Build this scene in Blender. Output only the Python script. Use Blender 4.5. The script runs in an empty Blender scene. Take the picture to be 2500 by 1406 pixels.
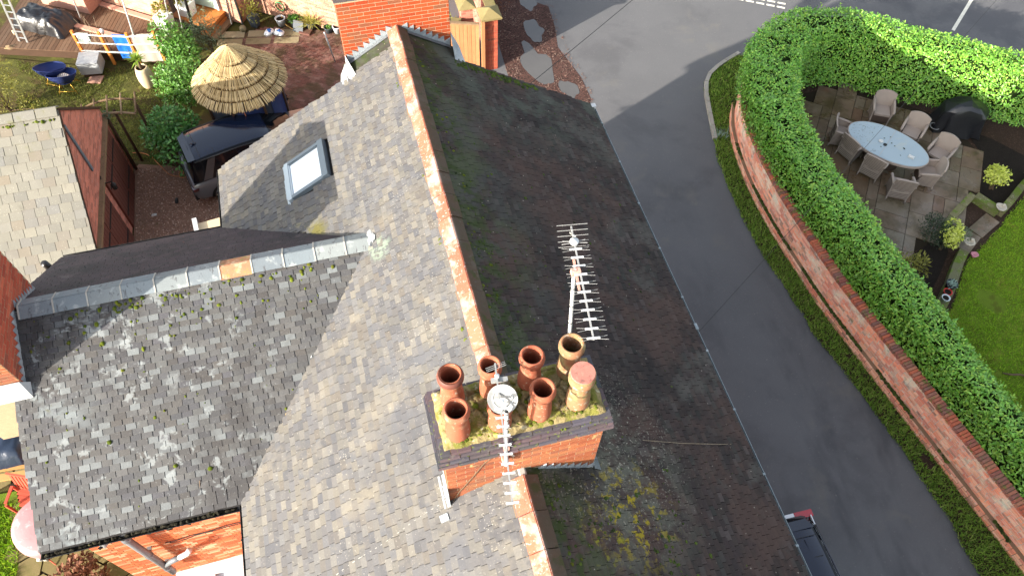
import bpy, math, random
from mathutils import Vector, Matrix, noise as mnoise
R = random.Random(11)
SC = bpy.context.scene
COL = SC.collection
rad = math.radians

# ------------------------------------------------------------------ camera
CAM = Vector((0.0, 0.0, 16.3))
cd = bpy.data.cameras.new('camera'); cam = bpy.data.objects.new('camera', cd); COL.objects.link(cam)
cd.sensor_width = 36.0; cd.lens = 26.47; cd.clip_start = 0.1; cd.clip_end = 600
def _axes(pitch=rad(56.45), roll=rad(1.94), turn=rad(-16.54)):
    c, s = math.cos(pitch), math.sin(pitch)
    F = Vector((0, c, -s)); Rt = Vector((1, 0, 0)); U = Vector((0, s, c))
    R2 = math.cos(roll)*Rt + math.sin(roll)*U; U2 = -math.sin(roll)*Rt + math.cos(roll)*U
    Z = Matrix.Rotation(turn, 3, 'Z')
    return Z @ F, Z @ R2, Z @ U2
_F, _R, _U = _axes()
_m = Matrix((_R, _U, -_F)).transposed().to_4x4(); _m.translation = CAM
cam.matrix_world = _m
SC.camera = cam

# ------------------------------------------------------------------ light
SUN_AZ = rad(25.0); SUN_EL = rad(19.3)          # shadows run towards +X and a little +Y
to_sun = Vector((-math.cos(SUN_AZ)*math.cos(SUN_EL), -math.sin(SUN_AZ)*math.cos(SUN_EL), math.sin(SUN_EL)))
sl = bpy.data.lights.new('sun', 'SUN'); sun = bpy.data.objects.new('sun', sl); COL.objects.link(sun)
sl.energy = 4.5; sl.angle = rad(0.5); sl.color = (1.0, 0.93, 0.82)
sun.rotation_euler = to_sun.to_track_quat('Z', 'Y').to_euler(); sun.location = (-20, -10, 30)
W = bpy.data.worlds.new('World'); SC.world = W; W.use_nodes = True
wn = W.node_tree.nodes; wl = W.node_tree.links; wn.clear()
sky = wn.new('ShaderNodeTexSky'); sky.sky_type = 'NISHITA'; sky.sun_disc = False
sky.sun_elevation = SUN_EL; sky.sun_rotation = math.atan2(to_sun.x, to_sun.y)
sky.air_density = 1.2; sky.dust_density = 2.2; sky.ozone_density = 1.2
bg = wn.new('ShaderNodeBackground'); bg.inputs[1].default_value = 0.15
wo = wn.new('ShaderNodeOutputWorld'); hs = wn.new('ShaderNodeHueSaturation'); hs.inputs['Saturation'].default_value = .5; wl.new(sky.outputs[0], hs.inputs['Color']); wl.new(hs.outputs[0], bg.inputs[0]); wl.new(bg.outputs[0], wo.inputs[0])
vs = SC.view_settings; vs.view_transform = 'Standard'; vs.look = 'None'; vs.gamma = 1.0; vs.use_curve_mapping = False
vs.exposure = 1.8

# ------------------------------------------------------------------ materials
def lin(h):
    if isinstance(h, str):
        h = h.lstrip('#'); v = [int(h[i:i+2], 16)/255 for i in (0, 2, 4)]
        return tuple(x/12.92 if x <= .04045 else ((x+.055)/1.055)**2.4 for x in v) + (1,)
    return tuple(h) + (1,)
MATS = {}
class NT:
    def __init__(s, name):
        s.m = bpy.data.materials.new(name); s.m.use_nodes = True
        s.n = s.m.node_tree.nodes; s.l = s.m.node_tree.links; s.n.clear()
        s.out = s.n.new('ShaderNodeOutputMaterial'); s.b = s.n.new('ShaderNodeBsdfPrincipled')
        s.l.new(s.b.outputs[0], s.out.inputs[0]); s._pos = None
    def link(s, a, b): s.l.new(a, b)
    def pos(s):
        if s._pos is None: s._pos = s.n.new('ShaderNodeNewGeometry').outputs['Position']
        return s._pos
    def objco(s):
        return s.n.new('ShaderNodeTexCoord').outputs['Object']
    def math(s, op, a, b=None, clamp=False):
        n = s.n.new('ShaderNodeMath'); n.operation = op; n.use_clamp = clamp
        for i, v in enumerate((a, b)):
            if v is None: continue
            if isinstance(v, (int, float)): n.inputs[i].default_value = v
            else: s.l.new(v, n.inputs[i])
        return n.outputs[0]
    def noise(s, scale, detail=3, rough=.6, co=None, dist=0.0, vec=None):
        n = s.n.new('ShaderNodeTexNoise'); n.inputs['Scale'].default_value = scale
        n.inputs['Detail'].default_value = detail; n.inputs['Roughness'].default_value = rough
        n.inputs['Distortion'].default_value = dist
        c = co or s.pos()
        if vec:
            mp = s.n.new('ShaderNodeMapping'); s.l.new(c, mp.inputs[0]); mp.inputs['Scale'].default_value = vec[0]
            if len(vec) > 1: mp.inputs['Location'].default_value = vec[1]
            c = mp.outputs[0]
        s.l.new(c, n.inputs['Vector']); return n.outputs['Fac']
    def voro(s, scale, co=None, feature='F1'):
        n = s.n.new('ShaderNodeTexVoronoi'); n.feature = feature; n.inputs['Scale'].default_value = scale
        s.l.new(co or s.pos(), n.inputs['Vector']); return n.outputs['Distance']
    def step(s, v, lo, hi):
        n = s.n.new('ShaderNodeMapRange'); n.interpolation_type = 'SMOOTHSTEP'
        n.inputs[1].default_value = lo; n.inputs[2].default_value = hi; s.l.new(v, n.inputs[0]); return n.outputs[0]
    def mix(s, f, a, b, mode='MIX'):
        n = s.n.new('ShaderNodeMix'); n.data_type = 'RGBA'; n.blend_type = mode
        for sock, v in ((n.inputs[0], f), (n.inputs[6], a), (n.inputs[7], b)):
            if isinstance(v, (int, float)): sock.default_value = v
            elif isinstance(v, (tuple, list)): sock.default_value = v
            else: s.l.new(v, sock)
        return n.outputs[2]
    def ramp(s, v, cols, pos=None, const=False):
        n = s.n.new('ShaderNodeValToRGB'); e = n.color_ramp.elements
        if const: n.color_ramp.interpolation = 'CONSTANT'
        k = len(cols)
        pos = pos or [i/(k if const else max(1, k-1)) for i in range(k)]
        while len(e) < k: e.new(1.0)
        for i in range(k): e[i].position = pos[i]; e[i].color = cols[i]
        s.l.new(v, n.inputs[0]); return n.outputs[0]
    def rnd(s):
        oi = s.n.new('ShaderNodeObjectInfo').outputs['Random']
        at = s.n.new('ShaderNodeAttribute'); at.attribute_name = 'rnd'
        return s.math('FRACT', s.math('ADD', oi, at.outputs['Fac']))
    def region(s, kind, *a):
        # 'x'|'y'|'z' lo hi : ramps 0->1 ; 's' centre r0 r1 : 1 inside r0, 0 beyond r1
        if kind in 'xyz':
            sp = s.n.new('ShaderNodeSeparateXYZ'); s.l.new(s.pos(), sp.inputs[0])
            return s.step(sp.outputs['xyz'.index(kind)], a[0], a[1])
        vm = s.n.new('ShaderNodeVectorMath'); vm.operation = 'DISTANCE'; s.l.new(s.pos(), vm.inputs[0])
        vm.inputs[1].default_value = a[0]
        return s.math('SUBTRACT', 1.0, s.step(vm.outputs['Value'], a[1], a[2]))
def M(name, cols, rough=.8, spec=.35, mott=(3.0, .35), fine=None, bump=None, over=(), metal=0.0, local=False, const=False,
      coat=0.0, wave=None, roughvar=None, edge=None):
    """cols spread over the pieces at random; mott = broad mottling; over = stains (colour, scale, lo, hi, regions, opacity)"""
    t = NT(name); co = t.objco() if local else None
    tn = TONE.get(name, (1, (1, 1, 1), 1))
    def toned(c, f): c = lin(c); return tuple(min(.92, c[i]*f*tn[1][i]) for i in range(3))+(1,)
    cols = [toned(c, tn[0]) for c in cols]
    col = t.ramp(t.rnd(), cols, const=const) if len(cols) > 1 else None
    base = col if col is not None else cols[0]
    if mott and mott[1]:
        n = t.noise(mott[0], 4, .62, co)
        f = t.math('ADD', t.math('MULTIPLY', n, 2*mott[1]), 1-mott[1])
        g = t.n.new('ShaderNodeCombineColor'); [t.l.new(f, g.inputs[i]) for i in range(3)]
        base = t.mix(1.0, base, g.outputs[0], 'MULTIPLY')
    if fine:
        n = t.noise(fine[0], 2, .5, co)
        f = t.math('ADD', t.math('MULTIPLY', n, 2*fine[1]), 1-fine[1])
        g = t.n.new('ShaderNodeCombineColor'); [t.l.new(f, g.inputs[i]) for i in range(3)]
        base = t.mix(1.0, base, g.outputs[0], 'MULTIPLY')
    for k, o in enumerate(over):
        colr, sc, lo, hi = o[:4]; regs = o[4] if len(o) > 4 else (); op = o[5] if len(o) > 5 else 1.0
        if isinstance(sc, tuple) and sc[0] == 'v':
            d = t.voro(sc[1], co); big = t.noise(sc[2], 3, .6, co, vec=((1, 1, 1), (k*7.3, k*3.1, 0)))
            f = t.math('MULTIPLY', t.math('SUBTRACT', 1.0, t.step(d, lo, hi)), t.step(big, sc[3], sc[4]))
        elif sc == 0:
            f = None
        else:
            vec = ((1, 1, 1), (k*5.7+1, k*2.3, k*1.1))
            if isinstance(sc, tuple): vec = (sc[1], (k*5.7, k*2.3, k)); sc = sc[0]
            f = t.step(t.noise(sc, 5, .66, co, .3, vec), lo, hi)
        for r in regs:
            inv = r[0] == '-'
            q = t.region(*(r[1:] if inv else r))
            if inv: q = t.math('SUBTRACT', 1.0, q)
            f = q if f is None else t.math('MULTIPLY', f, q)
        if op != 1.0: f = t.math('MULTIPLY', f, op)
        base = t.mix(f, base, toned(colr, tn[2]))
    if edge:      # lower edge of each tile: the sun it catches, painted as pale lichen colour
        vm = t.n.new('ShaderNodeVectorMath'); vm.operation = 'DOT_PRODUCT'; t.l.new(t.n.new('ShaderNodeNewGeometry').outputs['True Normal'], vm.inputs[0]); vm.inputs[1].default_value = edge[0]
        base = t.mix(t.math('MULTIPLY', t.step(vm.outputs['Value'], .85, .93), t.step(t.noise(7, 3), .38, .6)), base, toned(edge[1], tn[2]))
    if isinstance(base, tuple): t.b.inputs['Base Color'].default_value = base
    else: t.link(base, t.b.inputs['Base Color'])
    t.b.inputs['Roughness'].default_value = rough; t.b.inputs['Metallic'].default_value = metal
    t.b.inputs['Specular IOR Level'].default_value = spec
    if coat: t.b.inputs['Coat Weight'].default_value = coat; t.b.inputs['Coat Roughness'].default_value = .04
    if roughvar:
        t.link(t.math('ADD', t.math('MULTIPLY', t.step(t.noise(roughvar[0], 4, .6, co), .35, .65), roughvar[2]-roughvar[1]), roughvar[1]), t.b.inputs['Roughness'])
    if bump:
        bn = t.n.new('ShaderNodeBump'); bn.inputs['Strength'].default_value = bump[1]
        bn.inputs['Distance'].default_value = bump[2] if len(bump) > 2 else .01
        t.link(t.noise(bump[0], 5, .65, co), bn.inputs['Height']); t.link(bn.outputs[0], t.b.inputs['Normal'])
    MATS[name] = t.m
    return t.m
def leafmat(name, cols, rough=.45, spec=.4, trans=.25, mott=(1.2, .3)):
    m = M(name, cols, rough, spec, mott)
    b = [n for n in m.node_tree.nodes if n.type == 'BSDF_PRINCIPLED'][0]
    out = [n for n in m.node_tree.nodes if n.type == 'OUTPUT_MATERIAL'][0]
    tr = m.node_tree.nodes.new('ShaderNodeBsdfTranslucent'); mx = m.node_tree.nodes.new('ShaderNodeMixShader')
    mx.inputs[0].default_value = trans
    src = b.inputs['Base Color'].links[0].from_socket if b.inputs['Base Color'].links else None
    if src: m.node_tree.links.new(src, tr.inputs[0])
    else: tr.inputs[0].default_value = b.inputs['Base Color'].default_value
    L = m.node_tree.links
    L.new(b.outputs[0], mx.inputs[1]); L.new(tr.outputs[0], mx.inputs[2]); L.new(mx.outputs[0], out.inputs[0])
    return m

# ------------------------------------------------------------------ mesh helpers
UNIT = [(x, y, z) for z in (-.5, .5) for y in (-.5, .5) for x in (-.5, .5)]
UF = [(0, 2, 3, 1), (4, 5, 7, 6), (0, 1, 5, 4), (2, 6, 7, 3), (0, 4, 6, 2), (1, 3, 7, 5)]
class MB:
    def __init__(s): s.v = []; s.f = []; s.r = []; s.mi = []; s.cur = 0
    def add(s, vs, fs, rnd=0.0):
        o = len(s.v); s.v += [tuple(p) for p in vs]
        for f in fs: s.f.append(tuple(i+o for i in f)); s.r.append(rnd); s.mi.append(s.cur)
        return s
    def mbox(s, m, rnd=0.0): return s.add([m @ Vector(p) for p in UNIT], UF, rnd)
    def box(s, c, d, rz=0.0, rnd=0.0, rx=0.0, ry=0.0):
        m = Matrix.Translation(c) @ Matrix.Rotation(rz, 4, 'Z') @ Matrix.Rotation(rx, 4, 'X') @ Matrix.Rotation(ry, 4, 'Y') @ Matrix.Diagonal((d[0], d[1], d[2], 1))
        return s.mbox(m, rnd)
    def bar(s, a, b, w, h=None, rnd=0.0, up=(0, 0, 1)):
        a, b = Vector(a), Vector(b); d = b-a; L = d.length; d.normalize(); up = Vector(up)
        if abs(d.dot(up)) > .99: up = Vector((1, 0, 0))
        x = d.cross(up).normalized(); z = x.cross(d)
        m = Matrix((x, d, z)).transposed().to_4x4(); m.translation = (a+b)/2
        return s.mbox(m @ Matrix.Diagonal((w, L, h or w, 1)), rnd)
    def tube(s, pts, r, n=8, cap=True, rnd=0.0):
        pts = [Vector(p) for p in pts]; o = len(s.v); k = len(pts)
        rr = r if isinstance(r, (list, tuple)) else [r]*k
        ref = Vector((0, 0, 1))
        for i, p in enumerate(pts):
            d = (pts[min(i+1, k-1)]-pts[max(i-1, 0)]).normalized()
            rf = ref if abs(d.dot(ref)) < .95 else Vector((1, 0, 0))
            x = d.cross(rf).normalized(); y = x.cross(d).normalized()
            for j in range(n):
                a = 2*math.pi*j/n; s.v.append(tuple(p + rr[i]*(math.cos(a)*x + math.sin(a)*y)))
        def F(f): s.f.append(f); s.r.append(rnd); s.mi.append(s.cur)
        for i in range(k-1):
            for j in range(n):
                F((o+i*n+j, o+(i+1)*n+j, o+(i+1)*n+(j+1) % n, o+i*n+(j+1) % n))
        if cap: F(tuple(o+j for j in range(n))); F(tuple(o+(k-1)*n+j for j in reversed(range(n))))
        return s
    def lathe(s, prof, c=(0, 0, 0), n=24, rnd=0.0, wob=0.0):
        o = len(s.v); c = Vector(c)
        for i, (r, z) in enumerate(prof):
            for j in range(n):
                a = 2*math.pi*j/n; q = r*(1+wob*mnoise.noise((math.cos(a)*1.3+c.x, math.sin(a)*1.3+c.y, z*2)))
                s.v.append((c.x+q*math.cos(a), c.y+q*math.sin(a), c.z+z))
        for i in range(len(prof)-1):
            for j in range(n):
                s.f.append((o+i*n+j, o+i*n+(j+1) % n, o+(i+1)*n+(j+1) % n, o+(i+1)*n+j)); s.r.append(rnd); s.mi.append(s.cur)
        return s
    def disc(s, c, r, n=20, rnd=0.0, ry=None, rz=0.0):
        ry = ry or r; c = Vector(c)
        vs = [(c.x+r*math.cos(a)*math.cos(rz)-ry*math.sin(a)*math.sin(rz), c.y+r*math.cos(a)*math.sin(rz)+ry*math.sin(a)*math.cos(rz), c.z) for a in (2*math.pi*j/n for j in range(n))]
        return s.add(vs, [tuple(range(n))], rnd)
    def prism(s, poly, z0, z1, rnd=0.0):
        n = len(poly); vs = [(p[0], p[1], z0) for p in poly]+[(p[0], p[1], z1) for p in poly]
        a = sum(poly[i][0]*poly[(i+1) % n][1]-poly[(i+1) % n][0]*poly[i][1] for i in range(n))
        fs = [(i, (i+1) % n, n+(i+1) % n, n+i) for i in range(n)]+[tuple(range(n, 2*n)), tuple(reversed(range(n)))]
        if a < 0: fs = [tuple(reversed(f)) for f in fs]
        return s.add(vs, fs, rnd)
    def blob(s, c, d, n=8, k=5, amp=.15, rnd=0.0, half=False, seed=0.0, m=None):
        o = len(s.v); c = Vector(c)
        lo = 0.0 if half else -math.pi/2
        for i in range(k+1):
            ph = lo+(math.pi/2-lo)*i/k
            for j in range(n):
                a = 2*math.pi*j/n; q = Vector((math.cos(ph)*math.cos(a), math.cos(ph)*math.sin(a), math.sin(ph)))
                w = 1+amp*mnoise.noise(q*1.7+Vector((seed, seed*1.3, seed*.7)))*2
                q = Vector((q.x*d[0]*w, q.y*d[1]*w, q.z*d[2]*w))
                if m is not None: q = m @ q
                s.v.append(tuple(c+q))
        for i in range(k):
            for j in range(n):
                s.f.append((o+i*n+j, o+i*n+(j+1) % n, o+(i+1)*n+(j+1) % n, o+(i+1)*n+j)); s.r.append(rnd); s.mi.append(s.cur)
        return s
    def mesh(s, name, mats):
        me = bpy.data.meshes.new(name); me.from_pydata(s.v, [], s.f); me.update()
        if any(s.r):
            at = me.attributes.new('rnd', 'FLOAT', 'FACE'); at.data.foreach_set('value', s.r)
        ms = mats if isinstance(mats, (list, tuple)) else [mats]
        for m in ms: me.materials.append(MATS[m] if isinstance(m, str) else m)
        if any(s.mi): me.polygons.foreach_set('material_index', s.mi)
        return me
    def build(s, name, mats, parent=None, smooth=False, label=None, kind=None):
        me = s.mesh(name, mats)
        if smooth: me.polygons.foreach_set('use_smooth', [True]*len(me.polygons))
        return link(name, me, parent, label, kind)
def link(name, data, parent=None, label=None, kind=None):
    o = bpy.data.objects.new(name, data); COL.objects.link(o)
    if parent is not None:
        o.parent = parent; o.matrix_parent_inverse = root_inv(parent)
    if label: o['label'] = label
    if kind: o['kind'] = kind
    return o
def root_inv(p):
    return Matrix.Translation(-Vector(p['base'])) if 'base' in p else Matrix.Identity(4)
def autosmooth(o, ang=40):
    me = o.data
    me.polygons.foreach_set('use_smooth', [True]*len(me.polygons))
    me.set_sharp_from_angle(angle=rad(ang)); return o
def thing(name, label, cat, base=(0, 0, 0), group=None):
    o = bpy.data.objects.new(name, None); COL.objects.link(o); o.location = base; o.empty_display_size = .2
    o['base'] = tuple(float(x) for x in base)
    o['label'] = label; o['category'] = cat
    if group: o['group'] = group
    return o
def tag(o, label, cat, group=None):
    o['label'] = label; o['category'] = cat
    if group: o['group'] = group
    return o
def struct(name, mb, mat, parent=None, smooth=False):
    o = mb.build(name, mat, parent, smooth)
    if parent is None: o['kind'] = 'structure'
    return o
def copy_tree(o, parent=None):
    c = o.copy(); COL.objects.link(c); c.parent = parent
    for ch in list(o.children): copy_tree(ch, c)
    return c
def view_rank(m, n):
    c = m.translation; d = CAM-c; L = d.length; f = max(0.0, d.normalized().dot(n))
    sx = (m.col[0].to_3d().length*m.col[1].to_3d().length*m.col[2].to_3d().length)**.66
    p = c-CAM; z = p.dot(_F)
    if z < 1: return 0
    u = p.dot(_R)/z/(18/26.47); v = p.dot(_U)/z/(18/26.47*575/1024)
    if abs(u) > 1.02 or abs(v) > 1.02: return f*1e-6/L/L
    return f*sx/L/L
class Pieces:
    """many alike box-like pieces of one thing: the largest in view become objects, the rest one joined part"""
    def __init__(s, name, mat, cap=300): s.name = name; s.mat = mat; s.p = []; s.cap = cap
    def add(s, m, n, parent): s.p.append((view_rank(m, n), m, parent))
    def flush(s, rest_parent, rest_name=None):
        s.p.sort(key=lambda q: -q[0])
        unit = MB().mbox(Matrix.Identity(4)).mesh(s.name, s.mat)
        unit = bpy.data.meshes[unit.name]
        for k, m, par in s.p[:s.cap]:
            o = bpy.data.objects.new(s.name, unit); COL.objects.link(o); o.parent = par
            o.matrix_parent_inverse = root_inv(par); o.matrix_basis = m
        if len(s.p) > s.cap:
            mb = MB()
            for k, m, par in s.p[s.cap:]: mb.mbox(m, R.uniform(.001, .999))
            mb.build(rest_name or s.name+'s', s.mat, rest_parent, kind='stuff')
def frame(o, x, y, z):
    m = Matrix((Vector(x), Vector(y), Vector(z))).transposed().to_4x4(); m.translation = Vector(o); return m
# ------------------------------------------------------------------ material library
XR = 1.08; ZR = 7.6; ZE = 5.3; HW = 3.76; SL = (ZR-ZE)/HW          # main roof: ridge x, ridge z, eaves z, half width
YW = 7.40; ZW = 6.88; YWN = 4.35; YWF = 9.54                        # wing roof: ridge y, z, near eaves y, far eaves y
SN = (ZW-ZE)/(YW-YWN); SF = (ZW-ZE)/(YWF-YW)
# overall tone of each material: (factor on its own colours, per-channel balance, factor on its stains)
TONE = {
 'tile_left': (.37, (1.04, 1, .96), .52), 'tile_right': (.29, (1.12, .98, .92), .46), 'tile_wing': (.32, (1, 1, 1), .38), 'tile_far': (.46, (1.05, .94, .98), .46),
 'slate_roof_pale': (.36, (1, .99, .95), .42), 'brick_house': (.62, (1, 1.0, .95), 1), 'brick_stack': (.52, (1, 1.3, 1.25), .75), 'brick_far': (.52, (1, .80, .60), .6),
 'mortar_wall': (.6, (1, .92, .84), 1), 'mortar_old': (.36, (1, .92, .82), 1), 'mortar': (.55, (1, 1, 1), 1), 'mortar_pale': (.9, (1, 1, 1), 1),
 'brick_garden': (2.2, (1, 1.45, 1.6), 1.35), 'brick_cope': (1.5, (1, 1.1, 1.1), 1.2), 'laurel': (2.2, (1.5, 1, 1.5), 1), 'laurel_young': (1.5, (1, 1, 1), 1),
 'grass': (2.7, (1.1, 1, .55), 1), 'lawn_soil': (2.8, (1.1, 1, .45), 2.4), 'grass_verge': (2.5, (.92, 1, .8), 1), 'paver': (1.35, (1.14, 1, .82), 1.2), 'gravel': (1.6, (1, 1, 1), 1.5), 'stone_chip': (1.5, (1, 1, 1), 1),
 'shrub_green': (1.5, (1, 1, 1), 1), 'shrub_bright': (.85, (1, 1, 1), 1), 'pink_sheet': (.5, (1, 1, 1), .5), 'lead_white': (.5, (1, 1, 1), 1), 'lead': (.55, (1, 1, 1), .55),
 'ridge_grey': (.5, (1, 1, 1), .55), 'flaunch': (.46, (1, .98, .98), .46), 'ridge_red': (.60, (1, 1.12, 1.3), .62), 'asphalt': (.86, (1, 1, 1.0), .86), 'terracotta': (.55, (1, .98, .95), .58), 'terracotta_old': (.50, (1, .93, .92), .5), 'terracotta_cap': (.75, (1, 1, 1), .75),
 'pinkwall': (.75, (1, 1, 1), .75), 'paint_white': (.7, (1, 1, 1), 1), 'pvc_white': (.62, (1, 1, 1), 1), 'alu_white': (.36, (1, 1, 1), 1), 'timber_deck': (.62, (1, .98, .93), 1), 'timber_pale': (.6, (1, 1, 1), 1), 'hex_slab': (.62, (1, 1, 1), .65),
 'thatch': (1.12, (1, 1.03, 1.15), 1), 'planter_cream': (.75, (1, 1, 1), 1), 'gutter_grey': (.8, (1, 1, 1), .8), 'brick_blue': (.8, (1, 1, 1), .7), 'glass_table': (.95, (1.2, 1.02, .95), 1), 'pvc_grey': (.6, (1, 1, 1), 1), 'alu_white_': (1, (1, 1, 1), 1),
 'moss': (.6, (1, 1, 1), 1), 'brick_garage': (1.35, (1, 1.3, 1.3), 1.4), 'shrub_brown': (.55, (1, .85, .92), 1), 'leaf_litter': (1.0, (.9, .98, 1.05), .8), 'dry_leaf': (.8, (1, 1, 1), 1), 'block_paver': (.7, (1, .98, .95), .8), 'fabric_beige': (.8, (1, 1, 1), 1), 'cable_white': (.55, (1, 1, 1), 1)}
LICH = '#e6e4d8'
M('tile_left', ['#6f7075', '#85868a', '#7b7a7c', '#949086', '#808186', '#8c8a84', '#72747b', '#868078', '#8d8e90', '#a09c92', '#7a7d84'], .72, .4, (1.1, .20), (45, .20), (160, .35, .004),
  over=[('#a39b88', 1.6, .50, .66, (), .32), ('#6a6d75', 1.3, .52, .66, (('x', -1.6, .2),), .6), ('#55565c', 1.6, .50, .62, (('-', 'y', 3.2, 5.0), ('x', -.9, .3)), .7),
        ('#cfccc0', ('v', 17, 1.5, .52, .66), .10, .22, (), .5), ('#d6d2c6', 30, .62, .69, (), .5), (LICH, ('v', 30, 2.5, .48, .62), .10, .22, (('x', -1.2, .6),), .7),
        ('#c9b540', 14, .72, .745, (('s', (-2.2, 10.3, 5.6), .1, 1.3),), .9), ('#b0aa88', 5, .58, .66, (('s', (-.95, 8.35, 6.4), .2, .75),), .8),
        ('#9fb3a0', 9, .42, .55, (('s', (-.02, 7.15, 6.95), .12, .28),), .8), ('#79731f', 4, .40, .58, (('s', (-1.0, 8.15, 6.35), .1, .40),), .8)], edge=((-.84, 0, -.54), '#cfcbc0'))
M('tile_right', ['#57504e', '#5f5655', '#534e50', '#6b605c', '#5a5254', '#605a57', '#4e4a4b', '#767070', '#565a58', '#453f40'], .8, .15, (1.0, .28), (45, .22), (150, .35, .004),
  over=[('#3a3436', 1.1, .50, .70, (), .5), ('#66554f', .8, .45, .62, (), .6), ('#59605e', .9, .47, .60, (('-', 'x', 1.6, 3.0),), .7), ('#5a664e', 1.7, .46, .62, (('-', 'x', 1.5, 2.5),), .85),
        ('#343436', .55, .52, .64, (), .6), ('#757d72', 1.9, .42, .60, (('s', (2.2, 2.8, 7.0), .5, 1.9),), .85), ('#5f6a62', 1.2, .46, .60, (('y', 8.6, 10.6),), .8), ('#6d726e', .7, .5, .62, (('x', 2.8, 4.2),), .5),
        ('#42552c', 4, .46, .60, (('-', 'x', 1.35, 2.0),), .9), ('#c2c7b9', 24, .57, .66, (('s', (2.35, 3.2, 6.8), .4, 1.8),), .9), ('#b9bcae', ('v', 26, 2.0, .44, .58), .09, .20, (('s', (2.4, 3.4, 6.8), .5, 2.4),), .9),
        ('#b8ad30', 7, .53, .61, (('s', (2.35, 2.35, 6.8), .2, .95),), .95), ('#9fa433', 9, .55, .63, (('s', (1.9, 2.1, 7.1), .1, .6),), .9),
        ('#d5d4c9', ('v', 9, 3.0, .48, .58), .05, .10, (), .9), ('#a89a92', 1.4, .64, .70, (('s', (1.9, 9.7, 7.0), .1, .8),), .8)])
M('tile_wing', ['#77757a', '#6a6a6d', '#8a8886', '#706d6c', '#7b7b7e', '#5f5d5f', '#858583', '#746e69', '#8d9091', (.42, .45, .45), '#67625f', '#7e7d7c'], .75, .4, (1.6, .20), (45, .22), (150, .4, .004),
  over=[('#524e4d', (1.7, (.45, .22, .45)), .50, .66, (), .75), ('#c6cccb', 3.4, .575, .64, (('-', 'x', -3.2, -1.2),), .7), ('#dfe3e0', 34, .62, .68, (), .4), ('#aab3b4', 1.1, .54, .64, (('-', 'x', -5.0, -4.2),), .7),
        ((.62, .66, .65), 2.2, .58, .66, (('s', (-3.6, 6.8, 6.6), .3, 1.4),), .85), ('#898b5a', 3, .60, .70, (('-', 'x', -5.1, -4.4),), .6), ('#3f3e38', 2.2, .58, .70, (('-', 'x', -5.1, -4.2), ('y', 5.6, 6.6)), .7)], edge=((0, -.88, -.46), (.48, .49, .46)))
M('tile_far', ['#504a4f', '#564f52', '#4a4649', '#5c5457'], .7, .3, (1.0, .25), (50, .3), (140, .5, .006),
  over=[('#7d7876', 2.4, .55, .68, (), .6), ('#35393a', 1.4, .5, .62, (), .6), ('#a3553c', 6, .64, .68, (('s', (-3.2, 9.3, 5.5), .1, .5),), .9)])
M('deck_dark', ['#1c1a19'], .9)
M('ridge_red', ['#b5674a', '#c27656', '#a85f45', '#bd6e4f', '#b46a50'], .85, .2, (3, .2), (70, .2), (90, .5, .005),
  over=[('#d9b8a0', 2.5, .48, .64, (), .6), ('#e8e2d2', 26, .57, .67, (), .55), ('#8d4a37', 8, .58, .7, (), .5), ('#4a4433', 0, 0, 1, (('x', 1.085, 1.11),), .85), ('#4c4a25', 6, .50, .62, (('x', 1.10, 1.16),), .95), ('#5b4a3a', 3, .35, .6, (('x', 1.10, 1.16),), .7), ('#6f7a22', 9, .63, .69, (('-', 'x', .85, 1.0),), .9)])  # right arm: moss, plus its shade put in as flat dark brown
M('ridge_grey', ['#8e999f', '#9ba6ab', '#848e95', '#a6adac', '#929a9b'], .6, .4, (2.5, .15), (60, .12), (60, .3, .004),
  over=[('#4c4646', (16, (1, .35, .6)), .56, .66, (), .75), ('#c5cac8', 5, .56, .66, (), .6)])
M('ridge_odd', ['#9c6d52'], .85, .2, (4, .25), (60, .2), (80, .5, .005), over=[('#7d7a45', 12, .54, .62, (), .8), ('#b8a288', 6, .5, .66, (), .6)])
M('mortar', ['#cfcabf'], .95, .1, (9, .2), (60, .2), (80, .6, .004))
M('mortar_pale', ['#cfcabf'], .95, .1, (4, .2), (60, .2), (80, .6, .004))
M('mortar_wall', ['#c9b79c'], .95, .1, (5, .2), (60, .2), (80, .6, .004))
M('mortar_old', ['#c0a58a'], .95, .1, (3, .25), (60, .2), (80, .6, .004))
M('lead', ['#aeb6bb'], .5, .4, (5, .2), (40, .15), (30, .25, .006), over=[('#e3e6e6', 4, .5, .66, (), .6), ('#7e878c', 9, .6, .7, (), .6)])
M('lead_white', ['#d4d6d4'], .55, .35, (6, .12), (30, .12), (30, .3, .006))
M('brick_stack', ['#b2583a', '#bd6441', '#a64d34', '#c06c49', '#b05c44', '#95523f', '#c7774e'], .85, .25, (7, .22), (60, .2), (110, .5, .004),
  over=[('#d3b07a', 7, .60, .70, (), .6), ('#7c4a3c', 5, .60, .72, (), .5)])
M('brick_far', ['#c25a33', '#cb6338', '#b9522f', '#c86a42', '#bf5d3c', '#9c6a55', '#cf6a3c'], .85, .25, (5, .16), (60, .18), (110, .5, .004), over=[('#9a7a66', 3, .66, .74, (), .6)])
M('brick_wing', ['#9c4632', '#a9503a', '#8e3f30', '#b05941', '#7f4537'], .85, .25, (5, .2), (60, .2), (110, .5, .004))
M('brick_blue', ['#47454a', '#54505a', '#5d4a4d', '#4b4a4c', '#625055', '#3f4247'], .6, .4, (6, .25), (60, .2), (110, .4, .004), over=[('#7c8a3a', 16, .60, .66, (), .75), ('#8b8579', 9, .6, .7, (), .5)])
M('brick_house', ['#c4633b', '#cb6c42', '#bb5a36', '#c87147', '#d9a07c', '#c0623f', '#cf7346', '#b9603e', '#dfb191'], .85, .25, (4, .14), (60, .16), (110, .4, .004))
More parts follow.
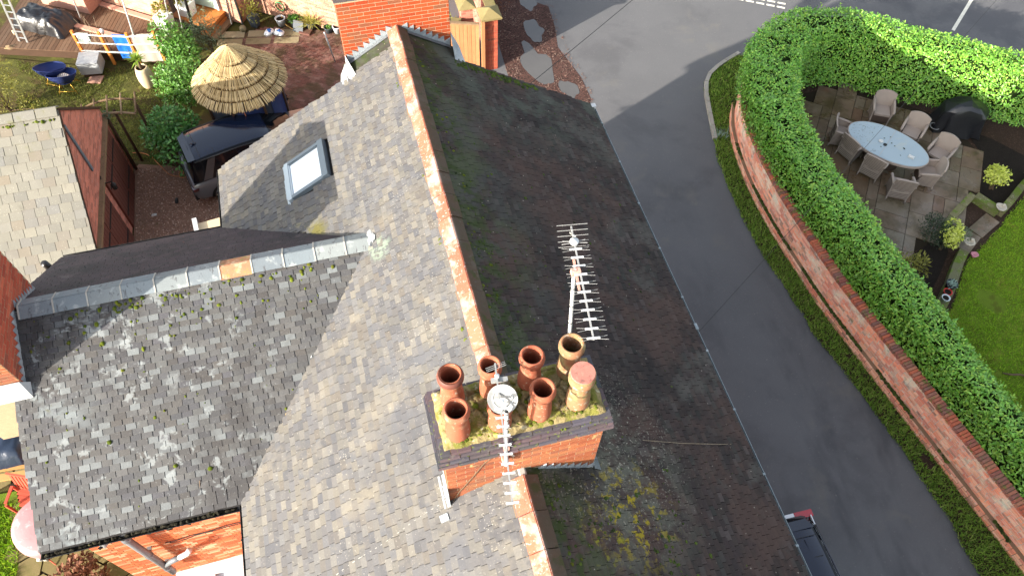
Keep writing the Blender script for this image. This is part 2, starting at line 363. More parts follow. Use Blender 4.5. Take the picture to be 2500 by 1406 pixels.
M('brick_garden', ['#a8553f', '#b2634a', '#9b4c3a', '#b9735c', '#a5604e', '#8f4a3c', '#b36a50', '#704438', '#b87058'], .88, .2, (3, .22), (50, .2), (110, .5, .004),
  over=[('#c9b096', 1.6, .46, .66, (('z', .45, .9),), .7), ('#c2a792', 9, .56, .68, (), .6), ('#4a4d28', 4, .60, .70, (), .55)])
M('brick_cope', ['#8e4b3a', '#a0543f', '#7e4a40', '#6b4a44', '#96604c', '#74403a'], .9, .2, (4, .25), (50, .2), (110, .5, .005), over=[('#55602c', 6, .54, .64, (), .7)])
M('brick_garage', ['#9d5749'], .9, .2, (6, .2), (110, .3), (110, .5, .004), over=[('#6f5a58', (30, (1, .12, 1)), .55, .66, (), .6), ('#8a4a3c', (45, (1, .15, 1.5)), .5, .6, (), .5)])
M('flaunch', ['#b3a273'], .95, .1, (5, .25), (40, .3), (30, .9, .02), over=[('#8a8c3c', 5, .47, .58, (), .85), ('#4e4c38', 11, .60, .68, (), .8), ('#e0d9ba', 8, .58, .66, (), .8)])
M('terracotta', ['#b8694c', '#bd6f50', '#b26248'], .8, .3, (5, .16), (50, .12), (50, .2, .004), over=[('#d6aa88', 4, .56, .68, (), .6), ('#ded8c4', 24, .60, .68, (), .6), ('#8a4b38', 7, .62, .74, (), .5)], local=True)
M('terracotta_old', ['#b98a66'], .88, .2, (5, .22), (50, .15), (50, .3, .004), over=[('#a9b07a', 4, .50, .64, (), .7), ('#d9d2bd', 14, .55, .65, (), .8), ('#a85c44', 4, .55, .66, (), .6)], local=True)
M('terracotta_cap', ['#b9786a'], .85, .2, (6, .2), (60, .2), (60, .4, .004), over=[('#5c4d49', 14, .52, .64, (), .6), ('#d3a78f', 4, .55, .7, (), .6)])
M('soot', ['#191412'], .95, .1)
M('alu', ['#b9bcbd'], .38, .5, (8, .12), metal=.75)
M('alu_white', ['#d9d9d6'], .5, .4, (9, .15))
M('pole_metal', ['#c3c4c2'], .45, .5, (7, .15), metal=.35)
M('rust_bracket', ['#b98a7c'], .8, .3, (20, .3))
M('dish_grey', ['#c4c6c6'], .45, .4, (8, .12))
M('black_plastic', ['#141415'], .5, .4, (9, .15))
M('gutter_black', ['#171718'], .55, .4, (6, .3), over=[('#8d917f', 12, .62, .70, (), .6)])
M('gutter_grey', ['#8f999c'], .45, .4, (5, .2), over=[('#5d6a5e', 6, .55, .68, (), .7), ('#c8cdcc', 9, .6, .7, (), .7)])
M('gutter_muck', ['#26231b'], .95, .1, (20, .4), (60, .4), (40, .9, .02), over=[('#5b5a3a', 14, .6, .68, (), .7)])
M('pvc_grey', ['#7b7f83'], .4, .45, (4, .1))
M('pvc_white', ['#dedfdd'], .4, .4, (4, .06))
M('paint_white', ['#d9d9d5'], .6, .35, (5, .08))
M('velux_grey', ['#5f6a72'], .4, .45, (5, .1))
M('velux_light', ['#9aa6ae'], .4, .45, (5, .1))
M('sky_white_glass', ['#cfd6dd'], .06, .8, (3, .05), coat=.6)  # pane whitened: sky reflected in the glass is put into its colour
M('cable_white', ['#d8d6cc'], .6)
M('cable_black', ['#161616'], .6)
leafmat('moss', ['#5d6a20', '#76802a', '#4a5a1e', '#6a6c28'], .95, .1, .15)
leafmat('moss_dark', ['#2f3a1c', '#3c4a22', '#4d5a26', '#26301a'], .95, .1, .15)

# ground
M('asphalt', ['#605f60'], .85, .3, (.55, .18), (75, .34), (220, .5, .006), over=[('#3c3c3f', (.30, (1, .35, 1)), .46, .60, (('x', 6.5, 8.0), ('-', 'y', 4, 15)), .6), ('#4a494b', .45, .48, .66, (), .45), ('#a09a90', 20, .62, .70, (), .35), ('#2e2e30', 24, .66, .71, (), .5), ('#868178', 170, .64, .70, (), .6), ('#6e6a63', .8, .58, .72, (), .4), ('#45454a', .6, .4, .6, (('x', 13.5, 17.5),), .6)])  # darker towards the far right, where shade is painted into the asphalt
M('leaf_litter', ['#4b342d'], .95, .15, (7, .4), (70, .5), (60, 1.0, .03), over=[('#7a5246', 26, .50, .62, (), .8), ('#2a1f1c', 14, .5, .62, (), .7), ('#9a8a6a', 60, .62, .7, (), .6)])
M('dry_leaf', ['#6a4a42', '#7d6258', '#5a3f3a', '#8a7468', '#6f5a50'], .9, .15, (5, .2))
M('puddle', [(.075, .07, .065)], .05, .6, (.8, .25))
M('soil', ['#33271f'], .95, .15, (5, .3), (60, .5), (40, .9, .02), over=[('#5a4436', 20, .54, .66, (), .7), ('#7b6a56', 90, .64, .7, (), .7)])
M('soil_dark', ['#1f1a16'], .95, .15, (6, .3), (60, .5), (40, .9, .02), over=[('#4a3a30', 40, .6, .7, (), .7)])
M('lawn_soil', ['#31401a'], .95, .1, (2.2, .35), (50, .4), (60, .9, .02), over=[('#47502a', 1.4, .5, .66, (), .7), ('#2a2b18', 2.5, .56, .66, (), .6)])
M('lawn_worn', ['#4a4a26'], .95, .1, (1.6, .3), (50, .4), (60, .9, .02), over=[('#4b3d2a', .9, .46, .62, (), .8), ('#6f7035', 3, .54, .66, (), .7)])
leafmat('grass', ['#3c5a12', '#4a6a16', '#587521', '#33500f', '#63772a'], .6, .3, .35, (.8, .3))
leafmat('grass_dry', ['#5d6a26', '#757a36', '#4b5a1c', '#868447'], .7, .25, .35, (.8, .3))
leafmat('grass_verge', ['#3b521a', '#4b6122', '#5f6d30', '#34491a', '#6c7040'], .65, .25, .3, (1.5, .35))
M('gravel', ['#6a5143'], .95, .2, (2, .2), (80, .5), (70, 1.0, .03), over=[('#8d7261', 55, .55, .66, (), .8), ('#2c211c', 45, .54, .66, (), .8), ('#3f4022', 1.2, .60, .70, (), .6)])
M('stone_chip', ['#6e5648', '#8b7162', '#5a463a', '#9a8474', '#4c3b33'], .9, .25, (9, .2))
M('paver', ['#4e463c', '#575049', '#4a3f34', '#5d564d', '#524239', '#5a5a54'], .5, .45, (2.0, .3), (40, .18), (40, .4, .006), over=[('#39331f', 1.2, .46, .64, (), .75), ('#67615a', 3, .58, .7, (), .6), ('#5a3d2c', 1.7, .58, .68, (), .5)], roughvar=(1.5, .22, .65))
M('joint_dark', ['#2a241b'], .95, .1, (6, .3))
M('block_paver', ['#7c5148', '#6b4a40', '#84625a', '#744c42', '#8d6d62', '#5f4438'], .75, .3, (3, .25), (60, .2), (80, .4, .005), over=[('#4a4028', 1.3, .46, .62, (), .75)])
M('slab_flag', ['#83775a', '#7a6f55', '#8d8268'], .85, .25, (3, .25), (50, .2), (60, .4, .005), over=[('#5a5236', 2, .5, .66, (), .6)])
M('hex_slab', ['#8f7f52', '#98885c', '#86774c'], .85, .25, (3, .22), (50, .25), (60, .5, .005), over=[('#6d6a34', 2.4, .5, .66, (), .6)])
M('edging_stone', ['#5d5c42', '#6a6649', '#55583a', '#70695a'], .9, .2, (4, .3), (40, .25), (40, .7, .012), over=[('#4f6318', 2.6, .46, .58, (), .85), ('#8f8b78', 11, .58, .68, (), .6)])
M('kerb_stone', ['#8b857b', '#979188', '#7f7a72'], .85, .25, (4, .2), (50, .2), (60, .4, .005))
M('road_paint', ['#c9c4b6'], .7, .3, (6, .25), over=[('#6a6868', 26, .58, .68, (), .8)])

# timber and odds
M('timber_deck', ['#6b5240', '#765b48', '#614a3a', '#7c6350', '#6e5848'], .8, .25, (3, .25), (40, .25), (60, .4, .004))
M('timber_beam', ['#b08472'], .8, .25, (4, .18), (40, .2), (60, .4, .004))
M('timber_orange', ['#b9742f', '#c27d38', '#ad6a2a'], .7, .3, (6, .2))
M('timber_step', ['#a9632c', '#b26c33'], .65, .3, (4, .25), (40, .2))
M('timber_gate', ['#966742', '#a0704a', '#8d5f3c'], .75, .3, (5, .2), (40, .2), (50, .3, .004))
M('timber_dark', ['#3c2c20', '#463428'], .9, .2, (5, .3), (40, .3), (50, .5, .006))
M('timber_rustic', ['#7d664e', '#6c5741', '#8f7a60'], .9, .2, (5, .3), (40, .3), (50, .5, .006), over=[('#4a5228', 5, .56, .68, (), .6)])
M('timber_door', ['#5a332a', '#5f372d'], .6, .35, (2, .18), (40, .12))
M('timber_pale', ['#d3a062', '#c9965a'], .7, .3, (5, .15))
M('iron', ['#151413'], .6, .4)
M('slate_roof_pale', ['#aaa79c', '#b5b1a4', '#9f9d96', '#beb9aa', '#a4a3a0', '#b0a492'], .8, .3, (2.0, .16), (50, .16), (100, .4, .004),
  over=[('#e6e3d6', ('v', 22, 2, .40, .55), .08, .18, (), .9), ('#8f8f5f', 2.4, .55, .68, (('y', 13.9, 14.7),), .7), ('#7f7b70', (3, (1, .3, .3)), .58, .7, (), .5)])
M('pinkwall', ['#c99a82'], .9, .2, (4, .15), (60, .2), (60, .3, .004), over=[('#b5826c', (26, (.25, .25, 1.6)), .52, .62, (), .5)])
M('render_white', ['#d8d3c6'], .85, .2, (4, .1))
M('door_mint', ['#b9d6c6'], .5, .4, (3, .05))
M('fabric_blue', ['#1f5fb5'], .95, .15, (30, .2), (120, .3), (90, .6, .01))
M('fabric_beige', ['#b5aa9d'], .95, .15, (3, .12), (90, .15), (60, .3, .008))
M('fabric_grey', ['#8f9894'], .95, .15, (8, .3), (60, .3), (40, .7, .02))
M('chair_navy', ['#273668'], .8, .3, (9, .12), (140, .3), (120, .5, .006), local=True)
M('brass', ['#b8923c'], .35, .5, (9, .15), metal=.8)
M('cushion', ['#d8cec2'], .9, .15, None)
M('cushion_stripe', ['#5a5350'], .9, .15, None)
M('cover_grey', ['#9b9ea0'], .6, .35, (4, .12), (40, .1), (12, .4, .02))
M('planter_cream', ['#d8c39e'], .7, .3, (4, .08))
M('planter_white', ['#dcdcda'], .5, .35, (4, .05))
M('planter_dark', ['#3d4348'], .6, .35, (4, .15))
M('thatch', ['#b39a68', '#c2aa78', '#a58a58', '#cdb88a', '#8f7548', '#b8a070'], .85, .2, (4, .18), (60, .15))
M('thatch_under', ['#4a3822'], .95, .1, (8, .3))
M('tub_wall', ['#2c313b'], .55, .4, (2, .2))
M('tub_cover', ['#1c2b52'], .45, .4, (1.5, .25), bump=(3, .3, .03))
M('tarp_black', ['#15161a'], .30, .5, (5, .3), bump=(7, .5, .03))
M('tarp_navy', ['#1c2738'], .28, .5, (4, .3), bump=(6, .5, .03))
M('bbq_cover', ['#191a1e'], .34, .5, (5, .25), bump=(9, .35, .02))
M('pink_sheet', ['#d59a9c'], .45, .35, (4, .15), bump=(8, .3, .02), over=[('#e9d3d3', 5, .55, .66, (), .7)])
M('wood_red', ['#a1432f', '#ab4b36'], .65, .3, (5, .2))
M('wicker', ['#8b7f76', '#93877d'], .8, .3, (5, .12), local=True)
M('wicker_dark', ['#4a3f38'], .85, .2, (5, .15), local=True)
M('glass_table', ['#7d97a3'], .08, .7, (1.4, .10), coat=.5, over=[('#4a5a5e', 5, .58, .70, (('-', 'x', 13.9, 14.6),), .7), ('#8d9a90', 2, .55, .7, (), .4)])
M('blue_bag', ['#2e63a8'], .5, .35, (5, .1))
M('white_bag', ['#dfe2e2'], .5, .35, (5, .08))
M('orange_cable', ['#b87345'], .6, .3)
M('red_pot', ['#a52318'], .4, .4); M('pink_pot', ['#a8707a'], .7, .3); M('white_pot', ['#b9c0c4'], .5, .35)
M('stone_pot', ['#a9a294'], .9, .2, (12, .2)); M('dark_pot', ['#20242b'], .55, .4)
M('hose_green', ['#12724a'], .5, .4); M('hose_tan', ['#c79a5a'], .6, .3); M('pipe_black', ['#1b1716'], .35, .5)
# vehicles
M('car_grey', [(.085, .09, .10)], .30, .5, (1, .03), metal=.3, coat=.8)
M('car_black', ['#121a2c'], .14, .4, None, coat=.3)
M('car_white', ['#d5d8da'], .22, .5, None, coat=1.0)
M('car_glass', ['#0b0d11'], .08, .18, None)
M('car_trim', ['#141416'], .5, .4); M('tyre', ['#121213'], .85, .2); M('rim', ['#2a2b2e'], .35, .5, metal=.7)
M('lamp_red', ['#a01020'], .15, .6, None, coat=1.0); M('lamp_clear', ['#c9ccd0'], .15, .6, None, coat=1.0); M('lamp_dark_red', ['#3a0c10'], .15, .6, None, coat=1.0)
# plants
leafmat('laurel', ['#2f5f16', '#3a701c', '#447a22', '#285214', '#4f8328', '#33661a', '#5c8a30'], .34, .5, .22, (.7, .25))
leafmat('laurel_young', ['#6e8f30', '#7f9a3a', '#5a8226'], .4, .5, .3, (.7, .2))
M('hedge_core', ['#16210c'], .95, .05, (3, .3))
leafmat('shrub_green', ['#2f5522', '#3c6a2c', '#4d7a38', '#284a20', '#5e8742'], .4, .45, .22, (1.2, .3))
leafmat('shrub_bright', ['#4a7a28', '#5c8c34', '#6f9a42', '#3d6a22'], .4, .45, .25, (1.2, .3))
leafmat('shrub_grey', ['#4f5e44', '#5f6d52', '#6f7c62', '#435238'], .6, .3, .2, (1.2, .3))
leafmat('shrub_dark', ['#25331f', '#2f3f2a', '#3a4a36', '#1f2a1a'], .6, .3, .2)
leafmat('shrub_yellow', ['#b6c04e', '#c6cd62', '#a2b040', '#d2d680'], .5, .3, .3)
leafmat('shrub_olive', ['#6f7028', '#838035', '#5c5f24', '#97903f'], .55, .3, .25)
leafmat('shrub_brown', ['#7a5236', '#8d6244', '#a3795a', '#6a4630'], .8, .2, .2)
leafmat('palm_leaf', ['#7d9a34', '#8fa840', '#6b8a2c', '#a0b254'], .5, .4, .3)
leafmat('spiky_leaf', ['#9a9a44', '#b0ab5c', '#87903c', '#c4bd78'], .5, .4, .3)
leafmat('succulent', ['#7f958a', '#93a89c', '#6c8478'], .6, .3, .2)
M('bark', ['#5a4a3a'], .9, .2, (8, .3), (50, .3), (50, .6, .006)); M('twig', ['#9a8a74'], .9, .2, (8, .2))

def course(name, mortar, sx=1.0):
    m = MATS[name]; n, l = m.node_tree.nodes, m.node_tree.links
    b = [q for q in n if q.type == 'BSDF_PRINCIPLED'][0]; src = b.inputs['Base Color'].links[0].from_socket
    g = n.new('ShaderNodeNewGeometry'); sp = n.new('ShaderNodeSeparateXYZ'); l.new(g.outputs['Position'], sp.inputs[0])
    ad = n.new('ShaderNodeMath'); ad.operation = 'SUBTRACT'; l.new(sp.outputs[1], ad.inputs[0]); l.new(sp.outputs[0], ad.inputs[1])
    cb = n.new('ShaderNodeCombineXYZ'); l.new(ad.outputs[0], cb.inputs[0]); l.new(sp.outputs[2], cb.inputs[1])
    bt = n.new('ShaderNodeTexBrick'); l.new(cb.outputs[0], bt.inputs['Vector']); bt.inputs['Scale'].default_value = 1.0
    bt.inputs['Brick Width'].default_value = .225*sx; bt.inputs['Row Height'].default_value = .075; bt.inputs['Mortar Size'].default_value = .006; bt.inputs['Bias'].default_value = 0
    bt.inputs['Color1'].default_value = (.62, .62, .62, 1); bt.inputs['Color2'].default_value = (1.25, 1.2, 1.15, 1); bt.inputs['Mortar'].default_value = mortar
    mx = n.new('ShaderNodeMix'); mx.data_type = 'RGBA'; mx.blend_type = 'MULTIPLY'; mx.inputs[0].default_value = 1
    l.new(src, mx.inputs[6]); l.new(bt.outputs['Color'], mx.inputs[7]); l.new(mx.outputs[2], b.inputs['Base Color'])
course('brick_garage', (1.1, 1.35, 1.4, 1)); course('pinkwall', (1.1, 1.15, 1.2, 1), 1.4)
# ------------------------------------------------------------------ ground, road
def sheet(name, poly, z, mat, kind='structure', parent=None, label=None, cat=None):
    mb = MB(); mb.add([(x, y, z) for x, y in poly], [tuple(range(len(poly)))])
    o = mb.build(name, mat, parent)
    a = sum(poly[i][0]*poly[(i+1) % len(poly)][1]-poly[(i+1) % len(poly)][0]*poly[i][1] for i in range(len(poly)))
    if a < 0: o.data.flip_normals()
    if kind: o['kind'] = kind
    if label: o['label'] = label
    return o
sheet('ground', [(-260, -260), (260, -260), (260, 260), (-260, 260)], -.06, 'lawn_worn')
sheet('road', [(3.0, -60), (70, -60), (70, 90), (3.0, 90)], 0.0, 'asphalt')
WALLP = [(11.9, -3.0), (11.75, -.6), (11.6, .82), (11.43, 1.88), (11.23, 3.17), (11.02, 4.56), (10.85, 5.78), (10.71, 6.75), (10.57, 7.79), (10.49, 9.0), (10.43, 10.36),
         (10.46, 11.72), (10.58, 12.81), (10.80, 13.86), (11.10, 14.65), (11.45, 15.25)]
def catmull(P, per=6):
    out = []; P = [Vector(p) for p in P]
    for i in range(len(P)-1):
        a, b, c, d = P[max(i-1, 0)], P[i], P[i+1], P[min(i+2, len(P)-1)]
        for k in range(per):
            t = k/per
            out.append(.5*((2*b)+(c-a)*t+(2*a-5*b+4*c-d)*t*t+(3*b-a-3*c+d)*t**3))
    out.append(P[-1]); return out
WC = catmull(WALLP, 6)
GARD = [(p.x+.1, p.y) for p in WC]+[(12.6, 16.5), (14.0, 17.0), (15.5, 16.5), (17.0, 15.2), (19.2, 13.6), (26, 9.5), (40, 2), (40, -3)]
sheet('garden_soil', GARD, .012, 'soil')
# grass verge with kerb along the wall
VED = [(10.9, -3.0), (10.82, -.6), (10.73, 1.01), (10.77, 1.97), (10.71, 3.01), (10.54, 4.48), (10.37, 5.73), (10.14, 6.96), (10.05, 8.37), (9.91, 10.05), (9.98, 11.83), (10.16, 13.33), (10.42, 14.21), (10.72, 15.22),
       (10.97, 16.1), (11.3, 16.66), (11.9, 17.06), (12.64, 17.4)]
VC = catmull(VED, 5)
vmb = MB(); poly = [(p.x+.06*mnoise.noise((p.x*2, p.y*2, 0)), p.y) for p in VC]+[(13.2, 17.0)]+[(p.x+.12, p.y) for p in reversed(WC)]
vmb.add([(x, y, .035) for x, y in poly], [tuple(range(len(poly)))])
verge = struct('grass_verge_soil', vmb, 'soil'); verge['label'] = 'narrow strip of grassy earth between road and brick wall'
ks = MB(); KP = catmull([(10.35, 14.0), (10.66, 15.15), (10.93, 16.05), (11.28, 16.66), (11.9, 17.08), (12.7, 17.44)], 8)
kroot = tag(thing('kerb', 'curved kerb of short pale stones edging the grass by the hedge corner', 'kerb', (10.9, 15.9, 0)), 'curved kerb of short pale stones edging the grass by the hedge corner', 'kerb')
acc = 0; seg = []
for a, b in zip(KP[:-1], KP[1:]):
    seg.append((a, b)); acc += (b-a).length
    if acc > .42 or b is KP[-1]:
        A, B = seg[0][0], seg[-1][1]; d = (B-A).normalized()
        MB().bar((A.x+d.x*.01, A.y+d.y*.01, .03), (B.x-d.x*.01, B.y-d.y*.01, .03), .12, .16, R.random()).build('kerb_stone', 'kerb_stone', kroot); acc = 0; seg = []
# blade grass helper
def blades(name, mat, pts_fn, n, h, w, parent=None, kind='stuff', label=None, cat=None, group=None, lean=.5):
    mb = MB(); k = 0; tries = 0
    while k < n and tries < n*30:
        tries += 1; p = pts_fn()
        if p is None: continue
        x, y, z = p; a = R.uniform(0, 6.283); hh = h*R.uniform(.5, 1.4); l = lean*hh*R.uniform(.3, 1.3); b = R.uniform(0, 6.283); ww = w*R.uniform(.6, 1.4)
        dx, dy = math.cos(a)*ww, math.sin(a)*ww
        mb.add([(x-dx, y-dy, z), (x+dx, y+dy, z), (x+math.cos(b)*l, y+math.sin(b)*l, z+hh)], [(0, 1, 2)], R.uniform(.001, .999)); k += 1
    o = mb.build(name, mat, parent)
    if kind: o['kind'] = kind
    if label: o['label'] = label
    if cat: o['category'] = cat
    return o
def inpoly(x, y, P):
    c = False; j = len(P)-1
    for i in range(len(P)):
        if (P[i][1] > y) != (P[j][1] > y) and x < (P[j][0]-P[i][0])*(y-P[i][1])/(P[j][1]-P[i][1])+P[i][0]: c = not c
        j = i
    return c
def inarea(P, z, dens=None):
    x0, x1 = min(p[0] for p in P), max(p[0] for p in P); y0, y1 = min(p[1] for p in P), max(p[1] for p in P)
    def f():
        x, y = R.uniform(x0, x1), R.uniform(y0, y1)
        if not inpoly(x, y, P): return None
        if dens and not dens(x, y): return None
        return (x, y, z)
    return f
blades('verge_grass', 'grass_verge', inarea([(p[0]-.05 if p[0] < 11.2 else p[0], p[1]) for p in poly if p[1] > -.5], .03, lambda x, y: mnoise.noise((x*1.5, y*1.5, 3)) > -.55), 24000, .085, .013, label='short rough grass of the verge along the wall', cat='grass', lean=.9)
# weeds by the wall foot
def weeds(name, pts, label, mat='grass_verge', n=60, h=.22, spread=.12):
    for i, (x, y) in enumerate(pts):
        def f(): return (x+R.gauss(0, spread), y+R.gauss(0, spread), .03)
        o = blades(name, mat, f, n, h, .012, kind=None, lean=.8); tag(o, label[i], 'weed')
weeds('weed_tuft', [(10.62, 14.1)], ['blue green tuft of long leaves on verge by kerb'], 'succulent', 80, .22, .12)
# road markings
def strip(a, b, w, z):
    a, b = Vector(a), Vector(b); d = (b-a).normalized(); n = Vector((-d.y, d.x))*w/2
    return [(a-n)[:], (b-n)[:], (b+n)[:], (a+n)[:]]
def marks(segs, name, z=.004):
    for a, b, w in segs:
        o = sheet(name, [(p[0], p[1]) for p in strip(a, b, w, z)], z, 'road_paint'); o['kind'] = 'structure'
dl0, dl1 = Vector((12.0, 21.35)), Vector((15.6, 19.12))
dd = (dl1-dl0).normalized(); dn = Vector((-dd.y, dd.x))
segs = []
for off in (0, .24):
    q = 0
    while q < 3.9:
        a = dl0+dd*q+dn*off; segs.append((a, a+dd*.28, .09)); q += .36
marks(segs, 'give_way_dash')
marks([((20.40, 16.85), (23.0, 19.0), .11)], 'parking_line')
# puddles and leaf litter beside the far gable
def blobpoly(c, rx, ry, rz=0, n=26, amp=.3, seed=0):
    out = []
    for j in range(n):
        a = 2*math.pi*j/n; w = 1+amp*2*mnoise.noise((math.cos(a)*1.4+seed, math.sin(a)*1.4, seed*1.7))
        x, y = rx*w*math.cos(a), ry*w*math.sin(a)
        out.append((c[0]+x*math.cos(rz)-y*math.sin(rz), c[1]+x*math.sin(rz)+y*math.cos(rz)))
    return out
sheet('leaf_litter', [(5.0, 17.4), (5.15, 20.0), (5.3, 22.6), (6.0, 23.4), (6.6, 22.0), (7.3, 21.3), (7.2, 20.2), (7.0, 19.2), (7.15, 18.4), (7.3, 17.6), (7.3, 16.6), (6.7, 15.4), (5.2, 14.0)], .004, 'leaf_litter')
PUD = []
for k, (c, rx, ry, rz, sd) in enumerate([((6.5, 20.15), .36, .62, -.1, 2.0), ((6.15, 18.6), .40, .95, .18, 5.0), ((6.7, 21.7), .28, .5, -.2, 8.0), ((6.75, 17.2), .25, .45, .2, 3.0)]):
    PUD.append(blobpoly(c, rx, ry, rz, amp=.28, seed=sd)); o = sheet('puddle', PUD[-1], .009, 'puddle')
def litter(n, area, name, mat, z, s, par=None):
    mb = MB(); f = inarea(area, z)
    k = 0
    while k < n:
        p = f()
        if p is None: continue
        if mnoise.noise((p[0]*2.2, p[1]*2.2, 9)) < -.05 or any(inpoly(p[0], p[1], q) for q in PUD): continue
        a = R.uniform(0, 6.28); q = s*R.uniform(.5, 1.4); t = R.uniform(-.5, .5)*q
        mb.add([(p[0]+q*math.cos(a), p[1]+q*math.sin(a), z+abs(t)), (p[0]-.4*q*math.sin(a), p[1]+.4*q*math.cos(a), z+.004), (p[0]-q*math.cos(a), p[1]-q*math.sin(a), z+abs(t)*.5), (p[0]+.4*q*math.sin(a), p[1]-.4*q*math.cos(a), z+.008)], [(0, 1, 2, 3)], R.uniform(.001, .999)); k += 1
    o = mb.build(name, mat, par); o['kind'] = 'stuff'; return o
litter(2000, [(4.9, 16.6), (5.15, 20.0), (5.3, 22.6), (6.0, 23.6), (6.9, 22.0), (7.5, 21.2), (7.3, 20.0), (7.4, 18.4), (7.5, 17.0), (7.2, 16.0), (5.8, 15.0)], 'fallen_leaves', 'dry_leaf', .012, .035)['label'] = 'brown fallen leaves drifted along the gutter of the road'

# ------------------------------------------------------------------ brick and tile fields
def brick_face(ps, parent, P0, u, L, z0, z1, n, keep=None, bl=.225, ch=.075, thick=.03, proud=.004, flemish=False, joint=.011):
    u = Vector(u).normalized(); n = Vector(n).normalized(); P0 = Vector(P0); j = 0; z = z0
    while z+ch*.5 < z1:
        x = -(j % 2)*(bl/2 if not flemish else bl*.75); i = j % 2
        while x < L:
            w = bl if not flemish else (bl if i % 2 == 0 else bl*.5)
            a, b = max(x, 0), min(x+w, L)
            if b-a > .04:
                c = P0+u*((a+b)/2)+Vector((0, 0, z+ch/2))+n*(proud-thick/2+R.uniform(-.0015, .0015))
                if keep is None or keep(c):
                    ps.add(frame(c, u*(b-a-joint), n*thick, Vector((0, 0, 1))*(ch-joint)), n, parent)
            x += w; i += 1
        z += ch; j += 1
def tile_field(ps, parent, O, u, s, n, ul, sl, w, gauge, keep, tl, th, gap=.004, jit=.004, lift=.005):
    u, s, n, O = Vector(u).normalized(), Vector(s).normalized(), Vector(n).normalized(), Vector(O)
    rows = int(sl/gauge)
    for j in range(rows):
        v = j*gauge; x = -(w/2 if j % 2 else 0)+R.uniform(-.01, .01)
        while x < ul:
            ww = w*R.uniform(.93, 1.07)
            if x < 0: ww += x; x = R.uniform(-.012, .006)
            ww = min(ww, ul+R.uniform(-.006, .014)-x)
            if ww < .05: x += max(ww, .02); continue
            c0 = O+u*(x+ww/2)+s*(v+gauge/2)
            if keep(c0):
                a = (th*1.5+R.uniform(0, lift))/tl; sp = s*math.cos(a)-n*math.sin(a); np_ = n*math.cos(a)+s*math.sin(a)
                r = R.gauss(0, .012); up = u*math.cos(r)+sp*math.sin(r); sp = sp*math.cos(r)-u*math.sin(r)
                hs = min(tl, sl-v+.02)
                c = O+u*(x+ww/2)+s*(v+hs/2+R.uniform(-jit, jit))+n*(th*1.55+R.uniform(0, .002))
                ps.add(frame(c, up*(ww-gap-R.uniform(0, gap)), sp*hs, np_*th*R.uniform(.85, 1.25)), n, parent)
            x += ww
def roofplane(name, P, mat, parent):
    return MB().add(P, [tuple(range(len(P)))]).build(name, mat, parent)
# ------------------------------------------------------------------ the house
house = thing('house', 'brick house with grey tiled roof, side wing and tall chimney with clay pots', 'house', (1.0, 5.0, 0))
YN, YF = -7.0, 11.05
HM = math.hypot(HW, ZR-ZE); HN = math.hypot(YW-YWN, ZW-ZE); HFs = math.hypot(YWF-YW, ZW-ZE)
XL = XR-HW; XRt = XR+HW; XWL = -5.52
def zmain(x): return ZR-abs(x-XR)*SL
def zwing(y): return ZW-(YW-y)*SN if y < YW else ZW-(y-YW)*SF
# walls
wm = MB(); wm.box(((XL+.28+XRt-.28)/2, (YN+YF-.12)/2, ZE/2-.05), (XRt-XL-.56, YF-.12-YN, ZE-.1))
wm.add([(XL+.28, YF-.06, ZE-.1), (XRt-.28, YF-.06, ZE-.1), (XR, YF-.06, ZR-.25)], [(0, 1, 2), (2, 1, 0)])
wm.build('main_wall', 'brick_garage', house)
wallw = MB().box(((XWL+.2+XL+.3)/2, (YWN+YWF)/2, ZE/2-.05), (XL+.3-XWL-.2, YWF-YWN-.5, ZE-.1))
wallw.add([(XWL+.2, YWN+.25, ZE-.1), (XWL+.2, YWF-.25, ZE-.1), (XWL+.2, YW, ZW-.12)], [(0, 1, 2), (2, 1, 0)])
wingwall = wallw.build('wing_wall', 'mortar_old', house)
hb = Pieces('brick', 'brick_house', 300)
brick_face(hb, wingwall, (XWL+.2, YWN+.25, .0), (1, 0, 0), XL+.1-XWL-.2, .6, ZE-.1, (0, -1, 0), flemish=True, bl=.225, ch=.075, joint=.012)
hb.flush(house, 'wing_bricks')
# roof decks
U = .0
main_l = roofplane('roof_slope', [(XL-.03, YN, ZE-.03), (XR, YN, ZR), (XR, YF, ZR), (XL-.03, YF, ZE-.03)], 'deck_dark', house); main_l['label'] = 'sunlit pale grey tiled slope of the main roof'
main_r = roofplane('roof_slope', [(XRt+.03, YN, ZE-.03), (XRt+.03, YF, ZE-.03), (XR, YF, ZR), (XR, YN, ZR)], 'deck_dark', house); main_r['label'] = 'shaded dark slope of the main roof above the road'
wing_n = roofplane('roof_slope', [(XWL+.02, YWN-.05, ZE-.042), (XR, YWN-.05, ZE-.042), (XR, YW, ZW), (XWL+.02, YW, ZW)], 'deck_dark', house); wing_n['label'] = 'near slope of the side wing, mottled grey tiles'
wing_f = roofplane('roof_slope', [(XWL+.02, YWF-.03, ZE), (XWL+.02, YW, ZW), (XR-1.0, YW, ZW), (XR-1.0, YWF-.03, ZE)], 'deck_dark', house); wing_f['label'] = 'far shaded slope of the side wing, purple brown tiles'
tl = Pieces('roof_tile', 'tile_left', 110); trr = Pieces('roof_tile', 'tile_right', 80); tw = Pieces('roof_tile', 'tile_wing', 110); tf = Pieces('roof_tile', 'tile_far', 0)
def in_stack(c): return (.2 < c.x < 2.03 and 3.02 < c.y < 3.72) or (-5.9 < c.x < -5.36 and 6.45 < c.y < 8.1)
def keep_left(c):
    if in_stack(c) or c.y < -.6: return False
    if -1.42 < c.x < -.52 and 9.10 < c.y < 10.0: return False
    if YWN-.1 < c.y < YWF+.1 and zwing(c.y) > zmain(c.x)+.03: return False
    return True
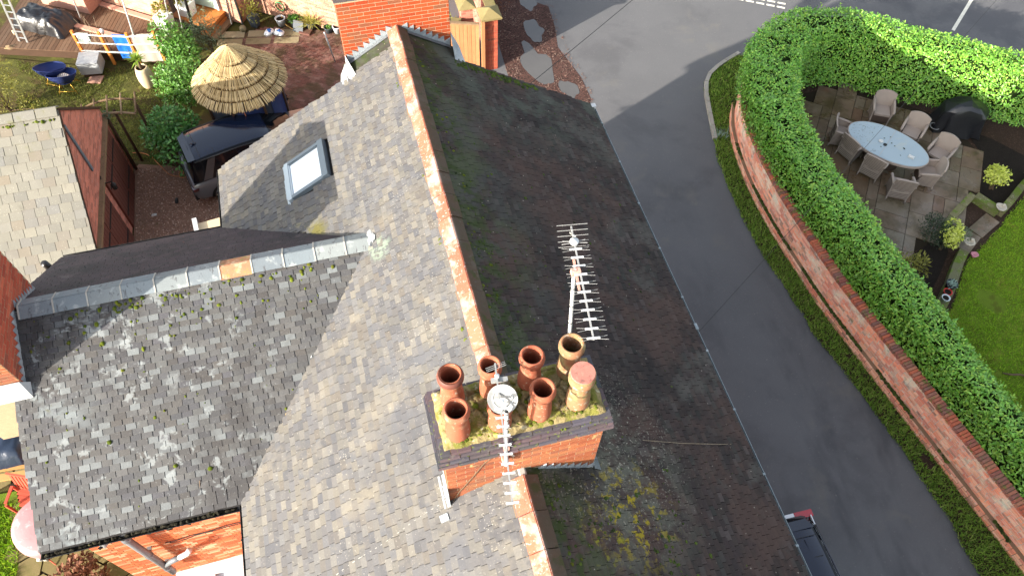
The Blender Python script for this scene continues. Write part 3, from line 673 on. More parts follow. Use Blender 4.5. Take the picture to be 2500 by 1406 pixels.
tile_field(tl, main_l, (XL-.03, -.8, ZE-.02), (0, 1, 0), (HW, 0, ZR-ZE), (-(ZR-ZE), 0, HW), YF+.8, HM-.02, .148, .093, keep_left, .2, .017, gap=.006, lift=.008)
tile_field(trr, main_r, (XRt+.03, -.8, ZE-.02), (0, 1, 0), (-HW, 0, ZR-ZE), ((ZR-ZE), 0, HW), YF+.8, HM-.02, .148, .093, lambda c: not in_stack(c) and c.y > -.6, .2, .013, gap=.005, lift=.007)
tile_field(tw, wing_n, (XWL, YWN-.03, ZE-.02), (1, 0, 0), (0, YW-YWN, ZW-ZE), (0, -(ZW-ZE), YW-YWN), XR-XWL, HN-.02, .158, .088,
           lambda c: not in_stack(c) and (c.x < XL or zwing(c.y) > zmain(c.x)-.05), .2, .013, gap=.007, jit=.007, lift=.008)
tile_field(tf, wing_f, (XWL, YWF+.03, ZE-.02), (1, 0, 0), (0, -(YWF-YW), ZW-ZE), (0, (ZW-ZE), YWF-YW), XR-XWL, HFs-.02, .15, .09,
           lambda c: not in_stack(c) and (c.x < XL or zwing(c.y) > zmain(c.x)-.05), .2, .011, gap=.003)
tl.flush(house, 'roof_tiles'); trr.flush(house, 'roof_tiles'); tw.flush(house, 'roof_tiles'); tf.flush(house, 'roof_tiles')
# ridges
def ridge_mesh(L, arm, ang, th, name, mat):
    mb = MB()
    for sgn in (-1, 1):
        d = Vector((sgn*math.cos(ang), 0, -math.sin(ang))); nn = Vector((sgn*math.sin(ang), 0, math.cos(ang)))
        c = d*arm/2
        mb.mbox(frame(c, d*arm, Vector((0, L, 0)), nn*th))
    return mb.mesh(name, mat)
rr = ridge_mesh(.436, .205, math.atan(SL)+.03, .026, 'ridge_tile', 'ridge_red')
main_ridge = MB().tube([(XR, -1, ZR-.02), (XR, 11.2, ZR-.02)], .06, 6).build('ridge_mortar', 'mortar', house)
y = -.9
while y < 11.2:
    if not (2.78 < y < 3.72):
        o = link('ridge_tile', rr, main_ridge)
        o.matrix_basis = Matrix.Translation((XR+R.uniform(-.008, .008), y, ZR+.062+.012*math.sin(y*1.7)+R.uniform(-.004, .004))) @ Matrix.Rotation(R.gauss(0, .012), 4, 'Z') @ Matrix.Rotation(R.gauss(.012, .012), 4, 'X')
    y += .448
# mortar fillets under ridge tiles
mm = MB()
for sg in (-1,):
    pts = []
    for i in range(60):
        yy = -.8+i*.2; x = XR+sg*(.19+.008*mnoise.noise((yy*3, sg, 0))); pts.append((x, yy, zmain(x)+.03))
    mm.tube(pts, .018, 5)
mm.build('ridge_bedding', 'mortar_old', main_ridge)
rg = ridge_mesh(.462, .20, .5, .024, 'ridge_tile', 'ridge_grey'); ro = ridge_mesh(.462, .20, .5, .026, 'ridge_tile', 'ridge_odd')
wing_ridge = MB().tube([(XWL+.3, YW, ZW-.03), (-.2, YW, ZW-.03)], .05, 6).build('ridge_mortar', 'mortar', house)
x = -5.25; k = 0
while x < -.2:
    o = link('ridge_tile', ro if k == 6 else rg, wing_ridge, 'weathered terracotta ridge tile with moss' if k == 6 else None)
    o.matrix_basis = Matrix.Translation((x+.23, YW+R.uniform(-.006, .006), ZW+.062+R.uniform(-.004, .004))) @ Matrix.Rotation(-math.pi/2, 4, 'Z') @ Matrix.Rotation(R.gauss(0, .01), 4, 'X')
    jm = MB()
    for sg in (-1, 1):
        ang = .5; d = Vector((0, sg*math.cos(ang), -math.sin(ang)))
        jm.bar(Vector((x-.002, YW, ZW+.073)), Vector((x-.002, YW, ZW+.073))+d*.205, .02, .022)
    jm.build('joint', 'mortar', wing_ridge)
    x += .472; k += 1
MB().blob((-.10, YW, ZW+.02), (.07, .16, .08), amp=.3).build('ridge_end_mortar', 'lead_white', wing_ridge)
# valley mortar and flakes
vm = MB(); pts = []
for i in range(24):
    t = i/23; x = XL+(-.13-XL)*t; yv = YWN+(YW-YWN)*t; pts.append((x+.03*mnoise.noise((t*9, 1, 1)), yv, max(zmain(x), zwing(yv))+.012))
vm.tube(pts, .018, 5)
pts = []
for i in range(24):
    t = i/23; x = XL+(-.13-XL)*t; yv = YWF+(YW-YWF)*t; pts.append((x+.02*mnoise.noise((t*9, 4, 1)), yv, max(zmain(x), zwing(yv))+.012))
vm.tube(pts, .016, 5); vm.build('valley_mortar', 'mortar_wall', house)
def flake(c, pts2, s, n, mat, name='lead_patch'):
    s = Vector(s).normalized(); n = Vector(n).normalized(); u = s.cross(n).normalized(); c = Vector(c)
    k = len(pts2); vs = [c+u*a+s*b+n*.06 for a, b in pts2]+[c+u*a+s*b+n*.012 for a, b in pts2]
    MB().add(vs, [tuple(range(k)), tuple(reversed(range(k, 2*k)))]+[(i, k+i, k+(i+1) % k, (i+1) % k) for i in range(k)]).build(name, mat, house)
nL = Vector((-(ZR-ZE), 0, HW)).normalized(); sL = Vector((HW, 0, ZR-ZE)).normalized()
flake((-1.92, 5.40, zmain(-1.92)), [(-.03, -.05), (.04, -.06), (.05, .0), (.02, .07), (-.04, .06), (-.06, 0)], sL, nL, 'lead_white')
flake((-1.40, 6.00, zmain(-1.40)), [(-.02, -.06), (.09, -.02), (.05, .03), (.03, .1), (-.01, .1), (-.0, .02), (-.08, .03)], sL, nL, 'lead_white')
flake((-2.25, 4.95, zmain(-2.25)), [(-.03, -.02), (.03, -.02), (.03, .03), (-.02, .03)], sL, nL, 'mortar')
# moss cushions on the roofs
def moss(name, mat, n, fn, sz, parent, nrm):
    mb = MB(); q = Vector(nrm).to_track_quat('Z', 'Y').to_matrix()
    k = 0; tries = 0
    while k < n and tries < n*60:
        tries += 1; p = fn()
        if p is None: continue
        r = sz*R.uniform(.45, 1.5)**1.3
        mb.blob(Vector(p)+Vector(nrm)*.012, (r*R.uniform(.8, 1.4), r*R.uniform(.8, 1.4), r*.75), 6, 3, .2, R.uniform(.001, .999), True, R.uniform(0, 90), q); k += 1
    mb.build(name, mat, parent, True, kind='stuff')
nR = Vector(((ZR-ZE), 0, HW)).normalized(); nW = Vector((0, -(ZW-ZE), YW-YWN)).normalized()
def onR(x0, x1, y0, y1, dens=None):
    def f():
        x = R.uniform(x0, x1); y = R.uniform(y0, y1)
        if in_stack(Vector((x, y, 0))) or (dens and not dens(x, y)): return None
        return (x, y, zmain(x)+.012)
    return f
moss('moss', 'moss_dark', 330, onR(1.25, 4.6, .8, 11, lambda x, y: R.random() < math.exp(-(x-1.2)/.9)+.10), .017, main_r, nR)
moss('moss', 'moss_dark', 420, onR(1.25, 2.6, 3.6, 6.8, lambda x, y: R.random() < math.exp(-(x-1.25)/.38)), .013, main_r, nR)
moss('moss', 'moss_dark', 220, onR(1.3, 3.4, .9, 2.6, lambda x, y: mnoise.noise((x*2, y*2, 5)) > -.05), .019, main_r, nR)
moss('moss', 'moss', 60, onR(1.25, 1.5, .8, 11), .02, main_r, nR)
moss('moss', 'moss_dark', 160, lambda: (lambda x, t: (x, YF-.08-abs(R.gauss(0, .08)), zmain(x)+.012))(R.uniform(2.0, 3.6), 0), .03, main_r, nR)
def onW(x0, x1, y0, y1, dens=None):
    def f():
        x = R.uniform(x0, x1); y = R.uniform(y0, y1)
        if zwing(y) < zmain(x) or in_stack(Vector((x, y, 0))) or (dens and not dens(x, y)): return None
        return (x, y, zwing(y)+.015)
    return f
moss('moss', 'moss', 75, onW(-5.3, -.6, 6.5, 7.2, lambda x, y: R.random() < (y-6.3)), .020, wing_n, nW)
moss('moss', 'moss', 40, onW(-5.3, -1.3, 4.5, 7.0), .020, wing_n, nW)
moss('moss', 'moss', 55, onW(-4.6, -1.0, 7.10, 7.22), .022, wing_n, nW)
moss('moss', 'moss', 14, lambda: (lambda x, y: (x, y, zmain(x)+.015) if zmain(x) > zwing(y)-.1 or y < YWN or y > YWF else None)(R.uniform(-2.5, .9), R.uniform(1, 10.8)), .016, main_l, nL)
moss('moss', 'moss', 26, lambda: (lambda y: (XR-.21+R.uniform(-.02, .02), y, zmain(XR-.21)+.012))(R.choice([10.1, 6.6, 6.2, 5.2, 4.6, 1.7, 8.0])+R.gauss(0, .12)), .024, main_l, nL)
# ------------------------------------------------------------------ near chimney stack
nstack = MB().box((1.115, 3.36, 7.55), (1.86, .72, 1.66)).build('chimney_stack', 'mortar_wall', house, label='wide brick chimney stack with dark corbel and eight clay pots')
pb = Pieces('brick', 'brick_stack', 190)
below = lambda c: c.z > zmain(c.x)+.0
brick_face(pb, nstack, (.185, 3.0, 6.72), (1, 0, 0), 1.86, 6.72-6.72, 8.38-6.72, (0, -1, 0), below)
brick_face(pb, nstack, (.185, 3.72, 6.72), (0, -1, 0), .72, 0, 8.38-6.72, (-1, 0, 0), below)
brick_face(pb, nstack, (2.045, 3.0, 6.72), (0, 1, 0), .72, 0, 8.38-6.72, (1, 0, 0), below)
pb.flush(nstack, 'stack_bricks')
dbk = Pieces('brick', 'brick_blue', 110)
def ring(ps, parent, x0, x1, y0, y1, z, ch=.075, dep=.10, bl=.225, off=0.0):
    for (a, b, nrm) in (((x0, y0), (x1, y0), (0, -1, 0)), ((x1, y0), (x1, y1), (1, 0, 0)), ((x1, y1), (x0, y1), (0, 1, 0)), ((x0, y1), (x0, y0), (-1, 0, 0))):
        a = Vector((a[0], a[1], z)); b = Vector((b[0], b[1], z)); L = (b-a).length; u = (b-a).normalized(); n = Vector(nrm)
        x = -off*bl
        while x < L-.01:
            p, q = max(0, x), min(L, x+bl)
            if q-p > .03:
                c = a+u*((p+q)/2)-n*dep/2+n*R.uniform(-.003, .003)+Vector((0, 0, ch/2+R.uniform(-.002, .002)))
                m = frame(c, u*(q-p-.010), n*dep, Vector((0, 0, 1))*(ch-.009))
                ps.add(m, (n+Vector((0, 0, 1))).normalized(), parent)
            x += bl
for k, (e, z) in enumerate([(.075, 8.375), (.062, 8.45), (.044, 8.525), (.026, 8.60)]):
    ring(dbk, nstack, .185-e, 2.045+e, 3.0-e, 3.72+e, z, off=.5*(k % 2))
    MB().box((1.115, 3.36, z+.034), (1.86+2*e-.03, .72+2*e-.03, .066)).build('corbel_bed', 'mortar_old', nstack)
dbk.flush(nstack, 'corbel_bricks')
# mortar flaunching with cracks
fl = MB(); NX, NY = 110, 48; x0, x1, y0, y1 = .20, 2.03, 3.01, 3.72
for j in range(NY+1):
    for i in range(NX+1):
        a, b = i/NX, j/NY; x = x0+(x1-x0)*a; y = y0+(y1-y0)*b
        e = min(a, 1-a)*(x1-x0); f = min(b, 1-b)*(y1-y0); h = min(1, min(e, f)/.12)
        v = mnoise.voronoi((x*5.2, y*5.2, .3), distance_metric='DISTANCE')[0]
        cr = -.04*max(0, 1-(v[1]-v[0])/.07)
        fl.v.append((x+.012*mnoise.noise((x*9, y*9, 1)), y+.012*mnoise.noise((x*9, y*9, 5)), 8.655+.13*math.sqrt(max(0, h))+.03*mnoise.noise((x*6, y*6, 2))+.018*mnoise.noise((x*19, y*19, 2))+cr*h))
fl.f = [(j*(NX+1)+i, j*(NX+1)+i+1, (j+1)*(NX+1)+i+1, (j+1)*(NX+1)+i) for j in range(NY) for i in range(NX)]
fl.r = [0]*len(fl.f); fl.mi = [0]*len(fl.f); fl.build('flaunching', 'flaunch', nstack, True)
moss('moss', 'moss', 60, lambda: (R.uniform(.25, 1.98), R.choice([R.uniform(3.0, 3.12), R.uniform(3.3, 3.4)]), 8.78), .018, nstack, (0, 0, 1))
moss('moss', 'moss', 30, lambda: (R.uniform(.25, 2.0), 2.97, R.choice([8.45, 8.525, 8.60])-.005), .014, nstack, (0, 0, 1))
def pot(x, y, z0, h, s, mat, capped=False, tilt=(0, 0), rim=None):
    B = [(.128, -.02), (.131, .05), (.128, .12), (.118, .22), (.108, .32), (.104, .40), (.105, .425), (.116, .44), (.132, .455), (.139, .48), (.140, .515), (.134, .545), (.122, .565), (.114, .572)]
    hs = h/.572
    mb = MB(); mb.lathe([(r*s, z*hs) for r, z in B], n=28)
    if capped:
        mb.lathe([(.114*s, .572*hs), (.128*s, .572*hs), (.136*s, .578*hs), (.137*s, .592*hs), (.130*s, .604*hs), (.0, .612*hs)], n=28)
    else:
        mb.lathe([(.114*s, .572*hs), (.104*s, .569*hs), (.100*s, .555*hs), (.098*s, .40*hs), (.096*s, .1*hs)], n=28)
    me = mb.mesh('chimney_pot', mat); me.polygons.foreach_set('use_smooth', [True]*len(me.polygons)); me.set_sharp_from_angle(angle=rad(55))
    o = link('chimney_pot', me, nstack); o.matrix_basis = Matrix.Translation((x, y, z0)) @ Matrix.Rotation(tilt[0], 4, 'X') @ Matrix.Rotation(tilt[1], 4, 'Y') @ Matrix.Rotation(R.uniform(0, 6), 4, 'Z')
    if not capped:
        d = MB().disc((0, 0, .16*hs), .097*s, 20).build('flue_dark', 'soot', nstack); d.matrix_basis = o.matrix_basis.copy()
    return o
p1 = pot(.42, 3.53, 8.80, .58, 1.02, 'terracotta', tilt=(-.02, 0)); p1['label'] = 'clay pot with dark sooty rim at the back left'
pot(.84, 3.54, 8.80, .58, .92, 'terracotta'); pot(1.28, 3.54, 8.80, .58, 1.0, 'terracotta', tilt=(0, .03))
p4 = pot(1.74, 3.56, 8.80, .60, 1.03, 'terracotta_old'); p4['label'] = 'pale lichen stained clay pot at the back right'
pot(.395, 3.16, 8.80, .57, 1.02, 'terracotta', tilt=(.02, 0)); pot(.85, 3.15, 8.80, .40, .98, 'terracotta')
pot(1.29, 3.16, 8.80, .58, 1.0, 'terracotta', tilt=(.02, .02))
p8 = pot(1.73, 3.18, 8.80, .60, 1.02, 'terracotta_old', True); p8['label'] = 'pale clay pot closed with a flat pink cap'
MB().lathe([(.139, .50), (.142, .53), (.137, .56), (.122, .578)], (.42, 3.53, 8.81), 28).build('sooty_rim', 'timber_door', nstack, True)
MB().lathe([(.10, .578), (.119, .598), (.128, .592), (.13, .58)], (1.73, 3.18, 8.855), 28).add([(1.73+.126*math.cos(a), 3.18+.126*math.sin(a), 9.456) for a in (2*math.pi*i/28 for i in range(28))], [tuple(range(28))]).build('pot_cap', 'terracotta_cap', nstack, True)
MB().blob((.78, 3.03, 8.76), (.028, .03, .012), amp=.3, half=True).build('yellow_lichen', MATS.get('shrub_yellow'), nstack, True)
# lead: stepped flashing on the stacks, following the roof line
def step_flash(parent, X0, X1, y, nrm, zf, n, w=.10, h=.09, out=.012, axis='x', flip=False):
    mb = MB(); nrm = Vector(nrm)
    for i in range(n):
        t = (i+.5)/n; a = X0+(X1-X0)*t; da = abs(X1-X0)/n
        def P(q, z): return Vector((q, y, z)) if axis == 'x' else Vector((y, q, z))
        s = 1 if zf(a+.01) > zf(a-.01) else -1
        lo, hi = a-da*.55, a+da*.55
        A, B = P(lo, zf(lo)+.0), P(hi, zf(hi)+.0)
        C = P(hi, zf(hi)+h*(1.0 if s < 0 else .55)); D = P(lo, zf(lo)+h*(.55 if s < 0 else 1.0))
        T = P(lo if s > 0 else hi, max(zf(lo), zf(hi))+h+.03)
        off = nrm*(out+.004*i % .006)
        if s > 0: q = [A, B, C, T]
        else: q = [A, B, T, D]
        mb.add([p+off for p in q]+[p+nrm*.002 for p in q], [(0, 1, 2, 3), (7, 6, 5, 4), (0, 4, 5, 1), (1, 5, 6, 2), (2, 6, 7, 3), (3, 7, 4, 0)])
    lo, hi = min(X0, X1), max(X0, X1)
    for i in range(8):
        a, b = lo+(hi-lo)*i/8, lo+(hi-lo)*(i+1)/8
        def P(q): return Vector((q, y, zf(q)+.012)) if axis == 'x' else Vector((y, q, zf(q)+.012))
        A, B = P(a), P(b); o = nrm*.11+Vector((0, 0, .012))
        mb.add([A, B, B+o, A+o], [(0, 1, 2, 3), (3, 2, 1, 0)])
    mb.build('lead_flashing', 'lead', parent)
step_flash(nstack, 1.30, 2.04, 2.995, (0, -1, 0), zmain, 8)
MB().add([(.2, 2.99, zmain(.2)+.02), (.95, 2.99, zmain(.95)+.02), (.95, 2.93, zmain(.95)+.03), (.2, 2.93, zmain(.2)+.03)], [(3, 2, 1, 0)]).build('mortar_fillet', 'mortar_wall', nstack)
MB().add([(.10, 2.93, zmain(.10)+.05), (.19, 2.93, zmain(.19)+.06), (.19, 3.35, zmain(.19)+.06), (.10, 3.35, zmain(.10)+.05)], [(0, 1, 2, 3)]).add([(.178, 2.93, zmain(.19)+.04), (.178, 3.6, zmain(.19)+.04), (.178, 3.6, 7.55), (.178, 2.93, 7.55)], [(0, 3, 2, 1)]).build('lead_apron', 'lead', nstack)
flake((.10, 2.83, zmain(.10)), [(-.04, -.06), (.05, -.05), (.05, .07), (-.04, .06)], sL, nL, 'lead')
MB().add([(2.05, 2.94, zmain(2.05)+.10), (2.05, 3.7, zmain(2.05)+.1), (2.16, 3.7, zmain(2.16)+.03), (2.16, 2.94, zmain(2.16)+.03)], [(0, 3, 2, 1), (0, 1, 2, 3)]).build('lead_apron', 'lead', nstack)
# ------------------------------------------------------------------ far chimney stack at the gable
fstack = MB().box((1.065, 11.75, 8.2), (1.96, .66, 2.9)).build('chimney_stack', 'mortar_wall', house, label='orange brick stack at the far gable with zigzag lead flashing')
fb = Pieces('brick', 'brick_far', 300)
brick_face(fb, fstack, (.085, 11.42, 6.9), (1, 0, 0), 1.96, 0, 1.38, (0, -1, 0), lambda c: c.z > zmain(c.x)-.05)
brick_face(fb, fstack, (.085, 12.08, 6.0), (0, -1, 0), .66, 0, 2.3, (-1, 0, 0))
brick_face(fb, fstack, (2.045, 11.42, 5.6), (0, 1, 0), .66, 0, 2.7, (1, 0, 0))
fb.flush(fstack, 'stack_bricks')
fd = Pieces('brick', 'brick_blue', 60)
for k in range(5): ring(fd, fstack, .085-.02-.02*min(k, 2), 2.045+.02+.02*min(k, 2), 11.42-.02-.02*min(k, 2), 12.08+.04, 8.28+.075*k, off=.5*(k % 2))
fd.flush(fstack, 'corbel_bricks')
MB().box((1.065, 11.75, 8.7), (1.9, .6, .14)).build('flaunching', 'flaunch', fstack)
for k in range(4): 
    mb = MB().lathe([(.13, 0), (.12, .2), (.105, .4), (.14, .46), (.135, .55), (.1, .56), (.095, .1)], (.42+.43*k, 11.75, 8.76), 16); mb.build('chimney_pot', 'terracotta', fstack, True)
step_flash(fstack, .12, 1.0, 11.415, (0, -1, 0), lambda x: zmain(x)+.03, 8, h=.075)
step_flash(fstack, 1.16, 2.02, 11.415, (0, -1, 0), lambda x: zmain(x)+.03, 8, h=.075)
# roof strip between the verge and the stack, soakers
MB().add([(.02, 10.98, zmain(.02)+.035), (XR, 10.98, ZR+.035), (XR, 11.42, ZR+.035), (.02, 11.42, zmain(.02)+.035)], [(0, 1, 2, 3)]).add([(2.1, 10.98, zmain(2.1)+.02), (2.1, 11.42, zmain(2.1)+.02), (XR, 11.42, ZR+.02), (XR, 10.98, ZR+.02)], [(0, 1, 2, 3)]).build('roof_fillet', 'tile_right', fstack)
MB().add([(-.10, 10.95, zmain(-.10)+.045), (.06, 10.92, zmain(.06)+.045), (.06, 11.40, zmain(.06)+.055), (-.06, 11.2, zmain(-.06)+.05)], [(0, 1, 2, 3)]).add([(.06, 10.9, zmain(.06)+.03), (.20, 10.95, zmain(.2)+.065), (.08, 11.41, zmain(.1)+.2), (.07, 11.41, zmain(.07)+.05)], [(0, 1, 2, 3)]).build('lead_saddle', 'lead_white', fstack)
MB().add([(2.03, 11.0, zmain(2.03)+.04), (2.22, 11.0, zmain(2.22)+.04), (2.20, 11.5, zmain(2.2)+.05), (2.05, 11.5, zmain(2.05)+.3)], [(0, 1, 2, 3)]).build('lead_saddle', 'lead', fstack)
# ------------------------------------------------------------------ stack on the side wing
wstack = MB().box((-5.83, 7.25, 6.65), (1.0, 1.72, 3.3)).build('chimney_stack', 'mortar_wall', house, label='dark red brick stack on the gable of the side wing')
wb = Pieces('brick', 'brick_wing', 260)
brick_face(wb, wstack, (-5.33, 6.39, 6.0), (0, 1, 0), 1.72, 0, 2.3, (1, 0, 0), lambda c: c.z > zwing(c.y)-.08)
wb.flush(wstack, 'stack_bricks')
wb2 = Pieces('brick', 'brick_stack', 80)
brick_face(wb2, wstack, (-6.33, 6.39, 5.0), (1, 0, 0), 1.0, 0, 3.3, (0, -1, 0), lambda c: c.z > zwing(6.39)-.1)
step_flash(wstack, 6.42, 7.36, -5.33, (1, 0, 0), zwing, 9, axis='y', h=.085)
step_flash(wstack, 8.10, 7.44, -5.33, (1, 0, 0), zwing, 8, axis='y', h=.06)
for k in range(3): ring(wb2, wstack, -6.33-.03*k, -5.33+.03*k, 6.39-.03*k, 8.11+.03*k, 8.3+.075*k)
wb2.flush(wstack, 'stack_bricks')
MB().add([(-6.4, 6.20, zwing(6.2)+.04), (-5.25, 6.22, zwing(6.22)+.04), (-5.25, 6.42, zwing(6.42)+.05), (-5.34, 6.37, 6.55), (-6.4, 6.37, 6.55)], [(0, 1, 2, 3, 4)]).build('lead_apron', 'lead_white', wstack)
# ------------------------------------------------------------------ gutters
def gutter(name, a, b, mat, muck, r=.06, z=ZE-.06, side=(0, 0, 0)):
    a, b = Vector(a), Vector(b); d = (b-a).normalized(); x = Vector((-d.y, d.x, 0))
    mb = MB(); n = 8
    vs = []
    for p in (a, b):
        for rr in (r, r-.008):
            for i in range(n+1):
                t = math.pi+math.pi*i/n; vs.append(p+x*rr*math.cos(t)+Vector((0, 0, rr*math.sin(t)+.0)))
    N = n+1; fs = []
    for i in range(n): fs += [(i, i+1, 2*N+i+1, 2*N+i), (N+i+1, N+i, 3*N+i, 3*N+i+1)]
    fs += [(0, 2*N, 3*N, N), (n, N+n, 3*N+n, 2*N+n)]
    mb.add(vs, fs); o = mb.build(name, mat, house)
    if muck:
        m2 = MB(); L = (b-a).length; k = int(L/.045)
        for i in range(k):
            p = a+d*(i+R.uniform(0, 1))*L/k; m2.blob(p+Vector((0, 0, -.045+R.uniform(-.02, .012)))+x*R.uniform(-.02, .02), (R.uniform(.03, .07), R.uniform(.03, .05), R.uniform(.015, .05)), 6, 3, .3, 0, True, R.uniform(0, 50))
        m2.build('gutter_moss', 'gutter_muck', o, True)
    return o
gutter('gutter', (XRt+.05, YN, ZE-.04), (XRt+.05, YF-.02, ZE-.04), 'gutter_grey', False, r=.055)['label'] = 'pale grey gutter along the road side'
gutter('gutter', (XWL-.02, YWN-.07, ZE-.04), (XL-.04, YWN-.07, ZE-.04), 'gutter_black', True, r=.062)['label'] = 'black gutter full of moss on the wing'
gutter('gutter', (XL-.05, YN, ZE-.04), (XL-.05, YWN-.02, ZE-.04), 'gutter_black', True, r=.05)
gutter('gutter', (XL-.05, YWF+.02, ZE-.04), (XL-.05, YF-.02, ZE-.04), 'gutter_black', True, r=.05)
gutter('gutter', (XWL, YWF+.07, ZE-.04), (XL-.02, YWF+.07, ZE-.04), 'gutter_black', False, r=.055)
MB().box(((XRt+.02), 2.0, ZE-.12), (.03, 18, .16)).build('fascia', 'gutter_black', house)
MB().box((XWL+.17, (YWN+YWF)/2, ZE-.1), (.03, 5.0, .12)).box(((XWL+XL)/2+.05, YWN+.1, ZE-.10), (XL-XWL-.15, .03, .12)).build('fascia', 'pvc_white', house)
gb = MB()
for yy in (-.5, .6, 1.7, 2.8, 3.9, 5.0, 6.1, 7.2, 8.3, 9.4, 10.5): gb.box((XRt+.05, yy, ZE-.042), (.125, .035, .014))
gb.box((XRt+.05, 5.48, ZE-.05), (.14, .12, .05)); gb.build('gutter_bracket', 'gutter_grey', house)
MB().box((XRt+.06, 10.98, ZE-.02), (.10, .10, .10)).build('gutter_end', 'pvc_white', house)
# dark strip of trim along the left eaves
# ------------------------------------------------------------------ roof window
sk = thing('roof_window', '', '', (-.95, 9.55, 6.36)); 
for k_ in ('label', 'category'): del sk[k_]
sk.parent = house; sk.matrix_parent_inverse = root_inv(house)
def onL(x, y, h): return Vector((x, y, zmain(x)))+nL*h
def slab(x0, x1, y0, y1, h0, h1, name, mat, par):
    P = [onL(x0, y0, h0), onL(x1, y0, h0), onL(x1, y1, h0), onL(x0, y1, h0), onL(x0, y0, h1), onL(x1, y0, h1), onL(x1, y1, h1), onL(x0, y1, h1)]
    return MB().add(P, [(3, 2, 1, 0), (4, 5, 6, 7), (0, 1, 5, 4), (1, 2, 6, 5), (2, 3, 7, 6), (3, 0, 4, 7)]).build(name, mat, par)
slab(-1.34, -1.27, 9.12, 9.98, 0, .085, 'frame', 'velux_light', sk); slab(-.66, -.56, 9.12, 9.98, 0, .11, 'frame', 'velux_grey', sk)
slab(-1.265, -.665, 9.12, 9.185, 0, .09, 'frame', 'velux_grey', sk); slab(-1.265, -.665, 9.915, 9.98, 0, .09, 'frame', 'velux_grey', sk)
slab(-1.24, -.69, 9.21, 9.89, .0, .06, 'pane', 'sky_white_glass', sk)
slab(-1.268, -1.242, 9.19, 9.91, .01, .075, 'inner_frame', 'velux_light', sk); slab(-.688, -.664, 9.19, 9.91, .01, .075, 'inner_frame', 'velux_grey', sk)
slab(-1.24, -.69, 9.187, 9.208, .01, .075, 'inner_frame', 'velux_grey', sk); slab(-1.24, -.69, 9.892, 9.913, .01, .075, 'inner_frame', 'velux_grey', sk)
fs_ = MB(); ys = [8.98, 9.1, 9.3, 9.5, 9.7, 9.9, 10.02, 10.1]
top = [onL(-1.335, y, .035) for y in ys]; bot = [onL(-1.46+.015*((i % 2)), y, .022) for i, y in enumerate(ys)]
fs_.add(top+bot, [(i, len(ys)+i, len(ys)+i+1, i+1) for i in range(len(ys)-1)]); fs_.add([p-nL*.01 for p in top+bot], [(i+1, len(ys)+i+1, len(ys)+i, i) for i in range(len(ys)-1)])
fs_.build('lead_apron', 'velux_light', sk)
# ------------------------------------------------------------------ things on the wing's near wall
def pipe(name, pts, r, mat, label, cat='pipe', parent=None):
    o = MB().tube(pts, r, 10).build(name, mat, parent, True)
    if parent is None: tag(o, label, cat)
    return o
YWALL = YWN+.25
sp = thing('soil_pipe', 'thick grey soil pipe with slotted vent cap on the sunlit wing wall', 'pipe', (-4.0, YWALL-.14, 3.2))
MB().tube([(-4.62, YWALL-.14, 5.02), (-4.62, YWALL-.14, 2.6)], .058, 14).build('pipe', 'pvc_grey', sp, True)
MB().tube([(-4.62, YWALL-.14, 4.9), (-4.66, YWALL-.19, 5.02), (-4.70, YWALL-.26, 5.10)], .055, 14).build('bend', 'pvc_grey', sp, True)
MB().tube([(-4.70, YWALL-.26, 5.10), (-4.72, YWALL-.30, 5.12), (-4.75, YWALL-.35, 5.13)], .060, 14).build('vent_cap', 'alu_white', sp, True)
vc = MB()
for i in range(5): vc.box((-4.766, YWALL-.368+.0, 5.10+.016*i), (.05, .012, .006), rz=.5)
vc.build('vent_slot', 'black_plastic', sp)
for z in (4.62, 3.7, 2.9): MB().tube([(-4.62, YWALL-.14, z-.03), (-4.62, YWALL-.14, z+.03)], .066, 14).box((-4.62, YWALL-.05, z), (.07, .12, .03)).build('clip', 'pvc_grey', sp)
MB().tube([(-4.62, YWALL-.14, 3.05), (-4.42, YWALL-.16, 3.22), (-4.28, YWALL-.17, 3.32)], .05, 12).build('branch', 'pvc_grey', sp, True)
MB().tube([(-4.28, YWALL-.17, 3.32), (-4.10, YWALL-.19, 3.48), (-4.02, YWALL-.19, 3.62)], .045, 12).build('branch', 'pvc_white', sp, True)
cb = []
for i in range(14):
    t = i/13; cb.append((-4.35+t*1.75, YWALL-.02-.01*math.sin(t*20), 3.75+.22*t-.05*math.sin(t*math.pi)))
tag(MB().tube(cb, .008, 5).build('wall_cable', 'cable_black', None), 'thin black cable clipped along the sunlit wing wall', 'cable')
cb = [(p[0]+.05, p[1], p[2]-.05-.03*math.sin(i)) for i, p in enumerate(cb)]
tag(MB().tube(cb, .006, 5).build('wall_cable', 'cable_black', None), 'lower of the two thin cables on the wing wall', 'cable')
# ------------------------------------------------------------------ boundary wall of the garden
def off2(P, d):
    out = []
    for i, p in enumerate(P):
        t = (P[min(i+1, len(P)-1)]-P[max(i-1, 0)]).normalized(); out.append(p+Vector((t.y, -t.x))*d)
    return out
gwall = thing('garden_wall', 'curved red brick garden wall under the laurel hedge beside the road', 'wall', (10.6, 7.0, 0))
def ribbon(P, d0, d1, z0, z1):
    A, B = off2(P, d0), off2(P, d1); n = len(P); mb = MB()
    vs = [(p.x, p.y, z) for z in (z0, z1) for Q in (A, B) for p in Q]
    fs = []
    for i in range(n-1):
        fs += [(i, 2*n+i, 2*n+i+1, i+1), (n+i, n+i+1, 3*n+i+1, 3*n+i), (2*n+i, 3*n+i, 3*n+i+1, 2*n+i+1)]
    fs += [(0, n, 3*n, 2*n), (n-1, 3*n-1, 4*n-1, 2*n-1)]
    mb.add(vs, fs); return mb
wcore = ribbon(WC, .10, .34, 0, 1.13).build('wall_core', 'mortar_pale', gwall)
ribbon(WC, .005, .12, 0, .30).build('plinth_core', 'mortar_old', gwall)
gp = Pieces('brick', 'brick_garden', 300)
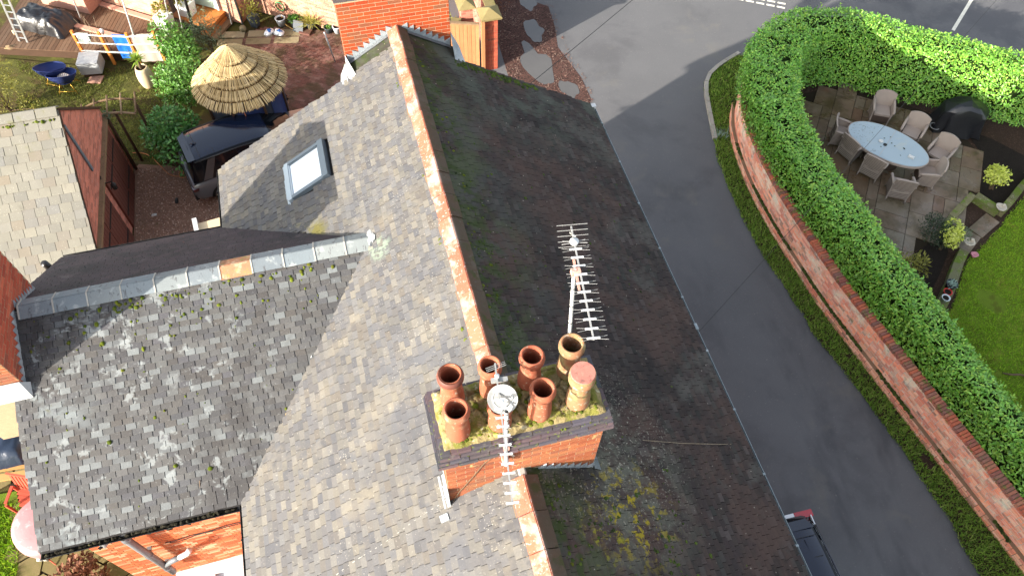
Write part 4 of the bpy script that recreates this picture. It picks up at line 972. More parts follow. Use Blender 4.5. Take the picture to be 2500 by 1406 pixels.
def run(P, ps, parent, d, z0, courses, bl=.225, ch=.075, thick=.05, jo=.011):
    Q = off2(P, d); L = [0]
    for a, b in zip(Q[:-1], Q[1:]): L.append(L[-1]+(b-a).length)
    def pt(s):
        s = min(max(s, 0), L[-1]-1e-4)
        for i in range(len(Q)-1):
            if L[i+1] >= s:
                t = (s-L[i])/(L[i+1]-L[i]); return Q[i].lerp(Q[i+1], t), (Q[i+1]-Q[i]).normalized()
    for j in range(courses):
        s = -(j % 2)*bl*.5; k = 0
        while s < L[-1]:
            w = bl if R.random() < .8 else bl*.5
            p, t = pt(s+w/2); n = Vector((-t.y, t.x, 0)); u = Vector((t.x, t.y, 0))
            if p.y > -.8:
                c = Vector((p.x, p.y, z0+j*ch+ch/2))-n*thick/2+n*R.uniform(-.003, .003)
                ps.add(frame(c, u*(w-jo), n*thick, Vector((0, 0, 1))*(ch-jo)), n, parent)
            s += w
run(WC, gp, wcore, .094, .30, 11); run(WC, gp, wcore, 0.0, 0.0, 4)
gp.flush(gwall, 'wall_bricks')
cp = Pieces('coping_brick', 'brick_cope', 160)
Q = off2(WC, .06); L = 0; s = 0
for a, b in zip(Q[:-1], Q[1:]):
    d = (b-a).length; t = (b-a)/d; n = Vector((-t.y, t.x, 0)); u = Vector((t.x, t.y, 0))
    while s < L+d:
        p = a+t*(s-L)
        if p.y > -.8:
            cp.add(frame(Vector((p.x, p.y, 1.18+R.uniform(-.006, .008)))-n*.11, u*.064, n*.22, Vector((0, 0, .105))), (n+Vector((0, 0, 1))).normalized(), wcore)
        s += .076
    L += d
cp.flush(gwall, 'coping_bricks')
mq = off2(WC, .05)
def onledge():
    p = R.choice(mq)
    if mnoise.noise((p.x*1.2, p.y*1.1, 7)) < .0: return None
    return (p.x+R.uniform(-.03, .03), p.y+R.uniform(-.15, .15), .295)
moss('moss', 'moss_dark', 900, onledge, .022, gwall, (0, 0, 1))
# ------------------------------------------------------------------ leaves
def leaf(mb, p, d, n, L, w, rnd, fold=.25):
    d = d.normalized(); s = d.cross(n)
    if s.length < 1e-3: s = d.cross(Vector((1, 0, 0)))
    s.normalize(); up = s.cross(d)
    a = p; t = p+d*L-up*L*.12; m1 = p+d*L*.45
    l = m1+s*w+up*w*fold; r = m1-s*w+up*w*fold
    mb.add([a, r, t, l, m1], [(0, 1, 4), (1, 2, 4), (2, 3, 4), (3, 0, 4)], rnd)
def hedge_leaves(segs, name, mat, root, dens, L, w, label=None):
    mb = MB()
    for (P, n, area, flat) in segs:
        for i in range(int(area*dens)):
            p = P()
            if mnoise.noise((p.x*3.3, p.y*3.3, p.z*3.3)) < -.30 and R.random() < .8: p = p-Vector(n).normalized()*R.uniform(.05, .16)
            nn = (Vector(n)+Vector((R.gauss(0, .55), R.gauss(0, .55), R.gauss(.15, .45)))).normalized()
            t = Vector((R.gauss(0, 1), R.gauss(0, 1), R.gauss(.1, .7))); d = t-nn*t.dot(nn)*.75
            leaf(mb, p, d, nn, L*R.uniform(.6, 1.25), w*R.uniform(.7, 1.25), R.uniform(.001, .999))
    o = mb.build(name, mat, root, kind='stuff'); return o
hroot = thing('laurel_hedge', 'clipped green laurel hedge curving around the patio behind the brick wall', 'hedge', (11.4, 10.0, 0))
HPO = catmull([(12.2, -3.0), (11.98, 0), (11.74, 2.0), (11.40, 4.2), (11.08, 6.2), (10.84, 8.0), (10.67, 9.8), (10.58, 11.6), (10.68, 13.0), (11.0, 14.4), (11.55, 15.5), (12.4, 16.25), (13.4, 16.68), (14.4, 16.6), (15.5, 16.1), (16.6, 15.1), (17.8, 14.2), (19.1, 13.3), (21.5, 11.9)], 6)
HPI = catmull([(13.0, -3.0), (12.75, 0), (12.45, 2.0), (12.15, 3.8), (12.0, 5.6), (11.85, 7.4), (11.75, 9.0), (11.68, 10.6), (11.72, 11.8), (11.95, 13.0), (12.45, 14.1), (12.85, 14.75), (13.4, 15.25), (14.2, 15.35), (15.2, 15.0), (16.2, 14.25), (17.5, 13.55), (18.7, 12.75), (20.8, 11.4)], 6)
HT = 2.15
nH = len(HPO)
def htop(i): return HT+.10*mnoise.noise((i*.13, 3, 0))+(.06 if i > 80 else 0)
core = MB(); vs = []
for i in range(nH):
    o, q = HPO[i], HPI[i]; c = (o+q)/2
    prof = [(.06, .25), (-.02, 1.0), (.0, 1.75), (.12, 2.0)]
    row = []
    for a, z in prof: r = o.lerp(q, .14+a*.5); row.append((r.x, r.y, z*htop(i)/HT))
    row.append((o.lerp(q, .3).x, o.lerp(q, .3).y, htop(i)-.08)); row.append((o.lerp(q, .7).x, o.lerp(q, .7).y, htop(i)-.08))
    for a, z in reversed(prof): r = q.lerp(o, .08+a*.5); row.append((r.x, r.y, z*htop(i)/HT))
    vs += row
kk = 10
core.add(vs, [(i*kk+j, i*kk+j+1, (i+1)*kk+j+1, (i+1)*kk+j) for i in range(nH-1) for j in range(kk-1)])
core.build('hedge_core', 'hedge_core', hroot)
def hseg(i):
    o0, o1, q0, q1 = HPO[i], HPO[i+1], HPI[i], HPI[i+1]
    tl_ = ((o1-o0).length+(q1-q0).length)/2; wd = (o0-q0).length
    nx = (o0-q0).normalized()
    def top():
        t, a = R.random(), R.random(); p = o0.lerp(o1, t).lerp(q0.lerp(q1, t), a); e = min(a, 1-a)*wd
        z = htop(i+t)-.02-max(0, .16-e)*.6+R.gauss(0, .03)+.10*mnoise.noise((p.x*1.1, p.y*1.1, 2))+.06*mnoise.noise((p.x*3.1, p.y*3.1, 6))
        return Vector((p.x, p.y, z))
    def side(inner):
        def f():
            t = R.random(); p = (q0.lerp(q1, t) if inner else o0.lerp(o1, t)); z = R.uniform(.18 if inner else 1.12, htop(i)-.05)
            k = (1 if not inner else -1)*(R.gauss(-.02, .05)+.08*mnoise.noise((p.x*1.5, p.y*1.5, z*1.5)))
            return Vector((p.x+nx.x*k, p.y+nx.y*k, z))
        return f
    return [(top, (0, 0, 1), tl_*wd, 0), (side(False), (nx.x, nx.y, .3), tl_*1.2, 0), (side(True), (-nx.x, -nx.y, .3), tl_*2.0, 0)]
near = []; far = []
for i in range(nH-1):
    if HPO[i].y < -.8: continue
    near += hseg(i)
hedge_leaves(near, 'foliage', 'laurel', hroot, 640, .10, .0235)
hedge_leaves([(P, n, a*.24, f) for P, n, a, f in near], 'young_foliage', 'laurel_young', hroot, 520, .085, .02)
sh_ = MB()
for i in range(260):
    k = R.randrange(8, nH-2); t = R.random(); p = HPO[k].lerp(HPI[k], t); z = htop(k)-.05
    if p.y < -.5: continue
    L_ = R.uniform(.08, .2); d = Vector((R.gauss(0, .35), R.gauss(0, .35), 1)).normalized(); b0 = Vector((p.x, p.y, z))
    for q in range(5): leaf(sh_, b0+d*L_*(q/5), d*.5+Vector((R.gauss(0, 1), R.gauss(0, 1), .2)), Vector((0, 0, 1)), R.uniform(.06, .1), .02, R.uniform(.001, .999))
sh_.build('stray_shoots', 'laurel_young', hroot, kind='stuff')
# ------------------------------------------------------------------ patio of stone flags
patio = thing('patio', '', '', (15, 11.5, 0))
for k_ in ('label', 'category'): del patio[k_]
patio['kind'] = 'structure'
PAT = [(12.0, 5.0), (13.7, 8.75), (14.55, 8.95), (15.25, 9.35), (16.2, 9.85), (16.95, 10.35), (17.3, 10.7), (17.85, 11.5), (17.8, 12.9), (17.2, 13.6), (16.4, 14.4), (15.2, 15.2), (13.0, 15.2), (11.5, 13.0), (11.6, 9.0)]
sheet('patio_bed', PAT, .018, 'joint_dark', None, patio)
ang = rad(-38); ux = Vector((math.cos(ang), math.sin(ang))); uy = Vector((-ux.y, ux.x)); C0 = Vector((14.6, 11.6))
occ = {}; G = .30
cells = [(i, j) for j in range(-16, 17) for i in range(-16, 17)]
pm = MB().mbox(Matrix.Identity(4)).mesh('flagstone', 'paver')
for (i, j) in cells:
    if (i, j) in occ: continue
    opts = [(3, 2), (2, 2), (2, 3), (2, 1), (1, 2), (1, 1)]; R.shuffle(opts[:3]); R.shuffle(opts)
    opts.sort(key=lambda q: -q[0]*q[1]*R.uniform(.5, 1))
    for a, b in opts:
        if all((i+p, j+q) not in occ for p in range(a) for q in range(b)):
            for p in range(a):
                for q in range(b): occ[(i+p, j+q)] = 1
            c = C0+ux*(i+a/2)*G+uy*(j+b/2)*G
            if inpoly(c.x, c.y, PAT):
                o = link('flagstone', pm, patio)
                o.matrix_basis = frame((c.x, c.y, .032+R.uniform(-.002, .003)), (ux*(a*G-.014)).to_3d(), (uy*(b*G-.014)).to_3d(), Vector((R.gauss(0, .004), R.gauss(0, .004), 1))*.03)
            break
# lawn
LAWN = [(11.8, -3), (12.1, 2.5), (12.2, 4.5), (13.2, 6.55), (13.95, 6.95), (14.3, 7.3), (14.85, 7.85), (15.2, 8.15), (15.9, 8.5), (16.6, 8.85), (17.1, 9.15), (17.7, 9.5), (18.3, 9.8), (22, 11.2), (30, 6), (30, -3)]
sheet('lawn', LAWN, .022, 'lawn_soil')
LAWNV = [(12.1, 2.2), (12.2, 4.5), (13.2, 6.6), (13.95, 7.0), (14.3, 7.35), (14.85, 7.9), (15.2, 8.2), (15.9, 8.55), (16.6, 8.9), (17.1, 9.2), (18.3, 9.9), (18.8, 9.2), (17.0, 6.6), (14.6, 3.0)]
blades('lawn_grass', 'grass', inarea(LAWNV, .022, lambda x, y: mnoise.noise((x*1.1, y*1.1, 8)) > -.42), 26000, .055, .008, label='mossy green lawn beyond the stone edging', cat='grass', lean=1.1)
sheet('planting_bed', [(12.4, 5.6), (13.4, 7.3), (14.25, 8.0), (14.85, 8.55), (15.1, 9.2), (14.5, 8.95), (13.75, 8.7), (12.6, 8.2)], .024, 'soil_dark')
sheet('planting_bed', [(16.75, 10.15), (17.1, 9.5), (18.3, 10.1), (19.5, 10.6), (18.6, 12.0), (18.0, 12.6), (17.9, 11.5), (17.4, 10.7)], .024, 'soil_dark')
# stone edging wall
edg = thing('stone_edging', 'low mossy stone edging between the patio beds and lawn', 'edging', (15.5, 8.6, 0))
def edge_run(P, w=.20, h=.22):
    P = [Vector(p) for p in P]
    for a, b in zip(P[:-1], P[1:]):
        d = (b-a).normalized(); n = max(1, round((b-a).length/.55)); L = (b-a).length/n
        for i in range(n):
            p = a+d*(i*L+.006); q = a+d*((i+1)*L-.006)
            MB().bar((p.x, p.y, h/2), (q.x, q.y, h/2), w*R.uniform(.92, 1.05), h+R.uniform(-.01, .01)).build('edging_stone', 'edging_stone', edg)
edge_run([(18.9, 10.45), (18.1, 10.02), (17.5, 9.65), (16.96, 9.36)]); edge_run([(16.94, 9.38), (16.62, 10.06)], .24); edge_run([(16.55, 10.10), (16.0, 9.80), (15.5, 9.52), (15.05, 9.2)], .2)
edge_run([(15.16, 8.42), (14.75, 8.08), (14.2, 7.55), (13.85, 7.25), (13.35, 6.85), (12.9, 6.3)], .26)
for p in (((15.25, 8.55), (15.9, 8.95)), ((15.95, 8.95), (16.75, 9.3))):
    a, b = Vector(p[0]), Vector(p[1]); MB().bar((a.x, a.y, .03), (b.x, b.y, .03), .42, .04).build('step_slab', 'paver', edg)
# ------------------------------------------------------------------ oval glass table
TC = Vector((14.72, 12.05)); TA = math.atan2(11.13-12.97, 15.45-14.02)
table = thing('garden_table', 'large oval wicker table with wet glass top on the patio', 'table', (TC.x, TC.y, .03))
def oval(c, a, b, rz, z, n=48):
    return [(c.x+a*math.cos(t)*math.cos(rz)-b*math.sin(t)*math.sin(rz), c.y+a*math.cos(t)*math.sin(rz)+b*math.sin(t)*math.cos(rz), z) for t in (2*math.pi*i/n for i in range(n))]
def ovalprism(a, b, z0, z1, name, mat, par):
    mb = MB(); A = oval(TC, a, b, TA, z0); B = oval(TC, a, b, TA, z1); n = len(A)
    mb.add(A+B, [tuple(range(n, 2*n)), tuple(reversed(range(n)))]+[(i, (i+1) % n, n+(i+1) % n, n+i) for i in range(n)]); return mb.build(name, mat, par)
ovalprism(1.20, .68, .66, .725, 'rim', 'wicker', table); ovalprism(1.175, .655, .727, .737, 'glass_top', 'glass_table', table)
ovalprism(.55, .30, .03, .655, 'pedestal', 'wicker_dark', table)
dvec = Vector((math.cos(TA), math.sin(TA))); pvec = Vector((-dvec.y, dvec.x))
a_, b_ = TC-dvec*.02-pvec*.655, TC-dvec*.02+pvec*.655
MB().bar((a_.x, a_.y, .7385), (b_.x, b_.y, .7385), .008, .002).build('glass_joint', 'wicker', table)
def on_table(x, y): p = TC+dvec*x+pvec*y; return (p.x, p.y, .738)
tb = MB(); p = on_table(.72, -.12); tb.box((p[0], p[1], p[2]+.02), (.09, .16, .04), rz=TA+1.5); tag(tb.build('white_box', 'paint_white'), 'small white box lying on the right end of the glass table', 'box')
p = on_table(-.20, -.05); tag(MB().lathe([(0, 0), (.055, 0), (.065, .02), (.055, .03), (0, .028)], p, 16).build('saucer', 'paint_white', None, True), 'small white dish on the middle of the glass table', 'dish')
p = on_table(-.05, -.11); tag(MB().lathe([(0, 0), (.05, 0), (.055, .015), (.03, .02), (0, .02)], p, 14).build('ashtray', 'black_plastic', None, True), 'round black disc beside the white dish on the table', 'ashtray')
wl_ = MB()
for i in range(10):
    p = on_table(R.uniform(-.3, .55), R.uniform(-.3, .3)); wl_.disc((p[0], p[1], .7395), R.uniform(.018, .03), 8, ry=.02)
for i in range(70):
    t = R.uniform(-1.1, -.45); q = R.gauss(0, .28)
    if (t/1.1)**2+(q/.6)**2 > 1: continue
    p = on_table(t, q); wl_.disc((p[0], p[1], .7393), R.uniform(.006, .02), 6, ry=.006, rz=R.uniform(0, 3))
o = wl_.build('wet_leaves', 'shrub_dark', table); o['kind'] = 'stuff'
# ------------------------------------------------------------------ wicker chairs
def weave_panel(P, th=.035):
    """P: grid rows of points -> thick sheet"""
    mb = MB(); rws = len(P); cl = len(P[0])
    def nrm(i, j):
        a = P[min(i+1, rws-1)][j]-P[max(i-1, 0)][j]; b = P[i][min(j+1, cl-1)]-P[i][max(j-1, 0)]; return a.cross(b).normalized()
    F = [P[i][j]+nrm(i, j)*th/2 for i in range(rws) for j in range(cl)]; B = [P[i][j]-nrm(i, j)*th/2 for i in range(rws) for j in range(cl)]
    n = rws*cl; fs = []
    for i in range(rws-1):
        for j in range(cl-1):
            a = i*cl+j; fs += [(a, a+cl, a+cl+1, a+1), (n+a, n+a+1, n+a+cl+1, n+a+cl)]
    for i in range(rws-1):
        for j, s in ((0, 1), (cl-1, -1)):
            a = i*cl+j; q = (a, n+a, n+a+cl, a+cl); fs.append(q if s > 0 else tuple(reversed(q)))
    for j in range(cl-1):
        for i, s in ((0, -1), (rws-1, 1)):
            a = i*cl+j; q = (a, n+a, n+a+1, a+1); fs.append(q if s > 0 else tuple(reversed(q)))
    mb.add(F+B, fs); return mb
def make_chair(label):
    t = thing('wicker_chair', label, 'chair', (0, 0, 0), 'wicker armchairs around the oval table')
    # front is -Y
    seat = MB().box((0, -.02, .40), (.46, .50, .07)); seat.build('seat', 'wicker', t)
    rows = []
    for i in range(9):
        z = .12+.80*i/8; f = i/8; w = .25+.055*math.sin(f*1.9); row = []
        lean = .20+.11*max(0, f-.3)+.05*max(0, f-.6)
        for j in range(9):
            u = -1+2*j/8; zz = z
            if i >= 7: zz = z-(.07*u*u if i == 8 else .02*u*u)
            row.append(Vector((w*u, lean-.06*u*u*f, zz)))
        rows.append(row)
    autosmooth(weave_panel(rows, .04).build('backrest', 'wicker', t), 50)
    for s in (-1, 1):
        rows = []
        for i in range(6):
            f = i/5; z = .12+.50*f; row = []
            for j in range(6):
                g_ = j/5; y = .22-.50*g_*(1-.12*f); zz = min(z, .12+(.62-.12)*f-(.06*g_*f)); row.append(Vector((s*(.255+.03*f), y, zz)))
            rows.append(row if s > 0 else row)
        autosmooth(weave_panel(rows, .035).build('side_panel', 'wicker', t), 50)
        MB().tube([(s*.29, .24, .66), (s*.295, .1, .635), (s*.295, -.08, .60), (s*.29, -.24, .565), (s*.285, -.29, .52)], [.035, .038, .04, .038, .03], 8).build('arm', 'wicker', t, True)
        for yy in (-.25, .22): MB().tube([(s*.255, yy, .14), (s*.265, yy*1.12, 0)], [.022, .018], 6).build('leg', 'wicker', t, True)
    rows = [[Vector((-.24+.48*j/5, -.25, .12+.26*i/3)) for j in range(6)] for i in range(4)]
    weave_panel(rows, .03).build('front_apron', 'wicker_dark', t)
    wv = MB()
    for i in range(14):
        z = .15+.055*i; f = (z-.12)/.8; w = .25+.055*math.sin(f*1.9); lean = .20+.11*max(0, f-.3)+.05*max(0, f-.6)
        wv.tube([(w*u, lean-.06*u*u*f+.023, z-.02*u*u*f) for u in (-.96, -.5, 0, .5, .96)], .006, 4, False)
    for s in (-1, 1):
        for i in range(9):
            z = .15+.05*i; f = (z-.12)/.5
            wv.tube([(s*(.255+.03*f+.019), .21-.46*g_, z-.05*g_*f) for g_ in (0, .5, 1)], .006, 4, False)
    wv.build('weave', 'wicker_dark', t)
    return t
CH = [  # x, y, facing angle of the front (towards table), label
 (13.86, 13.02, -33, 'wicker chair at the left end of the table nearest the hedge corner', 0),
 (13.90, 12.42, -20+38, 'wicker chair second from the left on the hedge side of the table', 0),
 (14.16, 11.62, 36, 'wicker chair third along the hedge side, tucked against the glass top', 0),
 (15.55, 13.60, -118, 'wicker chair standing apart at the back beside the far hedge', 0),
 (15.95, 12.55, -140, 'wicker chair on the far side of the table next to the covered barbecue', 0),
 (16.27, 11.58, -150, 'wicker chair on the far side of the table, right of its neighbour by the barbecue', 0),
 (15.52, 10.97, 150, 'wicker chair overlapping the right end of the glass table', 0),
 (14.47, 10.72, 60, 'wicker chair pulled out alone below the table', 0)]
ch0 = None
for (x, y, a, lb, _) in CH:
    c = make_chair(lb) if ch0 is None else copy_tree(ch0)
    if ch0 is None: ch0 = c
    c['label'] = lb; c.location = (x, y, .045); c.rotation_euler = (0, 0, rad(a)+math.pi/2); c['base'] = (x, y, .045)
# ------------------------------------------------------------------ covered barbecue
bq = MB(); PR = []
BC = Vector((17.72, 12.72)); BA = rad(-28)
for i, (zz, a, b) in enumerate([(.06, .74, .46), (.25, .70, .42), (.55, .66, .38), (.80, .62, .36), (.98, .52, .32), (1.08, .36, .24), (1.12, .0, .0)]):
    for j in range(40):
        t = 2*math.pi*j/40; e = 4.0
        cx = abs(math.cos(t))**(2/e)*math.copysign(1, math.cos(t)); cy = abs(math.sin(t))**(2/e)*math.copysign(1, math.sin(t))
        fold = 1+.11*math.sin(t*7+1.3*math.sin(i*.5))*max(0, .95-zz)+.06*math.sin(t*13+i*.4)*max(0, .8-zz)
        x, y = a*cx*fold, b*cy*fold
        z = zz+.09*mnoise.noise((x*3.2, y*3.2, zz))-(.10*abs(cx) if i in (4, 5) else 0)
        if i == 0: z = .05+.14*max(0, mnoise.noise((x*2.2, y*2.2, 4)))
        bq.v.append((BC.x+x*math.cos(BA)-y*math.sin(BA), BC.y+x*math.sin(BA)+y*math.cos(BA), z))
for i in range(6):
    for j in range(40): bq.f.append((i*40+j, i*40+(j+1) % 40, (i+1)*40+(j+1) % 40, (i+1)*40+j)); bq.r.append(0); bq.mi.append(0)
bbq = thing('barbecue', 'barbecue under a crumpled black cover at the hedge foot', 'barbecue', (BC.x, BC.y, 0))
autosmooth(bq.build('cover', 'bbq_cover', bbq), 22)
for sx, sy in ((.55, .3), (.55, -.3), (-.55, .3), (-.55, -.3)):
    p = Vector((BC.x+sx*math.cos(BA)-sy*math.sin(BA), BC.y+sx*math.sin(BA)+sy*math.cos(BA))); MB().lathe([(0, 0), (.05, .01), (.05, .08), (0, .09)], (p.x, p.y, .02), 10).build('wheel', 'black_plastic', bbq)
bw = thing('steel_bowl', 'small round bowl with pale rim on the patio beside the barbecue', 'bowl', (17.02, 12.78, .04))
MB().lathe([(.03, 0), (.11, .02), (.145, .12), (.15, .14), (.13, .14), (.10, .04), (0, .03)], (17.02, 12.78, .045), 20).build('bowl', 'black_plastic', bw, True)
MB().lathe([(.151, .135), (.156, .15), (.135, .152), (.128, .138)], (17.02, 12.78, .045), 20).build('rim', 'alu_white', bw, True)
# ------------------------------------------------------------------ shrubs and pots
def shrub(name, label, cat, c, r, n, mat, L=.08, w=.022, stem=True, squash=1.0, core='shrub_dark', up=.3, lobes=5, group=None):
    t = thing(name, label, cat, (c[0], c[1], 0), group)
    C = Vector(c); lb = [(C+Vector((R.gauss(0, r*.38), R.gauss(0, r*.38), R.gauss(0, r*.28*squash))), r*R.uniform(.45, .8)) for _ in range(lobes)]+[(C, r*.8)]
    mb = MB()
    for i in range(n):
        q, rr = R.choice(lb); d = Vector((R.gauss(0, 1), R.gauss(0, 1), R.gauss(.25, 1))).normalized()
        p = q+Vector((d.x, d.y, d.z*squash))*rr*R.uniform(.72, 1.06)
        if p.z < .04: continue
        t3 = Vector((R.gauss(0, .7), R.gauss(0, .7), R.gauss(up, .5)))+d*.7
        leaf(mb, p, t3, (d+Vector((0, 0, .5))).normalized(), L*R.uniform(.6, 1.3), w*R.uniform(.7, 1.3), R.uniform(.001, .999))
    mb.build('crown', mat, t, kind='stuff')
    tw_ = MB()
    for q, rr in lb: tw_.tube([(C.x+R.gauss(0, .03), C.y+R.gauss(0, .03), 0), (C.x*.5+q.x*.5, C.y*.5+q.y*.5, q.z*.55), tuple(q)], [.018, .013, .006], 5)
    tw_.build('stems', 'bark', t)
    return t
shrub('yellow_shrub', 'pale yellow leaved shrub in the bed by the right edge', 'shrub', (17.35, 10.25, .55), .34, 650, 'shrub_yellow', .085, .03, squash=1.0)
shrub('yellow_shrub', 'pale yellow shrub in front of the dark bush at the bed edge', 'shrub', (14.70, 8.72, .58), .28, 520, 'shrub_yellow', .08, .028, squash=1.2)
shrub('yellow_shrub', 'small yellow sprig at the right border beside the mossy edging', 'shrub', (18.35, 10.15, .4), .16, 120, 'shrub_yellow', .08, .028)
shrub('heather_bush', 'dense dark green bush at the patio edge beside the steps', 'shrub', (14.75, 9.15, .35), .46, 1500, 'shrub_dark', .06, .014, squash=.75)
shrub('heather_bush', 'dark grey green bush right of the yellow shrub by the steps', 'shrub', (15.30, 8.95, .3), .30, 700, 'shrub_grey', .06, .014, squash=.75)
shrub('bamboo_shrub', 'loose olive leaved shrub between hedge and dark bed', 'shrub', (13.25, 8.05, .5), .42, 420, 'shrub_olive', .12, .018, squash=.9)
def potted(name, label, c, r, h, mat, plant=None, pn=40, pl_=.12, pw=.012, up=1.0, cat='pot', flare=1.15, soilc='soil_dark'):
    t = thing(name, label, cat, c)
    MB().lathe([(0, 0), (r*.78, 0), (r*flare*.95, h*.9), (r*flare, h*.93), (r*flare, h), (r*flare*.86, h), (r*.84, h*.85)], c, 20).build('pot', mat, t, True)
    MB().disc((c[0], c[1], c[2]+h*.86), r*.85*flare**.5, 16).build('soil', soilc, t)
    if plant:
        mb = MB()
        for i in range(pn):
            d = Vector((R.gauss(0, 1), R.gauss(0, 1), abs(R.gauss(up, .5)))).normalized()
            leaf(mb, Vector((c[0], c[1], c[2]+h*.85))+Vector((R.gauss(0, r*.4), R.gauss(0, r*.4), 0)), d, Vector((0, 0, 1)), pl_*R.uniform(.6, 1.3), pw*R.uniform(.7, 1.3), R.uniform(.001, .999))
        mb.build('plant', plant, t, kind='stuff')
    return t
potted('plant_pot', 'dark pot of grey green succulents on the stone edging', (14.02, 7.44, .235), .13, .2, 'dark_pot', 'succulent', 90, .09, .016, .8)
potted('plant_pot', 'small glossy red pot on the stone edging', (13.83, 7.28, .235), .10, .13, 'red_pot')
potted('plant_pot', 'small pale grey pot below the red pot on the edging', (13.66, 7.12, .235), .095, .15, 'white_pot')
def bird_bath(label, c):
    t = thing('stone_bowl', label, 'bowl', c)
    MB().lathe([(0, 0), (.07, 0), (.13, .06), (.15, .10), (.12, .10), (.08, .05), (0, .04)], c, 16, wob=.15).build('bowl', 'stone_pot', t, True)
    MB().blob((c[0]+.1, c[1]+.03, c[2]+.10), (.06, .04, .05), seed=c[0]).build('bird', 'stone_pot', t, True)
bird_bath('pale stone bowl with bird figure at the corner of the edging', (16.93, 9.42, .235)); bird_bath('broken pale stone bowl on the edging by the steps', (15.35, 8.58, .235))
tag(MB().lathe([(0, 0), (.07, 0), (.10, .08), (.08, .08), (0, .03)], (15.45, 8.28, .03), 14, wob=.2).build('clay_saucer', 'pink_pot', None, True), 'small pink clay bowl on the lawn edge', 'bowl')
tag(MB().tube([(14.05, 4.98, .04), (14.25, 4.88, .05), (14.45, 4.84, .04), (14.62, 4.70, .05)], [.02, .03, .028, .02], 7).build('stick', 'bark', None, True), 'short curved brown stick lying on the lawn', 'stick')
# ================================================================== left of the house
GX = -6.39; GYA, GZA = 14.85, 4.23; GS = .885
garage = thing('garage', 'brick garage with pale slate roof and brown double doors by the gravel', 'garage', (-9.5, 14.5, 0))
gz = lambda y: GZA-abs(y-GYA)*GS
gm = MB(); prof = [(GYA, GZA-.06), (17.03, gz(17.03)-.06), (17.03, 0), (11.3, 0), (11.3, gz(11.3)-.06)]
n = len(prof); gm.add([(GX, y, z) for y, z in prof]+[(-14.5, y, z) for y, z in prof], [tuple(range(n)), tuple(reversed(range(n, 2*n)))]+[(i, n+i, n+(i+1) % n, (i+1) % n) for i in range(n)])
gwl = gm.build('gable_wall', 'brick_garage', garage)
roofplane('roof_deck', [(GX+.02, 11.3, gz(11.3)), (GX+.02, GYA, GZA), (-14.5, GYA, GZA), (-14.5, 11.3, gz(11.3))], 'deck_dark', garage)
roofplane('roof_deck', [(GX+.02, GYA, GZA), (GX+.02, 17.1, gz(17.1)), (-14.5, 17.1, gz(17.1)), (-14.5, GYA, GZA)], 'deck_dark', garage)
gt = Pieces('roof_slate', 'slate_roof_pale', 300); hyp = math.hypot(1, GS)
tile_field(gt, garage, (-10.4, 11.3, gz(11.3)), (1, 0, 0), (0, 1, GS), (0, -GS, 1), 4.03, (GYA-11.3)*hyp-.03, .265, .205, lambda c: True, .40, .014, gap=.006, jit=.006, lift=.006)
gt.flush(garage, 'roof_slates')
gr = ridge_mesh(.44, .2, math.atan(GS)-.1, .03, 'ridge_tile', 'slate_roof_pale')
for i in range(9):
    o = link('ridge_tile', gr, garage); o.matrix_basis = Matrix.Translation((-6.62-.46*i, GYA, GZA+.05)) @ Matrix.Rotation(math.pi/2, 4, 'Z') @ Matrix.Rotation(R.gauss(0, .012), 4, 'X')
moss('moss', 'moss', 60, lambda: (R.uniform(-10, -6.5), GYA-.19+R.gauss(0, .015), gz(GYA-.19)+.03), .022, garage, (0, -.66, .75))
# verge trim, eaves beam, slit, doors
MB().bar((GX+.015, 11.3, gz(11.3)-.02), (GX+.015, GYA, GZA-.02), .04, .06).bar((GX+.015, GYA, GZA-.02), (GX+.015, 17.12, gz(17.12)-.02), .04, .06).build('verge_board', 'timber_dark', garage)
MB().box((GX+.02, 14.62, 3.18), (.03, .10, 1.45)).build('owl_slit', 'velux_grey', garage)
MB().box((GX+.05, 14.4, 1.98), (.10, 5.2, .10)).build('door_beam', 'timber_rustic', garage)
for (y0, y1) in ((14.78, 16.72), (12.5, 14.42)):
    ym = (y0+y1)/2
    for a, b in ((y0, ym-.01), (ym+.01, y1)):
        d = MB().box((GX+.02, (a+b)/2, .97), (.05, b-a, 1.90)).build('door', 'timber_door', garage)
        np_ = 6
        for i in range(np_): MB().box((GX+.048, a+(b-a)*(i+.5)/np_, .97), (.012, (b-a)/np_-.012, 1.88)).build('plank', 'timber_door', d)
        MB().box((GX+.06, (a+b)/2, 1.5), (.014, b-a-.1, .05)).build('hinge', 'iron', d); MB().box((GX+.06, (a+b)/2, .45), (.014, b-a-.1, .05)).build('hinge', 'iron', d)
lp = thing('wall_lantern', 'black iron lantern on the pillar between the brown garage doors', 'lamp', (GX+.1, 14.6, 1.9))
MB().bar((GX+.02, 14.6, 1.95), (GX+.28, 14.6, 1.99), .02).build('bracket', 'iron', lp); MB().lathe([(.02, 0), (.06, .02), (.07, .16), (.03, .22), (0, .24)], (GX+.26, 14.6, 1.72), 8).build('lantern', 'iron', lp); MB().bar((GX+.02, 14.44, 1.80), (GX+.03, 14.76, 2.08), .02).build('stay', 'iron', lp)
tag(MB().tube([(-5.62, 9.45, 4.6), (-5.62, 9.22, 5.65)], .062, 12).build('flue_pipe', 'pipe_black', None, True), 'short black flue pipe sticking up behind the side wing', 'pipe')
